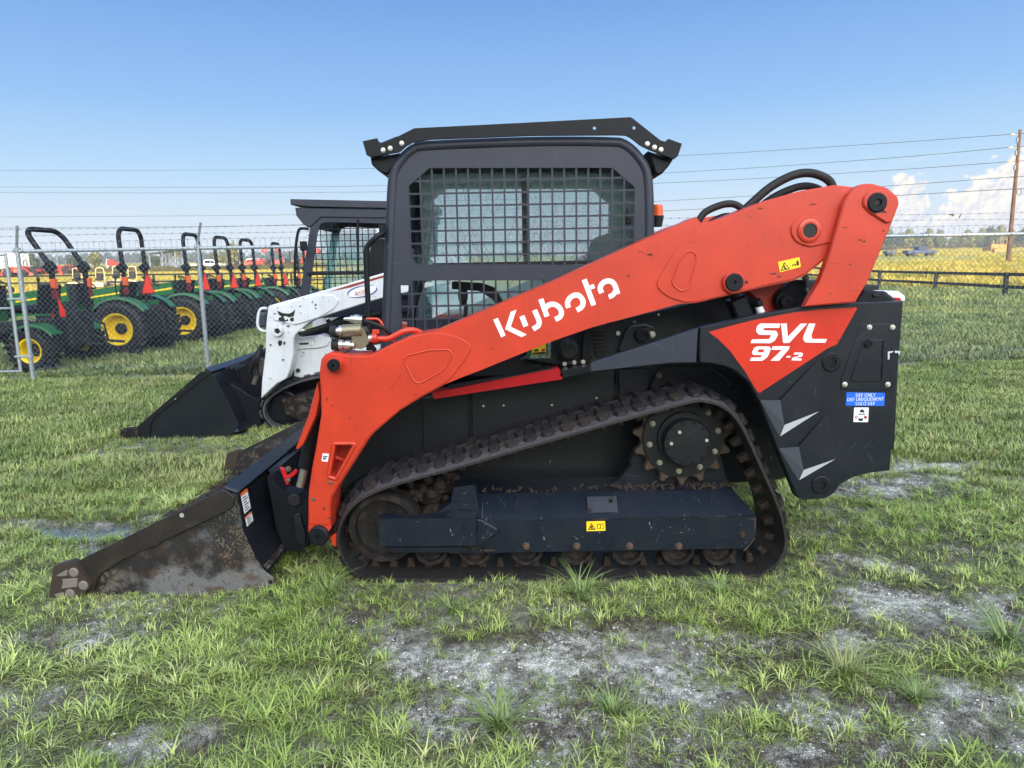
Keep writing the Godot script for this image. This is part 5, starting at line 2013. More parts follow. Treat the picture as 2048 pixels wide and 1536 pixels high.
func loader_arm(t: Node3D) -> void:
	var z := -3.34
	# main arm box
	var b := B.new()
	var outline := V([-0.912,1.095,0,-0.9,1.155,0.028,-0.88,1.176,0,-0.846,1.187,0.019,-0.769,1.17,0,-0.672,1.169,0.028,-0.633,1.184,0.028,-0.582,1.211,0,-0.477,1.254,0,-0.415,1.268,0,-0.356,1.276,0,-0.289,1.303,0,-0.144,1.361,0,0.021,1.428,0,0.204,1.501,0,0.667,1.702,0,0.829,1.768,0.009,0.857,1.783,0.007,0.885,1.752,0.009,0.976,1.773,0,1.167,1.846,0,1.327,1.888,0,1.485,1.913,0,1.582,1.901,0,1.7,1.843,0,1.69,1.72,0.046,1.548,1.688,0,1.467,1.582,0.032,1.373,1.509,0.056,1.318,1.484,0.047,1.183,1.457,0,0.966,1.41,0,0.873,1.389,0,0.793,1.386,0,0.386,1.284,0,0.202,1.223,0,0.016,1.152,0,-0.151,1.087,0,-0.235,1.057,0,-0.324,1.021,0.095,-0.426,0.968,0.143,-0.534,0.905,0.144,-0.621,0.834,0.144,-0.687,0.779,0.145,-0.744,0.695,0,-0.844,0.548,0.049,-0.892,0.473,0.02,-0.9,0.422,0,-0.903,0.317,0,-0.935,0.276,0,-1.017,0.277,0,-1.005,0.462,0,-0.999,0.515,0.024,-0.972,0.643,0,-0.948,0.74,0,-0.916,0.889,0,-0.915,0.909,0.034,-0.911,1.011,0])
	var hole := V([-0.857,0.736,0.005,-0.764,0.734,0.005,-0.867,0.575,0.005,-0.89,0.584,0.005])
	b.plate(outline, z, z - .20, .006, [hole])
	var a := part("lift_arm", b, M.orange, t)
	# thicker front section and raised rear section
	var fp := B.new()
	fp.plate(V([-0.907,1.095,0,-0.895,1.152,0.024,-0.878,1.171,0,-0.846,1.183,0.019,-0.769,1.166,0,-0.672,1.164,0.028,-0.633,1.179,0.028,-0.583,1.206,0,-0.477,1.25,0,-0.415,1.264,0,-0.356,1.271,0.014,-0.3,1.263,0.028,-0.23,1.24,0.033,-0.19,1.209,0.024,-0.189,1.19,0.028,-0.216,1.143,0.047,-0.28,1.063,0.071,-0.321,1.027,0.019,-0.426,0.973,0.143,-0.534,0.91,0.144,-0.621,0.839,0.144,-0.691,0.784,0.145,-0.748,0.699,0,-0.848,0.552,0.049,-0.897,0.475,0.02,-0.905,0.422,0,-0.907,0.337,0,-0.981,0.339,0,-1.008,0.339,0,-1,0.462,0,-0.994,0.515,0.024,-0.967,0.643,0,-0.943,0.74,0,-0.911,0.889,0,-0.91,0.909,0.034,-0.906,1.011,0]), z + .007, z - .001, .003, [V([-0.864,0.753,0.012,-0.755,0.751,0.012,-0.86,0.564,0.007,-0.905,0.577,0.007])])
	part("front_plate", fp, M.orange, a)
	var rp := B.new()
	rp.plate(V([0.682,1.47,0.023,0.688,1.498,0.023,0.742,1.595,0.023,0.774,1.636,0.032,0.849,1.694,0.046,0.917,1.74,0,0.985,1.769,0,1.167,1.841,0,1.327,1.882,0,1.486,1.909,0,1.577,1.898,0,1.696,1.838,0,1.685,1.72,0.046,1.544,1.688,0,1.462,1.586,0.032,1.368,1.514,0.056,1.313,1.489,0.047,1.182,1.462,0,0.966,1.414,0,0.873,1.394,0,0.816,1.392,0.047,0.746,1.413,0.07,0.703,1.442,0.033]), z + .007, z - .001, .003)
	part("rear_plate", rp, M.orange, a)
	# pressed outlines
	weld("pressed_rim", V([-0.498,1.164,0.033,-0.385,1.189,0,-0.293,1.189,0.024,-0.279,1.16,0.033,-0.321,1.093,0.095,-0.441,1.028,0.033,-0.469,1.045,0.024,-0.507,1.134,0.033]), z + .007, .0045, M.orange, a)
	weld("pressed_rim", V([0.815,1.625,0.023,0.851,1.627,0.023,0.865,1.598,0.028,0.847,1.523,0,0.827,1.453,0.028,0.794,1.443,0.033,0.749,1.48,0.033,0.776,1.567,0]), z + .007, .0045, M.orange, a)
	# frame of the triangular window
	weld("window_frame", V([-0.862,0.744,0.01,-0.758,0.743,0.01,-0.862,0.568,0.007,-0.899,0.58,0.007]), z + .006, .010, M.orange, a)
	var ib := B.new()
	ib.plate(V([-0.864,0.748,0,-0.753,0.746,0,-0.862,0.561,0,-0.906,0.574,0]), z - .12, z - .14)
	part("inner_plate", ib, M.orange, a)
	var tb := B.new()
	tb.tube(T([-0.883,0.663,-3.4,-0.835,0.636,-3.42]), .012, 8)
	part("cross_pin", tb, M.orange, a)
	# pins
	pin_cap(Vector3(-0.83,1.131,-3.33), .030, a, M.orange, M.black, .05)
	pin_cap(Vector3(1.035,1.481,-3.33), .042, a, M.orange, M.black, .022)
	var lp := B.new()
	lp.lathe(Vector3(-0.963,0.283,-3.33), Vector3(0, 0, 1), PackedVector2Array([Vector2(-.1, .050), Vector2(.01, .050), Vector2(.018, .042), Vector2(.018, .012), Vector2(.006, .010), Vector2(.006, 0)]), 26)
	part("lower_pin", lp, M.black, a)
	var tip := B.new()
	tip.plate(V([-0.93,0.247,0,-0.896,0.267,0,-0.901,0.194,0,-0.92,0.205,0]), -3.40, -3.5, .003)
	part("tip_gusset", tip, M.orange, a)
	bolt(Vector3(-0.89,0.55,-3.33), .010, M.bolt_dark, a)
	bolt(Vector3(-0.977,0.469,-3.33), .010, M.bolt_dark, a)
	var sl := label_plate("small_label", V([-0.92,0.697,0.002,-0.89,0.695,0.002,-0.897,0.655,0.002,-0.927,0.659,0.002]), z + .0075, M.white, a)
	label_plate("label_print", V([-0.918,0.686,0,-0.897,0.683,0,-0.897,0.679,0,-0.918,0.682,0]), z + .0092, M.ink, sl)
	label_plate("label_print", V([-0.917,0.677,0.002,-0.909,0.677,0.002,-0.911,0.667,0.002,-0.919,0.669,0.002]), z + .0092, M.ink, sl)
	label_plate("label_print", V([-0.907,0.678,0,-0.903,0.678,0,-0.906,0.667,0,-0.908,0.667,0]), z + .0092, M.ink, sl)
	# hollow boss with its tear-drop pad
	var pd := B.new()
	var hc := Vector3(1.375,1.71,-3.33)
	var hh := PackedVector3Array()
	for i in 24:
		hh.append(Vector3(hc.x + cos(TAU * i / 24) * .033, hc.y + sin(TAU * i / 24) * .033, 0))
	pd.plate(V([1.291,1.733,0.037,1.337,1.779,0.046,1.514,1.889,0.018,1.562,1.886,0.014,1.563,1.755,0,1.486,1.657,0,1.385,1.634,0.069,1.32,1.656,0.06,1.293,1.697,0.041]), z + .016, z + .006, .005)
	var pad := part("boss_pad", pd, M.orange, a)
	var rg := B.new()
	rg.lathe(hc + Vector3(0, 0, -.004), Vector3(0, 0, 1), PackedVector2Array([Vector2(0.005, .056), Vector2(.018, .053), Vector2(.022, .042), Vector2(.022, .033), Vector2(.0135, .033)]), 32)
	part("boss_ring", rg, M.orange, pad)
	var hd := B.new()
	hd.lathe(hc, Vector3(0, 0, 1), PackedVector2Array([Vector2(.0135, .0325), Vector2(.0135, 0)]), 28)
	part("boss_bore", hd, M.ink, pad)
	# caution sticker
	var cs := label_plate("caution_label", V([1.241,1.571,0.002,1.339,1.591,0.002,1.348,1.546,0.002,1.252,1.523,0.002]), z + .0075, M.yellow_label, a)
	label_plate("warning_triangle", V([1.254,1.529,0,1.27,1.57,0,1.298,1.538,0]), z + .009, M.ink, cs)
	label_plate("triangle_inside", V([1.26,1.534,0,1.271,1.563,0,1.291,1.54,0]), z + .0105, M.yellow_label, cs)
	label_plate("pinch_figure", V([1.267,1.554,0,1.271,1.556,0,1.274,1.545,0,1.283,1.543,0,1.277,1.537,0,1.268,1.541,0]), z + .012, M.ink, cs)
	label_plate("hand_sign", V([1.326,1.569,0.002,1.328,1.576,0,1.335,1.576,0,1.338,1.56,0.002,1.337,1.553,0.002,1.329,1.553,0.002]), z + .009, M.ink, cs)
	label_plate("arrow_sign", V([1.306,1.555,0,1.31,1.56,0,1.311,1.557,0,1.32,1.559,0,1.32,1.563,0,1.326,1.558,0,1.321,1.552,0,1.32,1.556,0,1.311,1.554,0,1.311,1.55,0]), z + .009, M.ink, cs)
	# grease and scuffs where things have rubbed
	for q in [[1466, 578, 10, 5], [1478, 572, 6, 4], [672, 742, 5, 6], [1530, 556, 9, 2.2], [1543, 561, 6, 2], [1499, 436, 8, 1.6], [1655, 425, 12, 1.8], [1600, 428, 9, 1.3], [885, 650, 2, 2], [700, 836, 1.6, 3], [655, 800, 2, 4], [664, 812, 1.6, 3], [650, 1040, 8, 1.5], [640, 1020, 3, 4], [985, 700, 2.2, 1.5], [1250, 560, 2, 1.5], [1290, 520, 7, 1.3], [760, 740, 1.2, 5]]:
		var rr := RandomNumberGenerator.new()
		rr.seed = int(q[0] * 7 + q[1])
		var o0 := Vector3(-0.059,0.943,-3.34)
		var ux := ((Vector3(0.18,0.938,-3.34)) - o0) / 100.0
		var uy := ((Vector3(-0.064,0.697,-3.34)) - o0) / 100.0
		var sp := PackedVector3Array()
		for i in 11:
			var an := TAU * i / 11
			var k := rr.randf_range(.35, 1.15)
			var pp: Vector3 = o0 + ux * (q[0] - 1000.0 + cos(an) * q[2] * k) + uy * (q[1] - 800.0 + sin(an) * q[3] * k)
			sp.append(Vector3(pp.x, pp.y, 0))
		var sb := B.new()
		sb.plate(sp, z + .0078, z + .0005)
		part("scuff", sb, M.scuff, a)
	# white letters
	var lz := z + .0005
	letter("letter", V([-0.083,1.327,0,-0.061,1.335,0,-0.026,1.252,0,-0.047,1.242,0]), lz, M.white, a)
	letter("letter", V([0.027,1.372,0,-0.001,1.292,0,0.074,1.254,0,0.049,1.242,0,-0.028,1.281,0,0,1.362,0]), lz, M.white, a)
	letter("letter", V([0.04,1.337,0,0.063,1.346,0,0.082,1.297,0,0.059,1.288,0]), lz, M.white, a)
	var w := 0.024
	letter("letter", stroke(smooth(V([0.111,1.368,0,0.13,1.324,0,0.132,1.308,0,0.127,1.294,0,0.103,1.279,0]), 6), w), lz, M.white, a)
	letter("letter", stroke(V([0.141,1.419,0,0.17,1.337,0]), w), lz, M.white, a)
	letter("letter", stroke(smooth(V([0.155,1.367,0,0.162,1.376,0,0.178,1.39,0,0.199,1.394,0,0.222,1.384,0,0.235,1.365,0,0.237,1.348,0,0.228,1.332,0,0.208,1.323,0]), 5), w), lz + .0003, M.white, a)
	letter("letter", stroke(smooth(V([0.271,1.376,0,0.266,1.396,0,0.275,1.419,0,0.298,1.434,0,0.321,1.431,0,0.337,1.411,0,0.338,1.39,0,0.327,1.374,0,0.309,1.364,0]), 5), w), lz, M.white, a)
	letter("letter", stroke(V([0.344,1.506,0,0.389,1.386,0]), w), lz, M.white, a)
	letter("letter", stroke(V([0.361,1.464,0,0.392,1.475,0]), w * .85), lz + .0003, M.white, a)
	letter("letter", stroke(smooth(V([0.426,1.442,0,0.419,1.461,0,0.424,1.48,0,0.443,1.495,0,0.466,1.496,0,0.484,1.482,0,0.497,1.45,0,0.501,1.436,0]), 5), w), lz, M.white, a)
	letter("letter", stroke(smooth(V([0.459,1.424,0,0.472,1.428,0,0.485,1.44,0,0.492,1.455,0]), 5), w * .95), lz + .0003, M.white, a)
	# rear link
	var k := B.new()
	k.plate(V([1.558,1.895,0,1.589,1.91,0.045,1.631,1.911,0.045,1.703,1.891,0.045,1.745,1.857,0.036,1.762,1.822,0.032,1.728,1.719,0,1.643,1.48,0.023,1.591,1.381,0,1.357,1.365,0,1.376,1.4,0,1.422,1.481,0,1.455,1.587,0,1.51,1.826,0.068,1.534,1.872,0.045]), -3.285, -3.333, .006)
	var lk := part("rear_link", k, M.orange, t)
	var kp := B.new()
	kp.plate(V([1.593,1.849,0.036,1.622,1.883,0.032,1.701,1.88,0.032,1.746,1.851,0.027,1.755,1.82,0.023,1.728,1.741,0.018,1.704,1.734,0.018,1.629,1.78,0.032,1.593,1.814,0.023]), -3.273, -3.287, .006)
	part("link_pad", kp, M.orange, lk)
	var pk := B.new()
	pk.lathe(Vector3(1.653,1.826,-3.275), Vector3(0, 0, 1), PackedVector2Array([Vector2(-.006, .046), Vector2(.006, .044), Vector2(.010, .038), Vector2(.010, .018), Vector2(.003, .016), Vector2(.003, .008), Vector2(.001, .007), Vector2(.001, 0)]), 26)
	part("link_pin", pk, M.black, lk)
	for q in [[1735, 413, 1745, 396, 1758, 391, 1770, 400, 1768, 418, 1775, 426, 1760, 424, 1748, 428, 1744, 420]]:
		var gs := PackedVector3Array()
		var o0 := Vector3(1.53,1.839,-3.27)
		var ux := ((Vector3(1.754,1.835,-3.27)) - o0) / 100.0
		var uy := ((Vector3(1.543,1.619,-3.27)) - o0) / 100.0
		for i in range(0, q.size(), 2):
			var pp: Vector3 = o0 + ux * (q[i] - 1700.0) + uy * (q[i + 1] - 400.0)
			gs.append(Vector3(pp.x, pp.y, 0))
		var gb := B.new()
		gb.plate(gs, -3.2722, -3.274)
		part("grease_smear", gb, M.scuff, lk)
	for q in [[1720, 480, 7, 1.6], [1728, 483, 5, 2.5], [1768, 462, 3, 2], [1690, 455, 8, 1.2], [1700, 530, 3, 1.5], [1660, 590, 2, 2.5]]:
		var o0 := Vector3(1.537,1.84,-3.285)
		var ux := ((Vector3(1.762,1.837,-3.285)) - o0) / 100.0
		var uy := ((Vector3(1.55,1.619,-3.285)) - o0) / 100.0
		var sp := PackedVector3Array()
		for i in 9:
			var an := TAU * i / 9
			var kk := rng.randf_range(.35, 1.15)
			var pp: Vector3 = o0 + ux * (q[0] - 1700.0 + cos(an) * q[2] * kk) + uy * (q[1] - 400.0 + sin(an) * q[3] * kk)
			sp.append(Vector3(pp.x, pp.y, 0))
		var sb := B.new()
		sb.plate(sp, -3.2842, -3.286)
		part("scuff", sb, M.scuff, lk)
	# back end of the arm between link and tower: inner red arm, boss, cable
	var ia := B.new()
	ia.plate(V([1.173,1.438,0,1.415,1.483,0,1.471,1.445,0,1.426,1.263,0,1.29,1.265,0,1.236,1.384,0]), -3.56, -3.66, .006)
	part("inner_arm_web", ia, M.orange, t)
	var ms := B.new()
	ms.plate(V([1.297,1.385,0.039,1.312,1.419,0.034,1.381,1.484,0,1.451,1.483,0,1.461,1.291,0,1.364,1.293,0,1.305,1.356,0.029]), -3.50, -3.54, .006)
	part("rear_mount", ms, M.black, t)
	var mb := B.new()
	mb.lathe(Vector3(1.344,1.378,-3.47), Vector3(0, 0, 1), PackedVector2Array([Vector2(-.03, .030), Vector2(.004, .030), Vector2(.008, .026), Vector2(.008, .012), Vector2(0, .01), Vector2(0, 0)]), 22)
	part("mount_pin", mb, M.black, t)
	bolt(Vector3(1.416,1.494,-3.44), .017, M.bolt_dark, t)
	var cable := B.new()
	cable.tube(smooth(T([1.43,1.442,-3.46,1.439,1.416,-3.45,1.426,1.392,-3.45,1.444,1.358,-3.46]), 5), .008, 7)
	part("chain_cable", cable, M.bolt_dark, t)
	# lift cylinder head and fittings under the arm
	var cy := B.new()
	cy.xf = Transform3D(Basis(Vector3(0, 0, 1), .42), Vector3(1.127,1.349,-3.5))
	cy.box(Vector3(0, -.02, 0), Vector3(.085, .16, .085), .01)
	cy.cyl(Vector3(0, .03, 0), Vector3(0, .12, 0), .025, .025, 14)
	part("lift_cylinder", cy, M.black, t)
	var ft := B.new()
	ft.cyl(Vector3(1.203,1.36,-3.46), Vector3(1.219,1.323,-3.46), .018, .02, 12)
	part("hose_fitting", ft, M.white, t)
	var el := B.new()
	el.tube(smooth(T([1.189,1.336,-3.5,1.188,1.371,-3.48,1.2,1.381,-3.46,1.208,1.362,-3.46]), 4), .020, 10)
	part("hose_elbow", el, M.black, t)
	# hoses above the arm
	for q in [[T([1.107,1.798,-3.5,1.169,1.855,-3.5,1.251,1.924,-3.5,1.344,1.973,-3.5,1.42,1.988,-3.5,1.487,1.975,-3.5,1.537,1.944,-3.5,1.558,1.895,-3.5]), .0205], [T([1.215,1.829,-3.56,1.286,1.88,-3.56,1.37,1.919,-3.56,1.447,1.934,-3.56,1.516,1.914,-3.56,1.543,1.866,-3.56]), .018], [T([0.908,1.763,-3.5,0.942,1.812,-3.5,1.014,1.844,-3.5,1.074,1.85,-3.5,1.122,1.825,-3.5,1.141,1.788,-3.5]), .017], [T([0.963,1.744,-3.55,1.001,1.777,-3.55,1.054,1.797,-3.55,1.108,1.792,-3.55,1.141,1.763,-3.55]), .015], [T([1.278,1.838,-3.6,1.339,1.864,-3.6,1.436,1.891,-3.6,1.535,1.879,-3.6]), .016]]:
		var h := B.new()
		h.tube(smooth(q[0], 6), q[1], 12)
		part("hydraulic_hose", h, M.blackm, t)
	# strap and tilt cylinder at the front of the arm
	var gd := B.new()
	gd.plate(V([-0.943,1.033,0,-0.935,0.963,0,-0.96,0.869,0,-1.033,0.724,0.007,-1.062,0.699,0.005,-1.069,0.709,0,-0.997,0.869,0]), -3.40, -3.46, .003)
	part("cylinder_guard", gd, M.orange, t)
	var tc := B.new()
	tc.tube(T([-0.968,0.925,-3.52,-1.003,0.81,-3.52,-1.059,0.602,-3.52,-1.069,0.576,-3.52]), .034, 16)
	part("tilt_cylinder", tc, M.black, t)
	var rod := B.new()
	rod.tube(T([-1.063,0.589,-3.52,-1.098,0.476,-3.52]), .021, 14)
	part("cylinder_rod", rod, M.steel, t)
	# far arm
	var fa := B.new()
	fa.plate(outline, -5.22, -5.42, .006)
	part("far_lift_arm", fa, M.orange, t)
	var cr := B.new()
	cr.tube(T([-0.796,1.035,-3.45,-1.222,0.754,-5.3]), .06, 14)
	part("cross_tube", cr, M.orange, t)

func loader_bucket(t: Node3D) -> void:
	var zn := -3.32
	var zf := -5.42
	var bk := Node3D.new()
	bk.name = "bucket"
	t.add_child(bk, true)
	var side := V([-2.273,-0.039,0,-2.094,0.181,0,-1.417,0.524,0,-1.345,0.493,0,-1.33,0.312,0.073,-1.283,0.18,0.074,-1.244,0.108,0.025,-1.191,0.06,0.01,-1.203,0.034,0.01,-1.316,-0.012,0.025,-1.571,-0.039,0,-2.273,-0.044,0])
	for zz in [zn, zf + .012]:
		var s := B.new()
		s.plate(side, zz, zz - .012, .001)
		s.planar(Vector3(-2.273,-0.039,-3.32).x, Vector3(-1.199,-0.059,-3.32).x, Vector3(-1.747,-0.054,-3.32).y, Vector3(-1.691,0.532,-3.32).y)
		part("side_plate", s, M.bucket_side, bk)
		# thick upper band
		var e := B.new()
		var zo: float = zz + .016 if zz == zn else zz - .013
		e.plate(V([-2.169,0.167,0,-2.124,0.193,0,-1.417,0.527,0.015,-1.391,0.526,0.012,-1.352,0.493,0.012,-1.363,0.45,0.015,-1.386,0.43,0.015,-1.735,0.27,0,-1.736,0.26,0,-1.856,0.218,0,-1.87,0.205,0,-1.913,0.193,0,-2.037,0.117,0.015,-2.065,0.081,0,-2.102,-0.029,0,-2.193,-0.035,0]), zo, zo - .015, .002)
		part("side_cutter", e, M.cutter, bk)
		var c := B.new()
		var zc: float = zz + .045 if zz == zn else zz - .014
		c.plate(V([-2.248,0.168,0.005,-2.159,0.194,0.005,-2.142,0.187,0.007,-2.082,0.071,0.01,-2.084,0.052,0.012,-2.146,0.006,0.015,-2.16,-0.028,0.01,-2.299,-0.033,0.005,-2.281,0.038,0]), zc, zc - .045, .006)
		var cut := part("corner_shoe", c, M.shoe, bk)
		if zz == zn:
			for q in [Vector3(-2.151,0.138,-3.29), Vector3(-2.112,0.07,-3.29), Vector3(-2.182,0.028,-3.29)]:
				var st := B.new()
				st.lathe(Vector3(q.x, q.y, zc), Vector3(0, 0, 1), PackedVector2Array([Vector2(-.002, .024), Vector2(.004, .023), Vector2(.006, .018), Vector2(.006, 0)]), 20)
				part("stud", st, M.stud, cut)
			for q in [V([-2.232,0.126,0,-2.185,0.151,0,-2.18,0.146,0,-2.186,0.123,0,-2.213,0.118,0,-2.235,0.121,0]), V([-2.221,0.056,0,-2.21,0.084,0,-2.21,0.103,0,-2.136,0.109,0,-2.137,0.086,0,-2.144,0.062,0.005,-2.188,0.058,0]), V([-2.259,0.025,0,-2.221,0.035,0,-2.211,0.032,0,-2.216,0.014,0,-2.25,0.015,0])]:
				var wr := B.new()
				wr.plate(q, zc + .004, zc - .002, .002)
				part("worn_rib", wr, M.stud, cut)
	# drilled dot and ear hole on the near side
	for q in [[Vector3(-1.613,0.408,-3.29), .011, M.zinc, .0175], [Vector3(-1.214,0.05,-3.32), .011, M.ink, .0015]]:
		var d := B.new()
		var cc: Vector3 = q[0]
		d.lathe(Vector3(cc.x, cc.y, zn + q[3]), Vector3(0, 0, 1), PackedVector2Array([Vector2(-.002, q[1]), Vector2(0, q[1]), Vector2(0, 0)]), 16)
		part("drilled_hole", d, q[2], bk)
	# floor and back sheet swept across
	var prof := V([-2.285,-0.015,0,-1.739,0.022,0,-1.263,0.087,0,-1.251,0.113,0,-1.29,0.187,0,-1.334,0.317,0,-1.349,0.475,0,-1.372,0.513,0])
	var sm := smooth(prof, 4)
	var sh := B.new()
	for i in sm.size() - 1:
		var a := sm[i]
		var c := sm[i + 1]
		var tt := (c - a)
		tt.z = 0
		tt = tt.normalized()
		var nn := Vector3(-tt.y, tt.x, 0) * .012
		nn.z = 0
		var A := Vector3(a.x, a.y, zn - .012)
		var C := Vector3(c.x, c.y, zn - .012)
		var dz := Vector3(0, 0, zf - zn + .024)
		sh.quad(A + nn, C + nn, C + nn + dz, A + nn + dz)
		sh.quad(A, A + dz, C + dz, C)
	part("shell", sh, M.bucket_black, bk)
	var inl := B.new()
	for i in 12:
		var a := sm[i]
		var c := sm[i + 1]
		inl.quad(Vector3(a.x, a.y + .014, zn - .013), Vector3(c.x, c.y + .014, zn - .013), Vector3(c.x, c.y + .014, zf + .013), Vector3(a.x, a.y + .014, zf + .013))
	part("floor_liner", inl, M.rust, bk)
	var edge := B.new()
	var l0 := Vector3(-2.27,-0.015,-3.32)
	edge.box(Vector3(l0.x + .10, l0.y + .03, (zn + zf) * .5), Vector3(.22, .022, 2.06), .006, Basis(Vector3(0, 0, 1), .08))
	var ce := part("cutting_edge", edge, M.rust_brown, bk)
	for i in 8:
		var bb := B.new()
		bb.lathe(Vector3(l0.x + .15, l0.y + .045, zn - .12 - i * .265), Vector3(-.08, 1, 0), PackedVector2Array([Vector2(0, .019), Vector2(.018, .018), Vector2(.022, .012), Vector2(.022, 0)]), 8)
		part("edge_bolt", bb, M.rust_brown, ce)
	# top tube along the back edge
	var tp := Vector3(-1.383,0.507,-3.34)
	var tb := B.new()
	tb.box(Vector3(tp.x, tp.y - .004, (zn + zf) * .5), Vector3(.075, .05, 2.07), .008, Basis(Vector3(0, 0, 1), -.35))
	part("top_edge", tb, M.bucket_black, bk)
	# serrated step treads on the top of the back
	for i in 3:
		var gr := B.new()
		var saw := PackedVector3Array()
		var x := 0.0
		for q in 22:
			saw.append(Vector3(q * .03, .018 if q % 2 == 0 else .006, 0))
		saw.append(Vector3(.63, -.01, 0))
		saw.append(Vector3(0, -.01, 0))
		gr.xf = Transform3D(Basis(Vector3(0, 1, 0), PI * .5), Vector3(tp.x + .06 + i * .045, tp.y + .012, -4.05))
		gr.plate(saw, .003, -.003)
		part("step_tread", gr, M.black, bk)
	# warning label on the back sheet: lies on the slope of the back
	var u0 := Vector3(-1.37,0.397,-3.46)
	var la := B.new()
	la.xf = Transform3D(Basis(Vector3(0, 1, 0), 1.05) * Basis(Vector3(0, 0, 1), .0), Vector3.ZERO)
	la.xf = Transform3D()
	var p0 := back_point(sm, .80)
	var p1 := back_point(sm, .60)
	var p2 := back_point(sm, .575)
	var p3 := back_point(sm, .50)
	for q in [[p0, p1, M.white, "warning_label"], [p2, p3, M.white, "warning_label"]]:
		var a: Vector3 = q[0]
		var c: Vector3 = q[1]
		var lb := B.new()
		lb.quad(Vector3(a.x, a.y, -3.375), Vector3(c.x, c.y, -3.375), Vector3(c.x, c.y, -3.465), Vector3(a.x, a.y, -3.465))
		var lo := part(q[3], lb, q[2], bk)
		var hb := B.new()
		var m := a.lerp(c, .16)
		hb.quad(Vector3(a.x + .0015, a.y, -3.376), Vector3(m.x + .0015, m.y, -3.376), Vector3(m.x + .0015, m.y, -3.464), Vector3(a.x + .0015, a.y, -3.464))
		part("label_header", hb, M.orange_label, lo)
		for k in 6:
			var f := .26 + k * .12
			var r0 := a.lerp(c, f)
			var r1 := a.lerp(c, f + .045)
			var pr := B.new()
			pr.quad(Vector3(r0.x + .0015, r0.y, -3.39), Vector3(r1.x + .0015, r1.y, -3.39), Vector3(r1.x + .0015, r1.y, -3.43 - .02 * float(k % 2)), Vector3(r0.x + .0015, r0.y, -3.43 - .02 * float(k % 2)))
			part("label_print", pr, M.ink, lo)
	# hitch plate between bucket and arms
	var hp := B.new()
	hp.plate(V([-1.295,0.533,0.016,-1.235,0.455,0,-1.205,0.427,0.016,-1.132,0.409,0.016,-1.087,0.37,0.016,-1.102,0.119,0,-1.152,0.098,0.016,-1.219,0.093,0,-1.262,0.206,0]), -3.60, -3.70, .008)
	part("hitch_plate", hp, M.black, t)
	var hx := B.new()
	hx.box(Vector3(Vector3(-1.229,0.318,-3.7).x, Vector3(-1.229,0.318,-3.7).y, -4.38), Vector3(.09, .42, 1.3), .02, Basis(Vector3(0, 0, 1), .35))
	part("hitch_frame", hx, M.black, t)
	var hn := B.new()
	hn.lathe(Vector3(-1.156,0.381,-3.59), Vector3(0, 0, 1), PackedVector2Array([Vector2(-.02, .035), Vector2(.004, .035), Vector2(.008, .03), Vector2(.008, 0)]), 20)
	part("hitch_pin", hn, M.blackm, t)
	var lv := B.new()
	lv.plate(V([-1.207,0.57,0,-1.179,0.561,0,-1.172,0.521,0.008,-1.125,0.56,0.008,-1.113,0.541,0.01,-1.16,0.507,0,-1.167,0.475,0,-1.18,0.478,0]), -3.55, -3.57, .003)
	var lvr := part("hitch_lever", lv, M.red, t)
	bolt(Vector3(-1.161,0.561,-3.55), .015, M.bolt_dark, lvr)
	bolt(Vector3(-1.165,0.502,-3.55), .012, M.bolt_dark, lvr)
	var hk := B.new()
	hk.plate(V([-1.166,0.299,0.011,-1.13,0.31,0.011,-1.105,0.204,0,-1.11,0.131,0,-1.159,0.148,0]), -3.58, -3.61, .004)
	part("hitch_wedge", hk, M.navy, t)

func back_point(sm: PackedVector3Array, f: float) -> Vector3:
	# a point just outside the bucket's back, f from the ground (0) to the top (1)
	var lo := int(sm.size() * .42)
	var i := lo + (sm.size() - 1 - lo) * f
	var a := sm[int(i)]
	var c := sm[mini(int(i) + 1, sm.size() - 1)]
	var p := a.lerp(c, i - int(i))
	return Vector3(p.x + .004, p.y, 0)

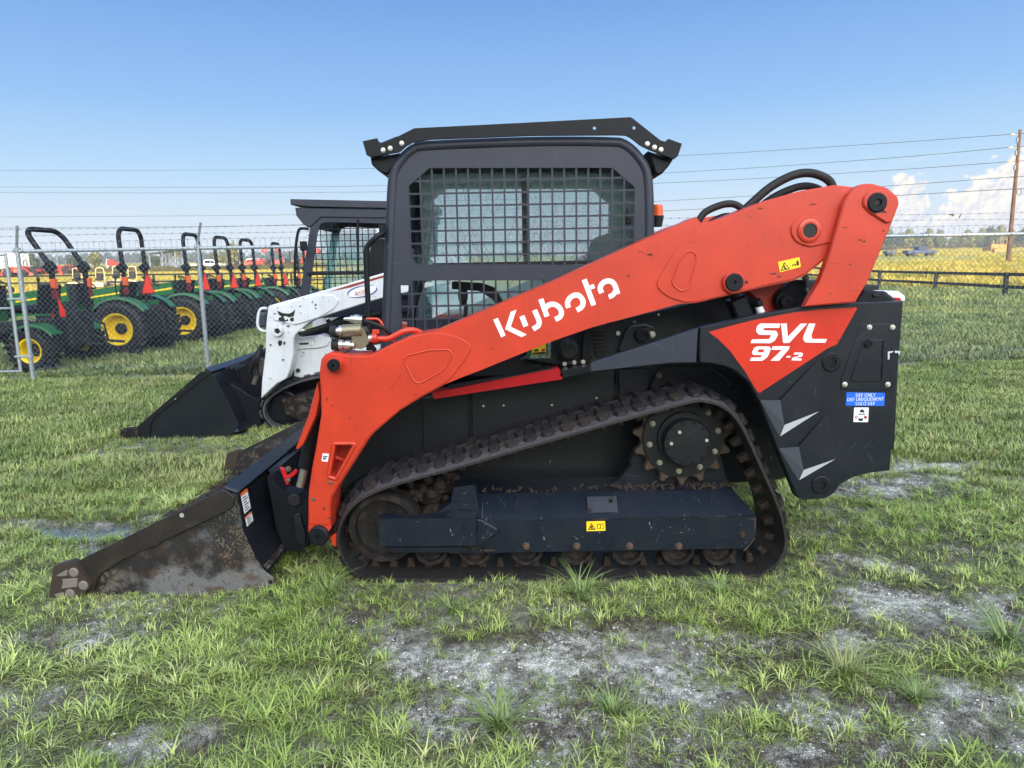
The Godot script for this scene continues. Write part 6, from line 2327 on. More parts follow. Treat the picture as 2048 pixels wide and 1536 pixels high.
func loader_couplers(t: Node3D) -> void:
	var z := -3.46
	var b := B.new()
	b.plate(V([-0.772,1.252,0.005,-0.716,1.298,0.01,-0.695,1.251,0.01,-0.69,1.241,0,-0.692,1.215,0,-0.727,1.188,0.015,-0.77,1.199,0.007]), z + .035, z - .05, .007)
	b.cyl(Vector3(-0.814,1.277,-3.44), Vector3(-0.722,1.281,-3.44), .032, .032, 20)
	var blk := part("coupler_block", b, M.cast, t)
	var c1 := B.new()
	c1.lathe(Vector3(-0.868,1.276,-3.44), (Vector3(-0.805,1.277,-3.44)) - (Vector3(-0.868,1.276,-3.44)), PackedVector2Array([Vector2(0, .026), Vector2(.02, .026), Vector2(.02, .02), Vector2(.035, .02), Vector2(.036, .028), Vector2(.055, .028), Vector2(.056, .022), Vector2(.08, .022)]), 20)
	part("quick_coupler", c1, M.steel, blk)
	var c2 := B.new()
	c2.lathe(Vector3(-0.857,1.215,-3.42), (Vector3(-0.77,1.208,-3.42)) - (Vector3(-0.857,1.215,-3.42)), PackedVector2Array([Vector2(0, .024), Vector2(.02, .026), Vector2(.045, .026), Vector2(.046, .020), Vector2(.056, .020), Vector2(.057, .026), Vector2(.08, .026), Vector2(.081, .018), Vector2(.1, .018)]), 20)
	part("quick_coupler", c2, M.steel, blk)
	var cp := B.new()
	cp.lathe(Vector3(-0.875,1.276,-3.44), (Vector3(-0.805,1.277,-3.44)) - (Vector3(-0.875,1.276,-3.44)), PackedVector2Array([Vector2(0, 0), Vector2(0, .029), Vector2(.025, .031), Vector2(.03, .027)]), 18)
	cp.lathe(Vector3(-0.866,1.215,-3.42), (Vector3(-0.77,1.208,-3.42)) - (Vector3(-0.866,1.215,-3.42)), PackedVector2Array([Vector2(0, 0), Vector2(0, .027), Vector2(.02, .030), Vector2(.035, .027)]), 18)
	cp.tube(smooth(T([-0.861,1.258,-3.4,-0.848,1.242,-3.39,-0.819,1.248,-3.39,-0.808,1.267,-3.39]), 4), .004, 6)
	cp.tube(smooth(T([-0.858,1.197,-3.4,-0.823,1.179,-3.39,-0.779,1.185,-3.39,-0.764,1.204,-3.39]), 4), .004, 6)
	part("dust_cap", cp, M.blackm, blk)
	var c3 := B.new()
	c3.lathe(Vector3(-0.811,1.335,-3.46), (Vector3(-0.724,1.328,-3.46)) - (Vector3(-0.811,1.335,-3.46)), PackedVector2Array([Vector2(0, 0), Vector2(0, .008), Vector2(.012, .008), Vector2(.013, .011), Vector2(.03, .011), Vector2(.031, .019), Vector2(.05, .021), Vector2(.051, .025), Vector2(.075, .025), Vector2(.076, .021), Vector2(.09, .021)]), 18)
	part("small_coupler", c3, M.steel, blk)
	var col := B.new()
	col.cyl(Vector3(-0.69,1.239,-3.44), Vector3(-0.673,1.24,-3.44), .020, .020, 14)
	part("nipple", col, M.steel, blk)
	var nut := B.new()
	nut.cyl(Vector3(-0.673,1.241,-3.44), Vector3(-0.649,1.242,-3.44), .028, .028, 6)
	part("flare_nut", nut, M.orange, blk)
	var pp := B.new()
	pp.tube(smooth(T([-0.653,1.237,-3.45,-0.6,1.236,-3.45,-0.56,1.253,-3.45,-0.52,1.271,-3.45,-0.483,1.275,-3.46,-0.452,1.263,-3.48,-0.425,1.241,-3.5]), 5), .0145, 12)
	part("steel_line", pp, M.orange, t)
	var p2 := B.new()
	p2.tube(smooth(T([-0.708,1.331,-3.48,-0.659,1.33,-3.48,-0.64,1.32,-3.48,-0.627,1.295,-3.48,-0.61,1.254,-3.5,-0.575,1.211,-3.5]), 5), .007, 8)
	part("steel_line", p2, M.orange, t)
	var p3 := B.new()
	p3.tube(smooth(T([-0.724,1.325,-3.46,-0.677,1.316,-3.44,-0.624,1.29,-3.45,-0.574,1.238,-3.5]), 5), .010, 8)
	p3.tube(smooth(T([-0.696,1.271,-3.44,-0.686,1.205,-3.46,-0.672,1.178,-3.48]), 5), .012, 8)
	part("rubber_hose", p3, M.blackm, t)
	var wire := B.new()
	wire.box(Vector3(-0.657,1.271,-3.45), Vector3(.035, .02, .03), .003)
	part("line_clamp", wire, M.orange, t)


# ---------------------------------------------------------------- white loader behind
func white_loader() -> void:
	var t := thing("track_loader", "white compact track loader with black bucket, half hidden behind the orange loader", "track loader", Vector3(-1.9, 0, -7.8))
	var za := -6.78
	# track
	var path := V([-2.024,-0.031,0,-1.525,-0.029,0,-1.126,-0.026,0,-0.874,0.031,0,-0.757,0.242,0,-0.746,0.567,0,-0.898,0.714,0,-1.292,0.691,0,-1.838,0.586,0,-2.088,0.531,0,-2.311,0.44,0,-2.441,0.342,0,-2.499,0.232,0,-2.473,0.11,0,-2.346,0.011,0])
	var loop := smooth(path, 5, true)
	for i in loop.size():
		loop[i].z = 0.0
	var tr := part("track", belt(loop, 0.04, -6.92, -7.32), M.rubber, t)
	lug_a = lug_shape(0.05, 0.0, -0.40)
	lug_b = lug_a
	lugs_on(loop, 0.11, -6.926, tr, M.rubber)
	part("far_track", belt(loop, 0.04, -8.25, -8.65), M.rubber, t)
	var wc := Vector3(-2.291,0.228,-7)
	var w := B.new()
	w.lathe(wc, Vector3(0, 0, 1), PackedVector2Array([Vector2(-.1, .17), Vector2(0, .17), Vector2(.01, .15), Vector2(-.02, .13), Vector2(-.02, .05), Vector2(.02, .05), Vector2(.02, 0)]), 28)
	part("idler_wheel", w, M.black, t)
	var gp := B.new()
	gp.plate(V([-2.303,0.324,0.025,-1.913,0.423,0.025,-1.115,0.439,0,-1.128,0.135,0,-2.133,0.101,0.03,-2.269,0.16,0.03]), -6.96, -7.2, .01)
	part("track_frame", gp, M.rust_dark, t)
	# hull and white side sheet
	var hl := B.new()
	hl.plate(V([-2.165,0.915,0,-1.6,1.185,0,-0.694,1.465,0,-0.633,0.256,0,-0.844,0.053,0,-2.17,0.076,0,-2.356,0.339,0]), -7.33, -8.2, .01)
	part("hull", hl, M.hull, t)
	var sd := B.new()
	sd.plate(V([-2.154,0.553,0,-2.127,0.811,0,-2.11,0.924,0.02,-1.947,0.941,0,-1.863,0.959,0.029,-1.777,0.923,0.029,-1.737,0.848,0.029,-1.587,0.801,0,-1.29,0.845,0,-1.297,0.687,0,-1.846,0.587,0,-2.096,0.532,0]), -6.95, -7.1, .005)
	var sh := part("side_sheet", sd, M.white_paint, t)
	var pk := B.new()
	pk.plate(V([-2.099,0.9,0,-1.937,0.897,0,-1.924,0.867,0,-1.917,0.828,0,-2.104,0.821,0]), -6.93, -6.96, .004)
	pk.plate(V([-1.934,0.946,0.015,-1.846,0.95,0.029,-1.77,0.904,0.039,-1.803,0.846,0.049,-1.917,0.823,0]), -6.935, -6.96, .004)
	part("step_pocket", pk, M.white_paint, sh)
	var ps := B.new()
	ps.plate(V([-2.078,0.881,0,-1.979,0.884,0,-1.986,0.865,0,-2.069,0.861,0]), -6.928, -6.94)
	part("pocket_opening", ps, M.ink, sh)
	bolt(Vector3(-1.983,1.003,-6.75), .03, M.zinc, sh)
	bolt(Vector3(-2.108,0.608,-6.94), .022, M.rust_brown, sh)
	# arm
	var a := B.new()
	a.plate(V([-2.304,1.248,0.019,-2.279,1.26,0.014,-1.514,1.456,0,-1.189,1.546,0,-0.561,1.723,0,-0.424,1.558,0,-0.569,1.444,0,-1.233,1.305,0,-1.363,1.27,0,-1.527,1.221,0,-1.739,1.16,0,-1.919,1.095,0.048,-2.056,0.982,0.048,-2.083,0.935,0.029,-2.092,0.8,0,-2.136,0.636,0,-2.175,0.554,0,-2.271,0.507,0.029,-2.436,0.363,0,-2.413,0.544,0,-2.36,0.81,0,-2.336,1.068,0]), za, za - .16, .008)
	var arm := part("lift_arm", a, M.white_paint, t)
	var ap := B.new()
	ap.plate(V([-2.262,1.233,0,-2.189,1.26,0,-1.804,1.353,0.019,-1.672,1.346,0.057,-1.622,1.293,0.066,-1.679,1.214,0.095,-1.817,1.14,0.048,-1.933,1.104,0,-2.059,1.068,0,-2.256,1.119,0]), za + .012, za - .002, .005)
	part("arm_plate", ap, M.white_paint, arm)
	var rs := B.new()
	rs.plate(V([-1.712,1.377,0,-1.515,1.439,0,-1.18,1.525,0,-1.181,1.506,0,-1.42,1.44,0,-1.516,1.414,0]), za + .002, za - .001)
	part("red_stripe", rs, M.worn_red, arm)
	# animal head emblem
	for q in [V([-2.216,1.208,0,-2.161,1.184,0,-2.105,1.178,0,-2.074,1.191,0,-2.042,1.218,0,-2.062,1.153,0,-2.107,1.144,0,-2.138,1.157,0,-2.172,1.147,0,-2.203,1.172,0]), V([-2.205,1.14,0,-2.163,1.155,0,-2.144,1.114,0,-2.121,1.13,0,-2.117,1.107,0,-2.17,1.103,0,-2.209,1.115,0]), V([-2.137,1.066,0,-2.104,1.068,0,-2.113,1.053,0,-2.133,1.054,0]), V([-2.092,1.137,0,-2.066,1.145,0,-2.06,1.113,0,-2.085,1.102,0,-2.102,1.118,0])]:
		label_plate("emblem_shape", q, za + .0135, M.ink, arm)
	label_plate("emblem_whisker", V([-2.19,1.082,0,-2.151,1.102,0,-2.149,1.099,0,-2.189,1.079,0]), za + .0135, M.ink, arm)
	label_plate("emblem_whisker", V([-2.182,1.072,0,-2.147,1.093,0,-2.145,1.09,0,-2.18,1.069,0]), za + .0135, M.ink, arm)
	var rb := B.new()
	rb.lathe(Vector3(-2.219,1.016,-6.76), Vector3(0, 0, 1), PackedVector2Array([Vector2(-.01, .048), Vector2(.03, .046), Vector2(.03, .028), Vector2(-.0, .026), Vector2(0, 0)]), 22)
	part("boss", rb, M.white_paint, arm)
	var rc := B.new()
	rc.lathe((Vector3(-2.219,1.016,-6.76)) + Vector3(0, 0, .003), Vector3(0, 0, 1), PackedVector2Array([Vector2(0, .025), Vector2(.0, 0)]), 18)
	part("boss_bore", rc, M.ink, arm)
	label_plate("slot", V([-2.225,0.925,0.005,-2.197,0.924,0.005,-2.193,0.9,0,-2.205,0.872,0.005,-2.224,0.872,0.005,-2.234,0.896,0]), za + .002, M.ink, arm)
	label_plate("small_print", V([-2.181,0.91,0,-2.159,0.909,0,-2.164,0.883,0,-2.183,0.884,0]), za + .002, M.silver_dim, arm)
	for q in [Vector3(-2.241,1.18,-6.76), Vector3(-1.994,1.244,-6.76), Vector3(-1.847,1.26,-6.76), Vector3(-1.849,1.223,-6.76), Vector3(-2.195,0.737,-6.76), Vector3(-2.304,0.883,-6.76)]:
		var d := B.new()
		d.lathe(Vector3(q.x, q.y, za + .014), Vector3(0, 0, 1), PackedVector2Array([Vector2(-.02, .008), Vector2(0, .008), Vector2(0, 0)]), 8)
		part("hole", d, M.ink, arm)
	# oval dealer sticker
	var c := Vector3(-1.401,1.375,-6.76)
	var ov := PackedVector3Array()
	var ring := PackedVector3Array()
	for i in 32:
		var an := TAU * i / 32
		var v2 := Vector2(cos(an) * .150, sin(an) * .056).rotated(.17)
		ov.append(Vector3(c.x + v2.x, c.y + v2.y, 0))
	label_plate("oval_sticker", ov, za + .001, M.white, arm)
	for side in 2:
		var cr := PackedVector3Array()
		for i in 17:
			var an := lerpf(PI * .15, PI * 1.12, i / 16.0) + PI * side
			var v2 := Vector2(cos(an) * .145, sin(an) * .054).rotated(.17)
			cr.append(Vector3(c.x + v2.x, c.y + v2.y, 0))
		for i in 17:
			var an := lerpf(PI * 1.12, PI * .15, i / 16.0) + PI * side
			var kk := 1.0 - .17 * sin(PI * i / 16.0)
			var v2 := Vector2(cos(an) * .145 * kk, sin(an) * .054 * kk).rotated(.17)
			cr.append(Vector3(c.x + v2.x, c.y + v2.y, 0))
		label_plate("blue_swoosh", cr, za + .003, M.blue_ink, arm)
	words("sticker_text", "LEBU", .042, c + Vector3(.0, -.006, .004), M.red_ink, arm, Basis(Vector3(0, 0, 1), .17))
	label_plate("sticker_square", V([-1.472,1.367,0,-1.448,1.371,0,-1.445,1.345,0,-1.468,1.341,0]), za + .003, M.red_ink, arm)
	label_plate("sticker_square_inside", V([-1.466,1.361,0,-1.452,1.363,0,-1.45,1.351,0,-1.463,1.348,0]), za + .0045, M.white, arm)
	# front grab loop
	var gl := B.new()
	gl.tube(smooth(T([-2.328,1.228,-6.82,-2.376,1.228,-6.82,-2.407,1.196,-6.82,-2.429,1.096,-6.82,-2.419,1.038,-6.82,-2.382,1.013,-6.82,-2.344,1.008,-6.82]), 4), .014, 8)
	part("guard_loop", gl, M.white_paint, t)
	var gx := B.new()
	gx.box(Vector3(-2.415,1.11,-6.95), Vector3(.08, .14, .1), .02)
	part("head_lamp", gx, M.silver_dim, t)
	# cab
	var zc := -7.25
	var cb := B.new()
	cb.plate(V([-2.145,1.287,0,-1.989,1.999,0,-1.999,2.077,0.02,-1.976,2.198,0,-0.795,2.158,0,-0.831,1.163,0,-2.158,1.084,0]), zc, zc - .03, .004, [V([-2.045,1.345,0.01,-1.922,1.948,0,-1.881,2.041,0.04,-1.811,2.054,0.03,-0.99,2.02,0.03,-1.009,1.543,0,-1.02,1.267,0,-2.049,1.275,0])])
	var cs := part("cab_side", cb, M.cab, t)
	var cf := B.new()
	cf.plate(V([-2.145,1.287,0,-1.989,1.999,0,-1.999,2.077,0.02,-1.976,2.198,0,-0.795,2.158,0,-0.831,1.163,0,-2.158,1.084,0]), zc - .87, zc - .9, .004, [V([-2.045,1.345,0.01,-1.922,1.948,0,-1.881,2.041,0.04,-1.811,2.054,0.03,-0.99,2.02,0.03,-1.009,1.543,0,-1.02,1.267,0,-2.049,1.275,0])])
	part("cab_side", cf, M.cab, t)
	var ro := B.new()
	ro.plate(V([-2.16,2.28,0.01,-1.233,2.245,0,-0.75,2.23,0,-0.752,2.16,0,-1.982,2.202,0,-2.026,2.21,0,-2.159,2.225,0]), zc + .03, zc - .93, .006)
	part("roof", ro, M.cab, t)
	var vs := B.new()
	vs.plate(V([-2.121,2.198,0,-1.227,2.163,0,-0.772,2.141,0,-0.775,2.068,0,-1.875,2.102,0.04,-1.969,2.016,0.02,-2.005,2.002,0.015,-2.052,2.037,0.015,-2.114,2.12,0.02]), zc + .015, zc - .92, .006)
	part("visor", vs, M.cab, t)
	var mr := B.new()
	mr.box(Vector3(-1.511,1.546,-7.24), Vector3(1.05, .03, .02), .003)
	mr.box(Vector3(-1.519,1.799,-7.245), Vector3(.02, .55, .02), .003, Basis(Vector3(0, 0, 1), -.05))
	part("window_bar", mr, M.black, cs)
	var gr := Node3D.new()
	gr.name = "window_guard"
	t.add_child(gr, true)
	grille(Vector3(-2.017,1.685,-7.28).x, Vector3(-0.998,1.667,-7.28).x, Vector3(-1.534,1.265,-7.28).y, Vector3(-1.493,2.05,-7.28).y, 17, 13, .008, zc - .04, gr, M.black)
	var fg := B.new()
	var q0 := Vector3(-2.132,1.254,-8)
	var q1 := Vector3(-1.038,2.046,-8)
	fg.uvquad(Vector3(q0.x, q0.y, -8.08), Vector3(q1.x, q0.y, -8.08), Vector3(q1.x, q1.y, -8.08), Vector3(q0.x, q1.y, -8.08))
	part("far_window", fg, M.fogged, t, "fogged far side window of the white loader's cab")
	var st := B.new()
	st.plate(V([-1.463,1.679,0.042,-1.411,1.885,0.042,-1.279,1.893,0.031,-1.219,1.466,0,-1.468,1.26,0,-1.6,1.262,0,-1.569,1.367,0.042]), -7.45, -7.95, .03)
	part("seat", st, M.blackm, t)
	var mt := B.new()
	mt.tube(smooth(T([-1.963,1.98,-7.1,-2.026,1.986,-7.1,-2.062,1.963,-7.1,-2.095,1.829,-7.1,-2.118,1.636,-7.1,-2.124,1.47,-7.1,-2.073,1.405,-7.1]), 4), .014, 8)
	mt.box(Vector3(-2.022,1.818,-7.1), Vector3(.06, .09, .05), .008)
	part("mirror_bracket", mt, M.black, t)
	var bx := B.new()
	bx.plate(V([-0.777,1.411,0,-0.314,1.351,0,-0.217,1.04,0,-0.238,0.086,0,-0.773,-0.013,0]), -7.0, -8.6, .02)
	part("engine_housing", bx, M.white_paint, t)
	# bucket
	var bk := Node3D.new()
	bk.name = "bucket"
	t.add_child(bk, true)
	var zn := -6.72
	var zf := -8.62
	for zz in [zn, zf + .012]:
		var s := B.new()
		s.plate(V([-3.769,0.107,0,-3.627,0.119,0,-2.968,0.64,0.014,-2.914,0.649,0.019,-2.86,0.614,0.019,-2.799,0.487,0.096,-2.733,0.349,0.096,-2.646,0.117,0.019,-2.732,0.014,0.029,-3.618,-0.035,0,-3.783,-0.032,0]), zz, zz - .012, .001)
		part("side_plate", s, M.bucket_black, bk)
		var e := B.new()
		var zo: float = zz + .012 if zz == zn else zz - .013
		e.plate(V([-3.75,0.102,0,-3.627,0.119,0,-2.968,0.64,0.014,-2.914,0.649,0.019,-2.879,0.619,0.019,-2.939,0.582,0,-3.438,0.22,0.039,-3.49,0.142,0.039,-3.526,-0.036,0,-3.764,-0.032,0]), zo, zo - .012, .002)
		part("side_cutter", e, M.hull, bk)
		var cx := B.new()
		var zc2: float = zz + .03 if zz == zn else zz - .014
		cx.plate(V([-3.784,0.098,0,-3.609,0.109,0,-3.624,-0.044,0,-3.799,-0.041,0]), zc2, zc2 - .03, .004)
		var co := part("corner_block", cx, M.rust_dark, bk)
		if zz == zn:
			bolt((Vector3(-3.736,0.052,-6.72)) + Vector3(0, 0, .03), .008, M.ink, co)
			bolt((Vector3(-3.667,0.056,-6.72)) + Vector3(0, 0, .03), .008, M.ink, co)
			for q in [Vector3(-3.601,0.178,-6.7), Vector3(-3.346,0.379,-6.7), Vector3(-3.23,0.386,-6.7), Vector3(-3.103,0.578,-6.7)]:
				var hb := B.new()
				hb.lathe(Vector3(q.x, q.y, zo + .001), Vector3(0, 0, 1), PackedVector2Array([Vector2(0, .008), Vector2(0, 0)]), 8)
				part("hole", hb, M.zinc, bk)
	var prof := smooth(V([-3.783,-0.032,0,-2.731,0.024,0,-2.666,0.107,0,-2.739,0.335,0,-2.809,0.478,0,-2.883,0.629,0]), 4)
	var shl := B.new()
	for i in prof.size() - 1:
		var p := prof[i]
		var r := prof[i + 1]
		var tt := (r - p)
		tt.z = 0
		var nn := Vector3(-tt.y, tt.x, 0).normalized() * .014
		var A := Vector3(p.x, p.y, zn - .01)
		var C := Vector3(r.x, r.y, zn - .01)
		var dz := Vector3(0, 0, zf - zn + .02)
		shl.quad(A + nn, C + nn, C + nn + dz, A + nn + dz)
		shl.quad(A, A + dz, C + dz, C)
	part("shell", shl, M.bucket_black, bk)
	var te := B.new()
	var tp := Vector3(-2.901,0.639,-6.72)
	te.box(Vector3(tp.x, tp.y, (zn + zf) * .5), Vector3(.07, .05, zn - zf), .006, Basis(Vector3(0, 0, 1), -.5))
	part("top_edge", te, M.bucket_black, bk)
	for i in 3:
		var sg := B.new()
		var saw := PackedVector3Array()
		for q in 26:
			saw.append(Vector3(q * .035, .02 if q % 2 == 0 else .006, 0))
		saw.append(Vector3(.88, -.012, 0))
		saw.append(Vector3(0, -.012, 0))
		sg.xf = Transform3D(Basis(Vector3(0, 1, 0), PI * .5), Vector3(tp.x + .06 + i * .05, tp.y - i * .006, -7.0))
		sg.plate(saw, .003, -.003)
		part("step_tread", sg, M.silver_dim, bk)
	var ht := B.new()
	ht.plate(V([-2.919,0.518,0.02,-2.764,0.465,0,-2.622,0.361,0,-2.526,0.309,0,-2.525,0.053,0,-2.65,-0.007,0,-2.746,0.056,0]), -6.98, -7.1, .008)
	ht.plate(V([-2.988,0.54,0.02,-2.56,0.79,0,-2.496,0.686,0,-2.557,0.272,0,-2.717,0.064,0,-2.855,0.277,0]), -7.25, -8.1, .01)
	part("hitch_plate", ht, M.black, t)
	var tc := B.new()
	tc.tube(T([-2.44,0.713,-6.98,-2.519,0.575,-6.98]), .05, 14)
	tc.tube(T([-2.519,0.575,-6.98,-2.566,0.475,-6.98]), .028, 12)
	part("tilt_cylinder", tc, M.bolt_dark, t)
	for q in [T([-1.994,0.989,-6.7,-1.855,1.031,-6.9,-1.62,1.096,-6.95,-1.275,1.163,-6.95]), T([-2.453,0.822,-6.9,-2.46,0.755,-6.85,-2.505,0.651,-6.9,-2.492,0.566,-6.9]), T([-2.448,0.866,-6.95,-2.519,0.725,-6.9,-2.586,0.595,-6.95]), T([-1.791,1.099,-6.95,-1.668,0.978,-6.92,-1.383,0.955,-6.95])]:
		var hs := B.new()
		hs.tube(smooth(q, 5), .022, 8)
		part("hydraulic_hose", hs, M.blackm, t)
	var fa := B.new()
	fa.plate(V([-2.304,1.248,0.019,-2.279,1.26,0.014,-1.514,1.456,0,-1.189,1.546,0,-0.561,1.723,0,-0.424,1.558,0,-0.569,1.444,0,-1.233,1.305,0,-1.739,1.16,0,-2.056,0.982,0.048,-2.092,0.8,0,-2.175,0.554,0,-2.436,0.363,0,-2.36,0.81,0,-2.336,1.068,0]), -8.4, -8.56, .008)
	part("far_lift_arm", fa, M.white_paint, t)


# ---------------------------------------------------------------- green tractors
func tyre_mesh(r: float, rim: float, w: float, k: int) -> B:
	var b := B.new()
	b.lathe(Vector3(0, 0, -w * .5), Vector3(0, 0, 1), PackedVector2Array([Vector2(.03, rim), Vector2(0, rim + .03), Vector2(-.01, r * .82), Vector2(.03, r - .035), Vector2(w * .3, r - .015), Vector2(w * .7, r - .015), Vector2(w - .03, r - .035), Vector2(w + .01, r * .82), Vector2(w, rim + .03), Vector2(w - .03, rim)]), 36)
	for i in k:
		for s in [-1.0, 1.0]:
			var a: float = TAU * (i + (.25 if s > 0 else -.25)) / k
			var bas := Basis(Vector3(0, 0, 1), a - PI * .5) * Basis(Vector3(0, 1, 0), .72 * s)
			b.box(Vector3(cos(a) * (r - .005), sin(a) * (r - .005), s * w * .24), Vector3(.036, .07, w * .58), 0, bas)
	return b

func rim_mesh(rim: float, w: float) -> B:
	var b := B.new()
	b.lathe(Vector3(0, 0, w * .5 - .02), Vector3(0, 0, 1), PackedVector2Array([Vector2(0, rim + .015), Vector2(.012, rim + .012), Vector2(0, rim - .02), Vector2(-.05, rim - .035), Vector2(-w * .62, rim - .045), Vector2(-w * .62, rim * .42), Vector2(-w * .56, rim * .36), Vector2(-w * .56, rim * .26)]), 36)
	return b

func make_tractor(r: float, k: float, lean: float, tri_y: float, bar_x: float, tri_x: float, label: String, at: Vector3) -> Node3D:
	var t := thing("tractor", label, "tractor", at, "green tractors parked in a row behind the fence")
	org = Vector3.ZERO
	var zt := .62 * k
	for sd in [1.0, -1.0]:
		var wh := Node3D.new()
		wh.name = "rear_wheel"
		t.add_child(wh, true)
		wh.position = Vector3(0, r, sd * zt)
		wh.rotation = Vector3(0, 0.0 if sd > 0 else PI, rng.randf() * 3.0)
		part("tyre", tyre_mesh(r, r * .55, .31 * k, 20), M.tyre, wh)
		part("rim", rim_mesh(r * .55, .31 * k), M.wheel_yellow, wh)
		var hb := B.new()
		hb.lathe(Vector3(0, 0, -.04), Vector3(0, 0, 1), PackedVector2Array([Vector2(-.1, r * .16), Vector2(.04, r * .15), Vector2(.05, 0)]), 16)
		part("hub", hb, M.ink, wh)
		for i in 3:
			var a := TAU * i / 3
			var rb := B.new()
			rb.box(Vector3(cos(a) * r * .36, sin(a) * r * .36, -.10 * k), Vector3(.10, .09, .05) * k, .01, Basis(Vector3(0, 0, 1), a))
			part("rim_lug", rb, M.wheel_yellow, wh)
		var fw := Node3D.new()
		fw.name = "front_wheel"
		t.add_child(fw, true)
		fw.position = Vector3(-1.95 * k, r * .66, sd * .55 * k)
		fw.rotation.y = 0.0 if sd > 0 else PI
		part("tyre", tyre_mesh(r * .66, r * .36, .24 * k, 16), M.tyre, fw)
		part("rim", rim_mesh(r * .36, .24 * k), M.wheel_yellow, fw)
		# fender arched over the rear wheel
		var fb := B.new()
		var n := 12
		var fr := r + .09 * k
		for i in n:
			var a0 := lerpf(PI * .20, PI * .86, float(i) / n)
			var a1 := lerpf(PI * .20, PI * .86, float(i + 1) / n)
			var z0: float = sd * (zt - .20 * k)
			var z1: float = sd * (zt + .06 * k)
			var p0 := Vector3(cos(a0) * fr, r + sin(a0) * fr * .98, 0)
			var p1 := Vector3(cos(a1) * fr, r + sin(a1) * fr * .98, 0)
			fb.quad(p0 + Vector3(0, 0, z0), p0 + Vector3(0, 0, z1), p1 + Vector3(0, 0, z1), p1 + Vector3(0, 0, z0))
			var d0 := p0 + Vector3(0, -.05, 0)
			var d1 := p1 + Vector3(0, -.05, 0)
			if a1 > .3 and a0 < PI * .8:
				fb.quad(p0 + Vector3(0, 0, z1), d0 + Vector3(0, 0, z1 + sd * .01), d1 + Vector3(0, 0, z1 + sd * .01), p1 + Vector3(0, 0, z1))
		fb.xf = Transform3D()
		part("fender", fb, M.green, t)
		var ins := B.new()
		ins.box(Vector3(-.02 * k, r * 1.6, sd * (zt - .21 * k)), Vector3(r * 1.1, r * .7, .03), .01)
		part("fender_side", ins, M.green, t)
		var lm := B.new()
		lm.box(Vector3((bar_x + .03) * k, 1.45 * k, sd * .45 * k), Vector3(.08, .16, .09), .015)
		part("tail_lamp", lm, M.lamp_orange, t)
		var lr := B.new()
		lr.box(Vector3((bar_x + .03) * k, 1.27 * k, sd * .45 * k), Vector3(.07, .14, .08), .01)
		part("brake_lamp", lr, M.lamp_red, t)
	# body
	var ch := B.new()
	ch.box(Vector3(-.9 * k, .62 * k, 0), Vector3(2.1 * k, .34 * k, .34 * k), .03)
	ch.box(Vector3(.12 * k, .62 * k, 0), Vector3(.62 * k, .5 * k, .62 * k), .04)
	ch.cyl(Vector3(0, r, -zt), Vector3(0, r, zt), .11 * k, .11 * k, 14)
	ch.cyl(Vector3(-1.95 * k, r * .66, -.5 * k), Vector3(-1.95 * k, r * .66, .5 * k), .07 * k, .07 * k, 10)
	part("chassis", ch, M.blackm, t)
	var dk := B.new()
	dk.box(Vector3(-.85 * k, .66 * k, 0), Vector3(.55 * k, .05, 1.0 * k), .01)
	part("platform", dk, M.blackm, t)
	var ht := B.new()
	for sd in [-1.0, 1.0]:
		ht.tube(T([.4 * k, .55 * k, sd * .18 * k, .75 * k, .42 * k, sd * .26 * k, .98 * k, .40 * k, sd * .30 * k]), .026, 7)
		ht.tube(T([.38 * k, .95 * k, sd * .22 * k, .66 * k, .72 * k, sd * .26 * k, .70 * k, .44 * k, sd * .27 * k]), .02, 7)
	ht.tube(T([.42 * k, .9 * k, 0, .8 * k, .75 * k, 0]), .022, 7)
	ht.box(Vector3(.36 * k, .80 * k, 0), Vector3(.2, .34, .36) * k, .03)
	part("hitch", ht, M.blackm, t)
	# hood with its yellow stripe
	var hd := B.new()
	var prof := V([-2.6 * k, .80 * k, .05, -2.64 * k, 1.05 * k, .08, -2.55 * k, 1.20 * k, .10, -1.6 * k, 1.33 * k, .3, -1.18 * k, 1.38 * k, .06, -1.12 * k, .80 * k, .02])
	hd.plate(prof, .29 * k, -.29 * k, .05 * k)
	var hood := part("hood", hd, M.green, t)
	for sd in [1.0, -1.0]:
		var ys := B.new()
		ys.plate(V([-2.2 * k, 1.07 * k, 0, -1.18 * k, 1.20 * k, 0, -1.18 * k, 1.25 * k, 0, -2.2 * k, 1.10 * k, 0]), sd * .29 * k + .004, sd * .29 * k - .004)
		part("yellow_stripe", ys, M.wheel_yellow, hood)
		var vent := B.new()
		vent.plate(V([-2.1 * k, .84 * k, .02, -1.0 * k, .84 * k, .02, -1.0 * k, 1.1 * k, .02, -1.9 * k, 1.0 * k, .02]), sd * .29 * k + .003, sd * .29 * k - .003)
		part("engine_screen", vent, M.blackm, hood)
	var gb := B.new()
	gb.box(Vector3(-2.63 * k, .93 * k, 0), Vector3(.05, .26, .46) * k, .01)
	part("front_grille", gb, M.blackm, hood)
	# seat, wheel, dash
	var se := B.new()
	se.box(Vector3(-.36 * k, 1.02 * k, 0), Vector3(.5, .14, .5) * k, .05 * k)
	se.box(Vector3(-.13 * k, 1.22 * k, 0), Vector3(.12, .44, .48) * k, .05 * k, Basis(Vector3(0, 0, 1), -.18))
	part("seat", se, M.black, t)
	var sw := B.new()
	var cp := PackedVector3Array()
	var bs := Basis(Vector3(0, 0, 1), -.6)
	for i in 20:
		cp.append(Vector3(-.95 * k, 1.42 * k, 0) + bs * Vector3(cos(TAU * i / 20) * .19 * k, 0, sin(TAU * i / 20) * .19 * k))
	sw.tube(cp, .016, 7, true)
	sw.tube(T([-.95 * k, 1.42 * k, 0, -1.15 * k, 1.12 * k, 0]), .02, 7)
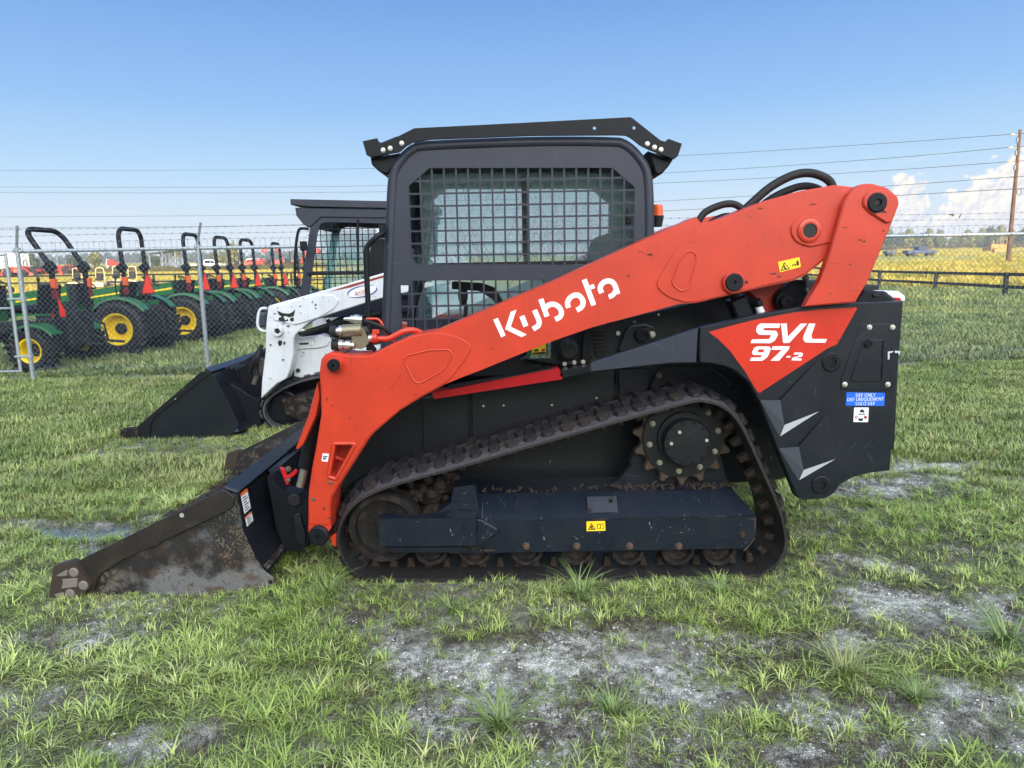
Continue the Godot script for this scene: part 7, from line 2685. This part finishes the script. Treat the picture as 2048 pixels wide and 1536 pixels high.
	sw.tube(PackedVector3Array([cp[0], cp[10]]), .010, 6)
	sw.tube(PackedVector3Array([cp[5], cp[15]]), .010, 6)
	part("steering_wheel", sw, M.black, t)
	var da := B.new()
	da.box(Vector3(-1.16 * k, 1.22 * k, 0), Vector3(.22, .40, .46) * k, .05 * k)
	part("dash", da, M.blackm, t)
	var lv := B.new()
	lv.tube(T([-.5 * k, .9 * k, -.38 * k, -.58 * k, 1.3 * k, -.40 * k, -.55 * k, 1.52 * k, -.38 * k]), .014, 6)
	lv.lathe(Vector3(-.55 * k, 1.48 * k, -.38 * k), Vector3.UP, PackedVector2Array([Vector2(0, .02), Vector2(.04, .03), Vector2(.08, .02), Vector2(.085, 0)]), 8)
	part("loader_lever", lv, M.black, t)
	# roll bar
	for sd in [-1.0, 1.0]:
		var lo := B.new()
		lo.box(Vector3(bar_x * k, 1.2 * k, sd * .43 * k), Vector3(.07, 1.1, .06) * k, .008)
		part("roll_bar_base", lo, M.black, t)
	for sd in [-1.0, 1.0]:
		var hg := B.new()
		hg.box(Vector3((bar_x - .02) * k, 1.72 * k, sd * .43 * k), Vector3(.17, .15, .10) * k, .015, Basis(Vector3(0, 0, 1), .6))
		part("roll_bar_hinge", hg, M.black, t)
	var bend := PackedVector3Array([Vector3(bar_x * k, 1.70 * k, -.43 * k)])
	for q in 7:
		var ca := PI * .5 * q / 6.0
		bend.append(Vector3(bar_x, 2.27, -.23) * k + Vector3(0, sin(ca) * .20, -cos(ca) * .20) * k)
	for q in 7:
		var ca := PI * .5 * (6 - q) / 6.0
		bend.append(Vector3(bar_x, 2.27, .23) * k + Vector3(0, sin(ca) * .20, cos(ca) * .20) * k)
	bend.append(Vector3(bar_x * k, 1.70 * k, .43 * k))
	var piv := Vector3(bar_x * k, 1.72 * k, 0)
	var lb := Basis(Vector3(0, 0, 1), lean)
	for i in bend.size():
		bend[i] = piv + lb * (bend[i] - piv)
	var rb2 := B.new()
	rb2.tube(bend, .045 * k, 8)
	part("roll_bar", rb2, M.black, t)
	# slow vehicle triangle, facing back
	var tri := B.new()
	tri.xf = Transform3D(Basis(Vector3.UP, PI * .5 - .12), Vector3(tri_x, tri_y, -.02))
	tri.plate(V([-.23, -.12, .03, .23, -.12, .03, 0, .34, .03]), .004, -.004)
	var smv := part("warning_triangle", tri, M.smv_rim, t)
	var tri2 := B.new()
	tri2.xf = Transform3D(Basis(Vector3.UP, PI * .5 - .12), Vector3(tri_x, tri_y, -.02))
	tri2.plate(V([-.185, -.09, 0, .185, -.09, 0, 0, .285, 0]), .007, .0045)
	part("triangle_centre", tri2, M.smv, smv)
	var pl := B.new()
	pl.box(Vector3(tri_x - .04, tri_y - .1, -.02), Vector3(.03, .4, .05) * k, .004)
	part("triangle_post", pl, M.blackm, smv)
	return t

func tractors() -> void:
	var first := make_tractor(.36, 1.0, .55, .92, .30, .03, "nearest green tractor in the row, with small wheels and its roll bar tipped forward", Vector3(Vector3(-8.107,0.254,-11.9).x + .19, 0, -12.45))
	first.rotation.y = -.06
	var px := [Vector3(-7.533,2.065,-14.45), Vector3(-7.323,2.12,-16.7), Vector3(-7.306,2.164,-18.4), Vector3(-7.323,2.211,-20.2), Vector3(-7.288,2.273,-22.6), Vector3(-7.233,2.334,-25)]
	var what := ["second green tractor in the row, large yellow rear rim beside the fence", "third green tractor in the row, just left of the leaning fence post arm", "fourth green tractor in the row, first one right of the fence post", "fifth green tractor, in the middle of the gap right of the fence post", "sixth green tractor in the row, next to the white loader's mirror", "last green tractor of the row, mostly hidden behind the white loader's cab"]
	var proto: Node3D = null
	for i in px.size():
		var p: Vector3 = px[i]
		var at := Vector3(p.x - .06, height(p.x, p.z), p.z)
		if proto == null:
			proto = make_tractor(.54, 1.0, .04, 1.30, .06, .28, what[0], at)
		else:
			var o: Node3D = proto.duplicate()
			o.name = numbered("tractor")
			o.position = at
			o.rotation.y = rng.randf_range(-.04, .04)
			add_child(o, true)
			o.set_meta("label", what[i])
			o.set_meta("group", "green tractors parked in a row behind the fence")


# ---------------------------------------------------------------- far field
func on_land(p: Vector3) -> Vector3:
	return Vector3(p.x, height(p.x, p.z), p.z)

func simple_wheel(c: Vector3, r: float, w: float, m: Material, parent: Node) -> void:
	var b := B.new()
	b.lathe(c + Vector3(0, 0, -w * .5), Vector3(0, 0, 1), PackedVector2Array([Vector2(0, 0), Vector2(0, r * .9), Vector2(w * .15, r), Vector2(w * .85, r), Vector2(w, r * .9), Vector2(w, 0)]), 16)
	part("wheel", b, m, parent)

func pickup(at: Vector3, paint: Material, turn: float, label: String, group := "") -> Node3D:
	var t := thing("pickup_truck", label, "pickup truck", at, group)
	org = Vector3.ZERO
	var b := B.new()
	b.plate(V([-2.7, .45, .1, 2.6, .45, .15, 2.65, .85, .15, 2.45, 1.02, .2, 1.3, 1.1, .1, -2.7, 1.1, .1]), .92, -.92, .06)
	part("body", b, paint, t)
	var c := B.new()
	c.plate(V([-.75, 1.08, 0, 1.32, 1.08, 0, .72, 1.72, .15, -.6, 1.76, .12]), .80, -.80, .05)
	part("cab", c, paint, t)
	for sd in [.805, -.805]:
		var w := B.new()
		w.plate(V([-.55, 1.16, .03, .32, 1.16, .03, .32, 1.6, .03, -.45, 1.62, .03]), sd + .004, sd - .004)
		w.plate(V([.38, 1.16, .03, 1.1, 1.16, .03, .68, 1.6, .03, .38, 1.6, .03]), sd + .004, sd - .004)
		part("side_window", w, M.glass_dark, t)
	var ws := B.new()
	ws.box(Vector3(1.02, 1.40, 0), Vector3(.02, .62, 1.35), 0, Basis(Vector3(0, 0, 1), .75))
	part("windscreen", ws, M.glass_dark, t)
	for x in [-1.7, 1.75]:
		for sd in [-.82, .82]:
			simple_wheel(Vector3(x, .38, sd), .38, .24, M.tyre, t)
	t.rotation.y = turn
	return t

func far_machine(at: Vector3, paint: Material, s: float, turn: float, arms: bool, label: String, group: String) -> void:
	var t := thing("farm_machine", label, "tractor", at, group)
	org = Vector3.ZERO
	var b := B.new()
	b.plate(V([-1.9, .7, .1, -.4, .7, 0, -.4, 1.35, .1, -1.7, 1.25, .2]), .35, -.35, .05)
	b.box(Vector3(.3, .85, 0), Vector3(1.2, .4, 1.1), .05)
	part("body", b, paint, t)
	var r := B.new()
	r.tube(smooth(T([.6, .9, -.5, .6, 2.2, -.5, .6, 2.4, -.3, .6, 2.4, .3, .6, 2.2, .5, .6, .9, .5]), 3), .05, 6)
	r.box(Vector3(.2, 1.2, 0), Vector3(.5, .5, .5), .08)
	part("roll_bar", r, M.blackm, t)
	for sd in [-.65, .65]:
		simple_wheel(Vector3(.3, .6, sd), .6, .35, M.tyre, t)
		simple_wheel(Vector3(-1.4, .38, sd), .38, .25, M.tyre, t)
	var a := B.new()
	for sd in [-.5, .5]:
		if arms:
			a.tube(T([-.3, 1.2, sd, -1.2, 3.0, sd, -2.4, 2.7, sd]), .10, 6)
		else:
			a.tube(T([-.3, 1.3, sd, -1.6, 1.5, sd, -2.6, .5, sd]), .08, 6)
	a.box(Vector3(-2.6, 2.5 if arms else .4, 0), Vector3(.5, .5, 1.5), .04, Basis(Vector3(0, 0, 1), .5))
	part("loader_arms", a, paint, t)
	t.scale = Vector3.ONE * s
	t.rotation.y = turn

func field_things() -> void:
	M.glass_dark = mat(Color(0.16, 0.19, 0.22), 0.08)
	M.car_white = mat(Color(0.92, 0.92, 0.93), 0.3)
	M.car_blue = mat(Color(0.05, 0.17, 0.38), 0.35)
	M.machine_red = mat(Color(0.72, 0.22, 0.15), 0.45)
	M.cream = mat(Color(0.85, 0.78, 0.62), 0.5)
	M.dozer = mat(Color(0.66, 0.50, 0.22), 0.5)
	M.grey_wall = mat(Color(0.45, 0.50, 0.58), 0.7)
	M.tan_wall = mat(Color(0.72, 0.58, 0.40), 0.8)
	# right: blue pickup, trailer, bulldozer
	pickup(on_land(Vector3(75.062,1.72,-132)) , M.car_blue, 0.0, "dark blue pickup truck standing in the tall sunlit grass", "")
	var tr := thing("trailer", "low blue trailer left of the dark blue pickup in the field", "trailer", on_land(Vector3(69.544,1.905,-132)))
	org = Vector3.ZERO
	var tb := B.new()
	tb.box(Vector3(0, .75, 0), Vector3(1.7, .5, 1.5), .04)
	part("bed", tb, M.car_blue, tr)
	var td := B.new()
	td.tube(T([.8, .6, 0, 2.2, .5, 0]), .06, 6)
	part("drawbar", td, M.blackm, tr)
	for sd in [-.75, .75]:
		simple_wheel(Vector3(-.1, .35, sd), .35, .2, M.tyre, tr)
	var dz := thing("bulldozer", "yellow bulldozer at the wood's edge left of the utility pole", "bulldozer", on_land(Vector3(112.01,3.591,-165)))
	org = Vector3.ZERO
	var db := B.new()
	db.plate(V([-2.2, .9, .1, 1.6, .9, .1, 1.6, 1.7, .1, -2.2, 1.9, .1]), .55, -.55, .05)
	part("body", db, M.dozer, dz)
	var dc := B.new()
	for x in [-.2, 1.2]:
		for sd in [-.6, .6]:
			dc.box(Vector3(x, 2.3, sd), Vector3(.1, 1.3, .1))
	dc.box(Vector3(.5, 2.95, 0), Vector3(1.8, .1, 1.5), .02)
	dc.cyl(Vector3(-1.5, 1.8, 0), Vector3(-1.5, 2.7, 0), .08)
	part("canopy", dc, M.tan_wall, dz)
	for sd in [-.95, .95]:
		var dt := B.new()
		dt.plate(V([-1.9, 0, .4, 1.6, 0, .4, 1.6, .85, .4, -1.9, .85, .4]), sd + .25, sd - .25, .03)
		part("crawler_track", dt, M.dozer, dz)
	var bl := B.new()
	bl.box(Vector3(-2.8, .6, 0), Vector3(.15, 1.2, 3.2), .03, Basis(Vector3(0, 0, 1), .1))
	part("blade", bl, M.dozer, dz)
	# left: machines and vehicles in front of the hedge
	var g := "red farm machines lined up across the far field"
	var spots := [[Vector3(-66.582,1.788,-96), .9], [Vector3(-65.72,1.83,-97), .9], [Vector3(-64.962,1.876,-98), .95], [Vector3(-64.754,1.924,-100), .9], [Vector3(-62.311,1.944,-101), .9], [Vector3(-62.251,2,-103), .9], [Vector3(-42.093,2.979,-112), 1.0], [Vector3(-37.652,3.133,-112), 1.1], [Vector3(-34.226,3.208,-110), 1.15], [Vector3(-32.011,3.245,-110), 1.1]]
	var lab := ["red farm machine at the far left of the distant row, beside the fence post", "red farm machine second from the left in the distant row", "red farm machine third from the left, left of the tipped roll bar", "red farm machine fourth from the left, behind the first tractor's seat", "red farm machine seen inside the first tractor's tipped roll bar", "red farm machine just right of the first tractor's roll bar hinge", "red machine between the third and fourth tractors' roll bars in the distance", "red machine right of the far white pickup truck", "red machine with raised loader arms against the sky", "red machine beside the white loader's mirror, raised arms"]
	for i in spots.size():
		far_machine(on_land(spots[i][0]), M.machine_red, spots[i][1], rng.randf_range(-.5, .5) + (PI if i % 3 == 0 else 0.0), i >= 8, lab[i], g)
	pickup(on_land(Vector3(-47.439,2.928,-114)), M.car_white, 0.1, "white pickup truck seen between the second and third roll bars", "white pickups beyond the hedge")
	pickup(on_land(Vector3(-40.463,3.119,-114)), M.car_white, PI, "white pickup truck seen between the fifth and sixth roll bars", "white pickups beyond the hedge")
	var bt := thing("box_truck", "white box truck at the far left behind the fence post", "truck", on_land(Vector3(-83.33,2.341,-120)))
	org = Vector3.ZERO
	var bb := B.new()
	bb.box(Vector3(.6, 2.0, 0), Vector3(4.2, 2.4, 2.3), .06)
	part("cargo_box", bb, M.car_white, bt)
	var bc := B.new()
	bc.plate(V([-3.4, .6, .2, -1.5, .6, .05, -1.5, 2.3, .1, -2.5, 2.3, .3, -2.9, 1.5, .1, -3.4, 1.4, .2]), 1.0, -1.0, .06)
	part("cab", bc, M.car_white, bt)
	for x in [-2.6, 1.8]:
		for sd in [-.95, .95]:
			simple_wheel(Vector3(x, .48, sd), .48, .28, M.tyre, bt)
	var bd := thing("building", "low grey flat-roofed building beyond the field at far left", "building", on_land(Vector3(-159.808,4.793,-230)))
	org = Vector3.ZERO
	var wb := B.new()
	wb.box(Vector3(0, 2.3, 0), Vector3(7.5, 4.6, 6), .05)
	part("wall", wb, M.grey_wall, bd)
	var rb := B.new()
	rb.box(Vector3(0, 4.7, 0), Vector3(7.9, .25, 6.4), .05)
	part("roof", rb, M.grey_wall, bd)
	var kd := thing("machinery_display", "red and white machine on a stand left of the second roll bar", "farm machine", on_land(Vector3(-61.575,2.471,-112)))
	kd.scale = Vector3.ONE * .62
	org = Vector3.ZERO
	var kb := B.new()
	kb.box(Vector3(-1.4, 1.6, 0), Vector3(.5, 3.2, .5), .04)
	kb.box(Vector3(.4, .8, 0), Vector3(2.4, .8, 1.2), .2)
	part("white_body", kb, M.car_white, kd)
	var kr := B.new()
	kr.box(Vector3(-.5, 2.4, 0), Vector3(1.8, 1.4, 1.0), .1)
	kr.box(Vector3(.9, 2.0, 0), Vector3(1.4, .7, 1.0), .1)
	part("red_body", kr, M.machine_red, kd)
	var sh := thing("open_shed", "open-sided shed with dark sloping roof beyond the hedge", "shed", on_land(Vector3(-59.15,2.84,-125)))
	org = Vector3.ZERO
	var sr := B.new()
	sr.box(Vector3(0, 3.3, 0), Vector3(5.0, .2, 5), .03, Basis(Vector3(0, 0, 1), .12))
	part("roof", sr, M.grey_wall, sh)
	for x in [-2.2, 0.0, 2.2]:
		for sd in [-2.0, 2.0]:
			var p := B.new()
			p.box(Vector3(x, 1.6, sd), Vector3(.2, 3.2 + x * .12, .2))
			part("post", p, M.grey_wall, sh)
	var wr := B.new()
	wr.box(Vector3(.4, 1.2, -1.8), Vector3(3.6, 2.4, .2))
	part("back_wall", wr, M.grey_wall, sh)
	# mowers with cream hoops
	var hoops := [Vector3(-35.034,1.289,-58), Vector3(-33.172,1.337,-58), Vector3(-31.586,1.488,-60), Vector3(-33.987,1.381,-62)]
	var hl := ["riding mower with cream hoop seen left of the second tractor's seat", "riding mower with cream hoop behind the second tractor's hood", "riding mower with cream hoop framed by the second tractor's roll bar", "riding mower whose thin cream post shows left of the second roll bar"]
	for i in 4:
		var m := thing("riding_mower", hl[i], "riding mower", on_land(hoops[i]), "riding mowers with cream hoops")
		org = Vector3.ZERO
		var q := B.new()
		q.tube(smooth(T([.5, .3, -.3, .5, 1.5, -.3, .5, 1.75, -.2, .5, 1.75, .2, .5, 1.5, .3, .5, .3, .3]), 4), .04, 8)
		part("hoop", q, M.cream, m)
		m.rotation.y = PI * .5 + .3
		var mb := B.new()
		mb.box(Vector3(0, .45, 0), Vector3(1.5, .4, .9), .08)
		part("body", mb, M.cream, m)
		var ms := B.new()
		ms.box(Vector3(.1, .85, 0), Vector3(.5, .2, .5), .05)
		ms.box(Vector3(.35, 1.1, 0), Vector3(.12, .5, .5), .05)
		part("seat", ms, M.blackm, m)
		for sd in [-.5, .5]:
			simple_wheel(Vector3(.5, .3, sd), .3, .2, M.tyre, m)
			simple_wheel(Vector3(-.6, .2, sd), .2, .14, M.tyre, m)
	for i in 3:
		var p := on_land([Vector3(-129.122,4.181,-190), Vector3(-119.095,4.268,-190), Vector3(-134.672,4.298,-200)][i])
		org = Vector3.ZERO
		var lp := B.new()
		lp.cyl(p, p + Vector3(0, [8.0, 8.5, 6.5][i], 0), .14, .10, 8)
		var o := part(numbered("light_pole"), lp, M.grey_wall, self)
		tag(o, ["thin grey pole above the grey building at far left", "thin grey pole right of the first tractor's left roll bar post", "shorter grey pole beside the pole above the grey building"][i], "pole", "thin poles beyond the field")


# ---------------------------------------------------------------- power line
func power_lines() -> void:
	var foot := Vector3(55.4, 0.9, -80)
	var t := thing("utility_pole", "weathered wooden utility pole at the right edge carrying five wires", "utility pole", foot)
	var b := B.new()
	b.cyl(foot, foot + Vector3(0, 14.6, 0), .24, .15, 14)
	part("pole", b, M.pole, t)
	var tops := [Vector3(54.884,15.037,-80), Vector3(54.797,13.686,-80), Vector3(54.833,12.169,-80), Vector3(54.88,10.536,-80), Vector3(55.001,9.263,-80)]
	for i in 5:
		var p: Vector3 = tops[i]
		var ins := B.new()
		if i < 3:
			ins.tube(PackedVector3Array([Vector3(55.35, p.y - .1, -80), Vector3(p.x - .25, p.y, -80)]), .04, 6)
			ins.lathe(Vector3(p.x - .5, p.y - .12, -80), Vector3(1, .3, 0), PackedVector2Array([Vector2(0, .03), Vector2(.05, .09), Vector2(.1, .04), Vector2(.15, .09), Vector2(.2, .04), Vector2(.25, .09), Vector2(.3, .03)]), 10)
			part("insulator", ins, M.cream, t)
			var sw := B.new()
			sw.box(Vector3(55.15, p.y - .65, -79.95), Vector3(.18, .55, .18), .04)
			part("switch", sw, M.grey_wall, t)
		else:
			ins.box(Vector3(p.x + .15, p.y, -80), Vector3(.3, .12, .12), .02)
			part("clamp", ins, M.grey_wall, t)
	var coil := B.new()
	var cp := PackedVector3Array()
	for i in 20:
		cp.append((Vector3(55.77,8.91,-79.8)) + Vector3(cos(TAU * i / 20) * .24, sin(TAU * i / 20) * .33, 0))
	coil.tube(cp, .03, 6, true)
	part("cable_coil", coil, M.wire, t)
	var runs := [T([54.884,15.037,-80,44.637,15.839,-90,23.434,17.057,-105,-23.484,18.827,-125,-103.513,23.156,-150,-142.865,25.458,-160]), T([54.797,13.686,-80,44.752,14.045,-90,23.477,14.783,-105,-23.625,15.947,-125,-103.944,19.905,-150,-143.441,21.996,-160]), T([54.833,12.169,-80,44.844,12.626,-90,23.503,13.398,-105,-23.674,14.954,-125,-104.088,18.816,-150,-143.634,20.836,-160]), T([54.88,10.536,-80,44.964,10.751,-90,23.551,10.888,-105,-23.85,11.376,-125,-104.735,13.933,-150,-144.552,15.317,-160]), T([55.001,9.263,-80,45.041,9.554,-90,23.577,9.485,-105,-23.937,9.617,-125,-105.028,11.723,-150,-144.943,12.963,-160])]
	var on := [T([54.884,15.037,-80,64.2,14.664,-74]), T([54.797,13.686,-80,64.358,13.415,-74]), T([54.833,12.169,-80,64.547,11.916,-74]), T([54.88,10.536,-80,64.763,10.212,-74]), T([55.001,9.263,-80,64.936,8.84,-74])]
	var names := ["topmost power line crossing the sky from the utility pole", "second power line from the top on the utility pole", "third power line from the top, middle of the five on the pole", "fourth power line from the top, thin cable", "lowest power line on the utility pole"]
	for i in 5:
		org = Vector3.ZERO
		var w := B.new()
		w.tube(smooth(runs[i], 12), .030 if i < 4 else .034, 5)
		w.tube(on[i], .030, 5)
		tag(part(numbered("power_line"), w, M.wire, self), names[i], "power line", "wires on the utility pole")


# ---------------------------------------------------------------- trees
func crown(seed_: int, blobs: int, leaves: int, leaf: float, core: float, flat_k := 0.8) -> ArrayMesh:
	# unit crown: about 1 m across and high, lumps with gaps, many small faces
	var r := RandomNumberGenerator.new()
	r.seed = seed_
	var b := B.new()
	var cs := []
	for i in blobs:
		var a := r.randf() * TAU
		var rad := r.randf() * .30
		cs.append([Vector3(cos(a) * rad, .18 + r.randf() * .66 * flat_k, sin(a) * rad), r.randf_range(.13, .24)])
	for i in leaves:
		var c: Array = cs[r.randi() % blobs]
		var d := Vector3(r.randfn(), r.randfn(), r.randfn()).normalized()
		var p: Vector3 = c[0] + d * c[1] * pow(r.randf(), .4)
		var u := Vector3(r.randfn(), r.randfn(), r.randfn()).normalized()
		var w := u.cross(d).normalized()
		var s := leaf * r.randf_range(.5, 1.3)
		var k := r.randf_range(.65, 1.25)
		b.col = Color(k * r.randf_range(.9, 1.2), k, k * .9)
		var nn := (d + Vector3.UP * .3).normalized()
		b.trin(p - u * s, p + w * s * .8, p + u * s, nn, nn, nn)
		b.trin(p - u * s, p - w * s * .5, p + u * s, nn, nn, nn)
	if core > 0.0:
		b.col = Color(.5, .5, .5)
		for c in cs:
			b.lathe(c[0] - Vector3(0, c[1] * core, 0), Vector3.UP, PackedVector2Array([Vector2(0, 0), Vector2(c[1] * core * .3, c[1] * core * .7), Vector2(c[1] * core, c[1] * core), Vector2(c[1] * core * 1.7, c[1] * core * .7), Vector2(c[1] * core * 2.0, 0)]), 7)
	return b.mesh(Vector3.ZERO, true)

func tree(at: Vector3, h: float, wide: float, c: Color, seed_: int, label: String) -> void:
	var t := thing("tree", label, "tree", at, "trees beyond the far hedge")
	org = Vector3.ZERO
	var b := B.new()
	b.tube(T([0, -.2, 0, .05, h * .3, .02, -.04, h * .55, .05, .02, h * .8, 0]), h * .025, 7)
	b.tube(T([0, h * .3, 0, wide * .2, h * .55, .1]), h * .014, 6)
	b.tube(T([0, h * .35, 0, -wide * .2, h * .6, -.1]), h * .014, 6)
	part("trunk", b, M.bark, t)
	var m: StandardMaterial3D = M.leaf.duplicate()
	m.albedo_color = c.linear_to_srgb()
	var o := part("crown", crown(seed_, 11, 1500, .045, 0.0), m, t, "", true)
	o.scale = Vector3(wide, h, wide)

func trees() -> void:
	var yg := Color(.32, .33, .09)
	var dg := Color(.15, .20, .075)
	tree(on_land(Vector3(-80.634,2.954,-140)), 4.2, 4.0, yg, 1, "yellow-green tree right of the first tractor's roll bar")
	tree(on_land(Vector3(-90.366,2.916,-150)), 3.6, 4.2, dg, 2, "small dark tree inside the first tractor's tipped roll bar")
	tree(on_land(Vector3(-65.066,3.165,-140)), 4.6, 4.4, yg, 3, "yellow-green tree just left of the third roll bar")
	tree(on_land(Vector3(-52.047,3.293,-135)), 6.2, 3.6, yg, 4, "taller thin tree rising above the rail between the fourth and fifth roll bars")
	tree(on_land(Vector3(-73.049,3.234,-150)), 3.0, 4.2, dg, 5, "low dark tree beside the open shed")
	tree(on_land(Vector3(-73.236,3.124,-145)), 3.2, 3.4, dg, 6, "dark bush-like tree in the second tractor's roll bar")
	tree(on_land(Vector3(-98.913,2.858,-150)), 4.0, 4.6, dg, 7, "dark tree left of the first tractor's roll bar")
	tree(on_land(Vector3(-60.852,3.435,-150)), 4.2, 4.0, yg, 8, "small yellow-green tree right of the fence post arm")
	var cm := crown(20, 14, 1800, .04, .55)
	# hedge across the field
	var hx := []
	var hc := PackedColorArray()
	for i in 110:
		var f := i / 109.0
		var x := lerpf(-66.0, -25.0, f) + rng.randfn(0, .2)
		var z := -108.0 + rng.randfn(0, .3)
		hx.append(Transform3D(Basis(Vector3.UP, rng.randf() * TAU).scaled(Vector3(2.2, rng.randf_range(1.0, 1.35), 1.8)), Vector3(x, height(x, z) - .1, z)))
		hc.append(Color(.20, .20, .06).lerp(Color(.28, .25, .08), rng.randf()))
	stuff_mesh("hedge", cm, M.leaf, hx, hc, "clipped olive hedge running across the far field at left", "hedge")
	# far woods
	var wx := []
	var wc := PackedColorArray()
	for i in 520:
		var x := rng.randf_range(40.0, 420.0)
		var z := -290.0 - rng.randf() * 70.0 + x * .1
		var s := rng.randf_range(6.5, 11.0)
		wx.append(Transform3D(Basis(Vector3.UP, rng.randf() * TAU).scaled(Vector3(s * .85, s, s * .85)), Vector3(x, height(x, z) - .5, z)))
		wc.append(Color(.15, .20, .05).lerp(Color(.38, .38, .11), rng.randf()))
	for i in 200:
		var x := rng.randf_range(50.0, 300.0)
		var z := -205.0 - rng.randf() * 50.0
		var s := rng.randf_range(1.6, 3.2)
		wx.append(Transform3D(Basis(Vector3.UP, rng.randf() * TAU).scaled(Vector3(s * 1.6, s, s * 1.6)), Vector3(x, height(x, z) - .3, z)))
		wc.append(Color(.30, .23, .12).lerp(Color(.26, .30, .08), rng.randf()))
	stuff_mesh("far_wood", cm, M.leaf, wx, wc, "sunlit green wood along the horizon at right", "wood")
	var lx := []
	var lc := PackedColorArray()
	for i in 620:
		var x := rng.randf_range(-520.0, 30.0)
		var z := -440.0 - rng.randf() * 110.0
		var s := rng.randf_range(8.0, 13.0) * (1.0 if x < -120.0 else .7)
		lx.append(Transform3D(Basis(Vector3.UP, rng.randf() * TAU).scaled(Vector3(s * 1.1, s, s)), Vector3(x, height(x, z) - .5, z)))
		lc.append(Color(.07, .11, .06).lerp(Color(.13, .17, .08), rng.randf()))
	stuff_mesh("far_wood", cm, M.leaf, lx, lc, "hazy dark wood along the horizon at left", "wood")
	# unseen belt of tall trees, added behind the photographer to keep this yard shaded
	var bx := []
	var bc := PackedColorArray()
	var bm := crown(33, 18, 2200, .045, .8, 1.0)
	for row in 4:
		for i in 70:
			var f := lerpf(-2.2, 2.9, i / 69.0)
			var p := Vector2(50, 68) + Vector2(-62, -30) * f + Vector2(-.43, .9) * row * 3.5
			var s := rng.randf_range(14.0, 17.0)
			bx.append(Transform3D(Basis(Vector3.UP, rng.randf() * TAU).scaled(Vector3(9, s, 9)), Vector3(p.x + rng.randfn(0, .8), -1.8, p.y + rng.randfn(0, .8))))
			bc.append(Color(.07, .11, .04))
	stuff_mesh("added_tree_belt", bm, M.leaf, bx, bc, "unseen belt of tall trees added behind the camera to shade the yard", "wood")
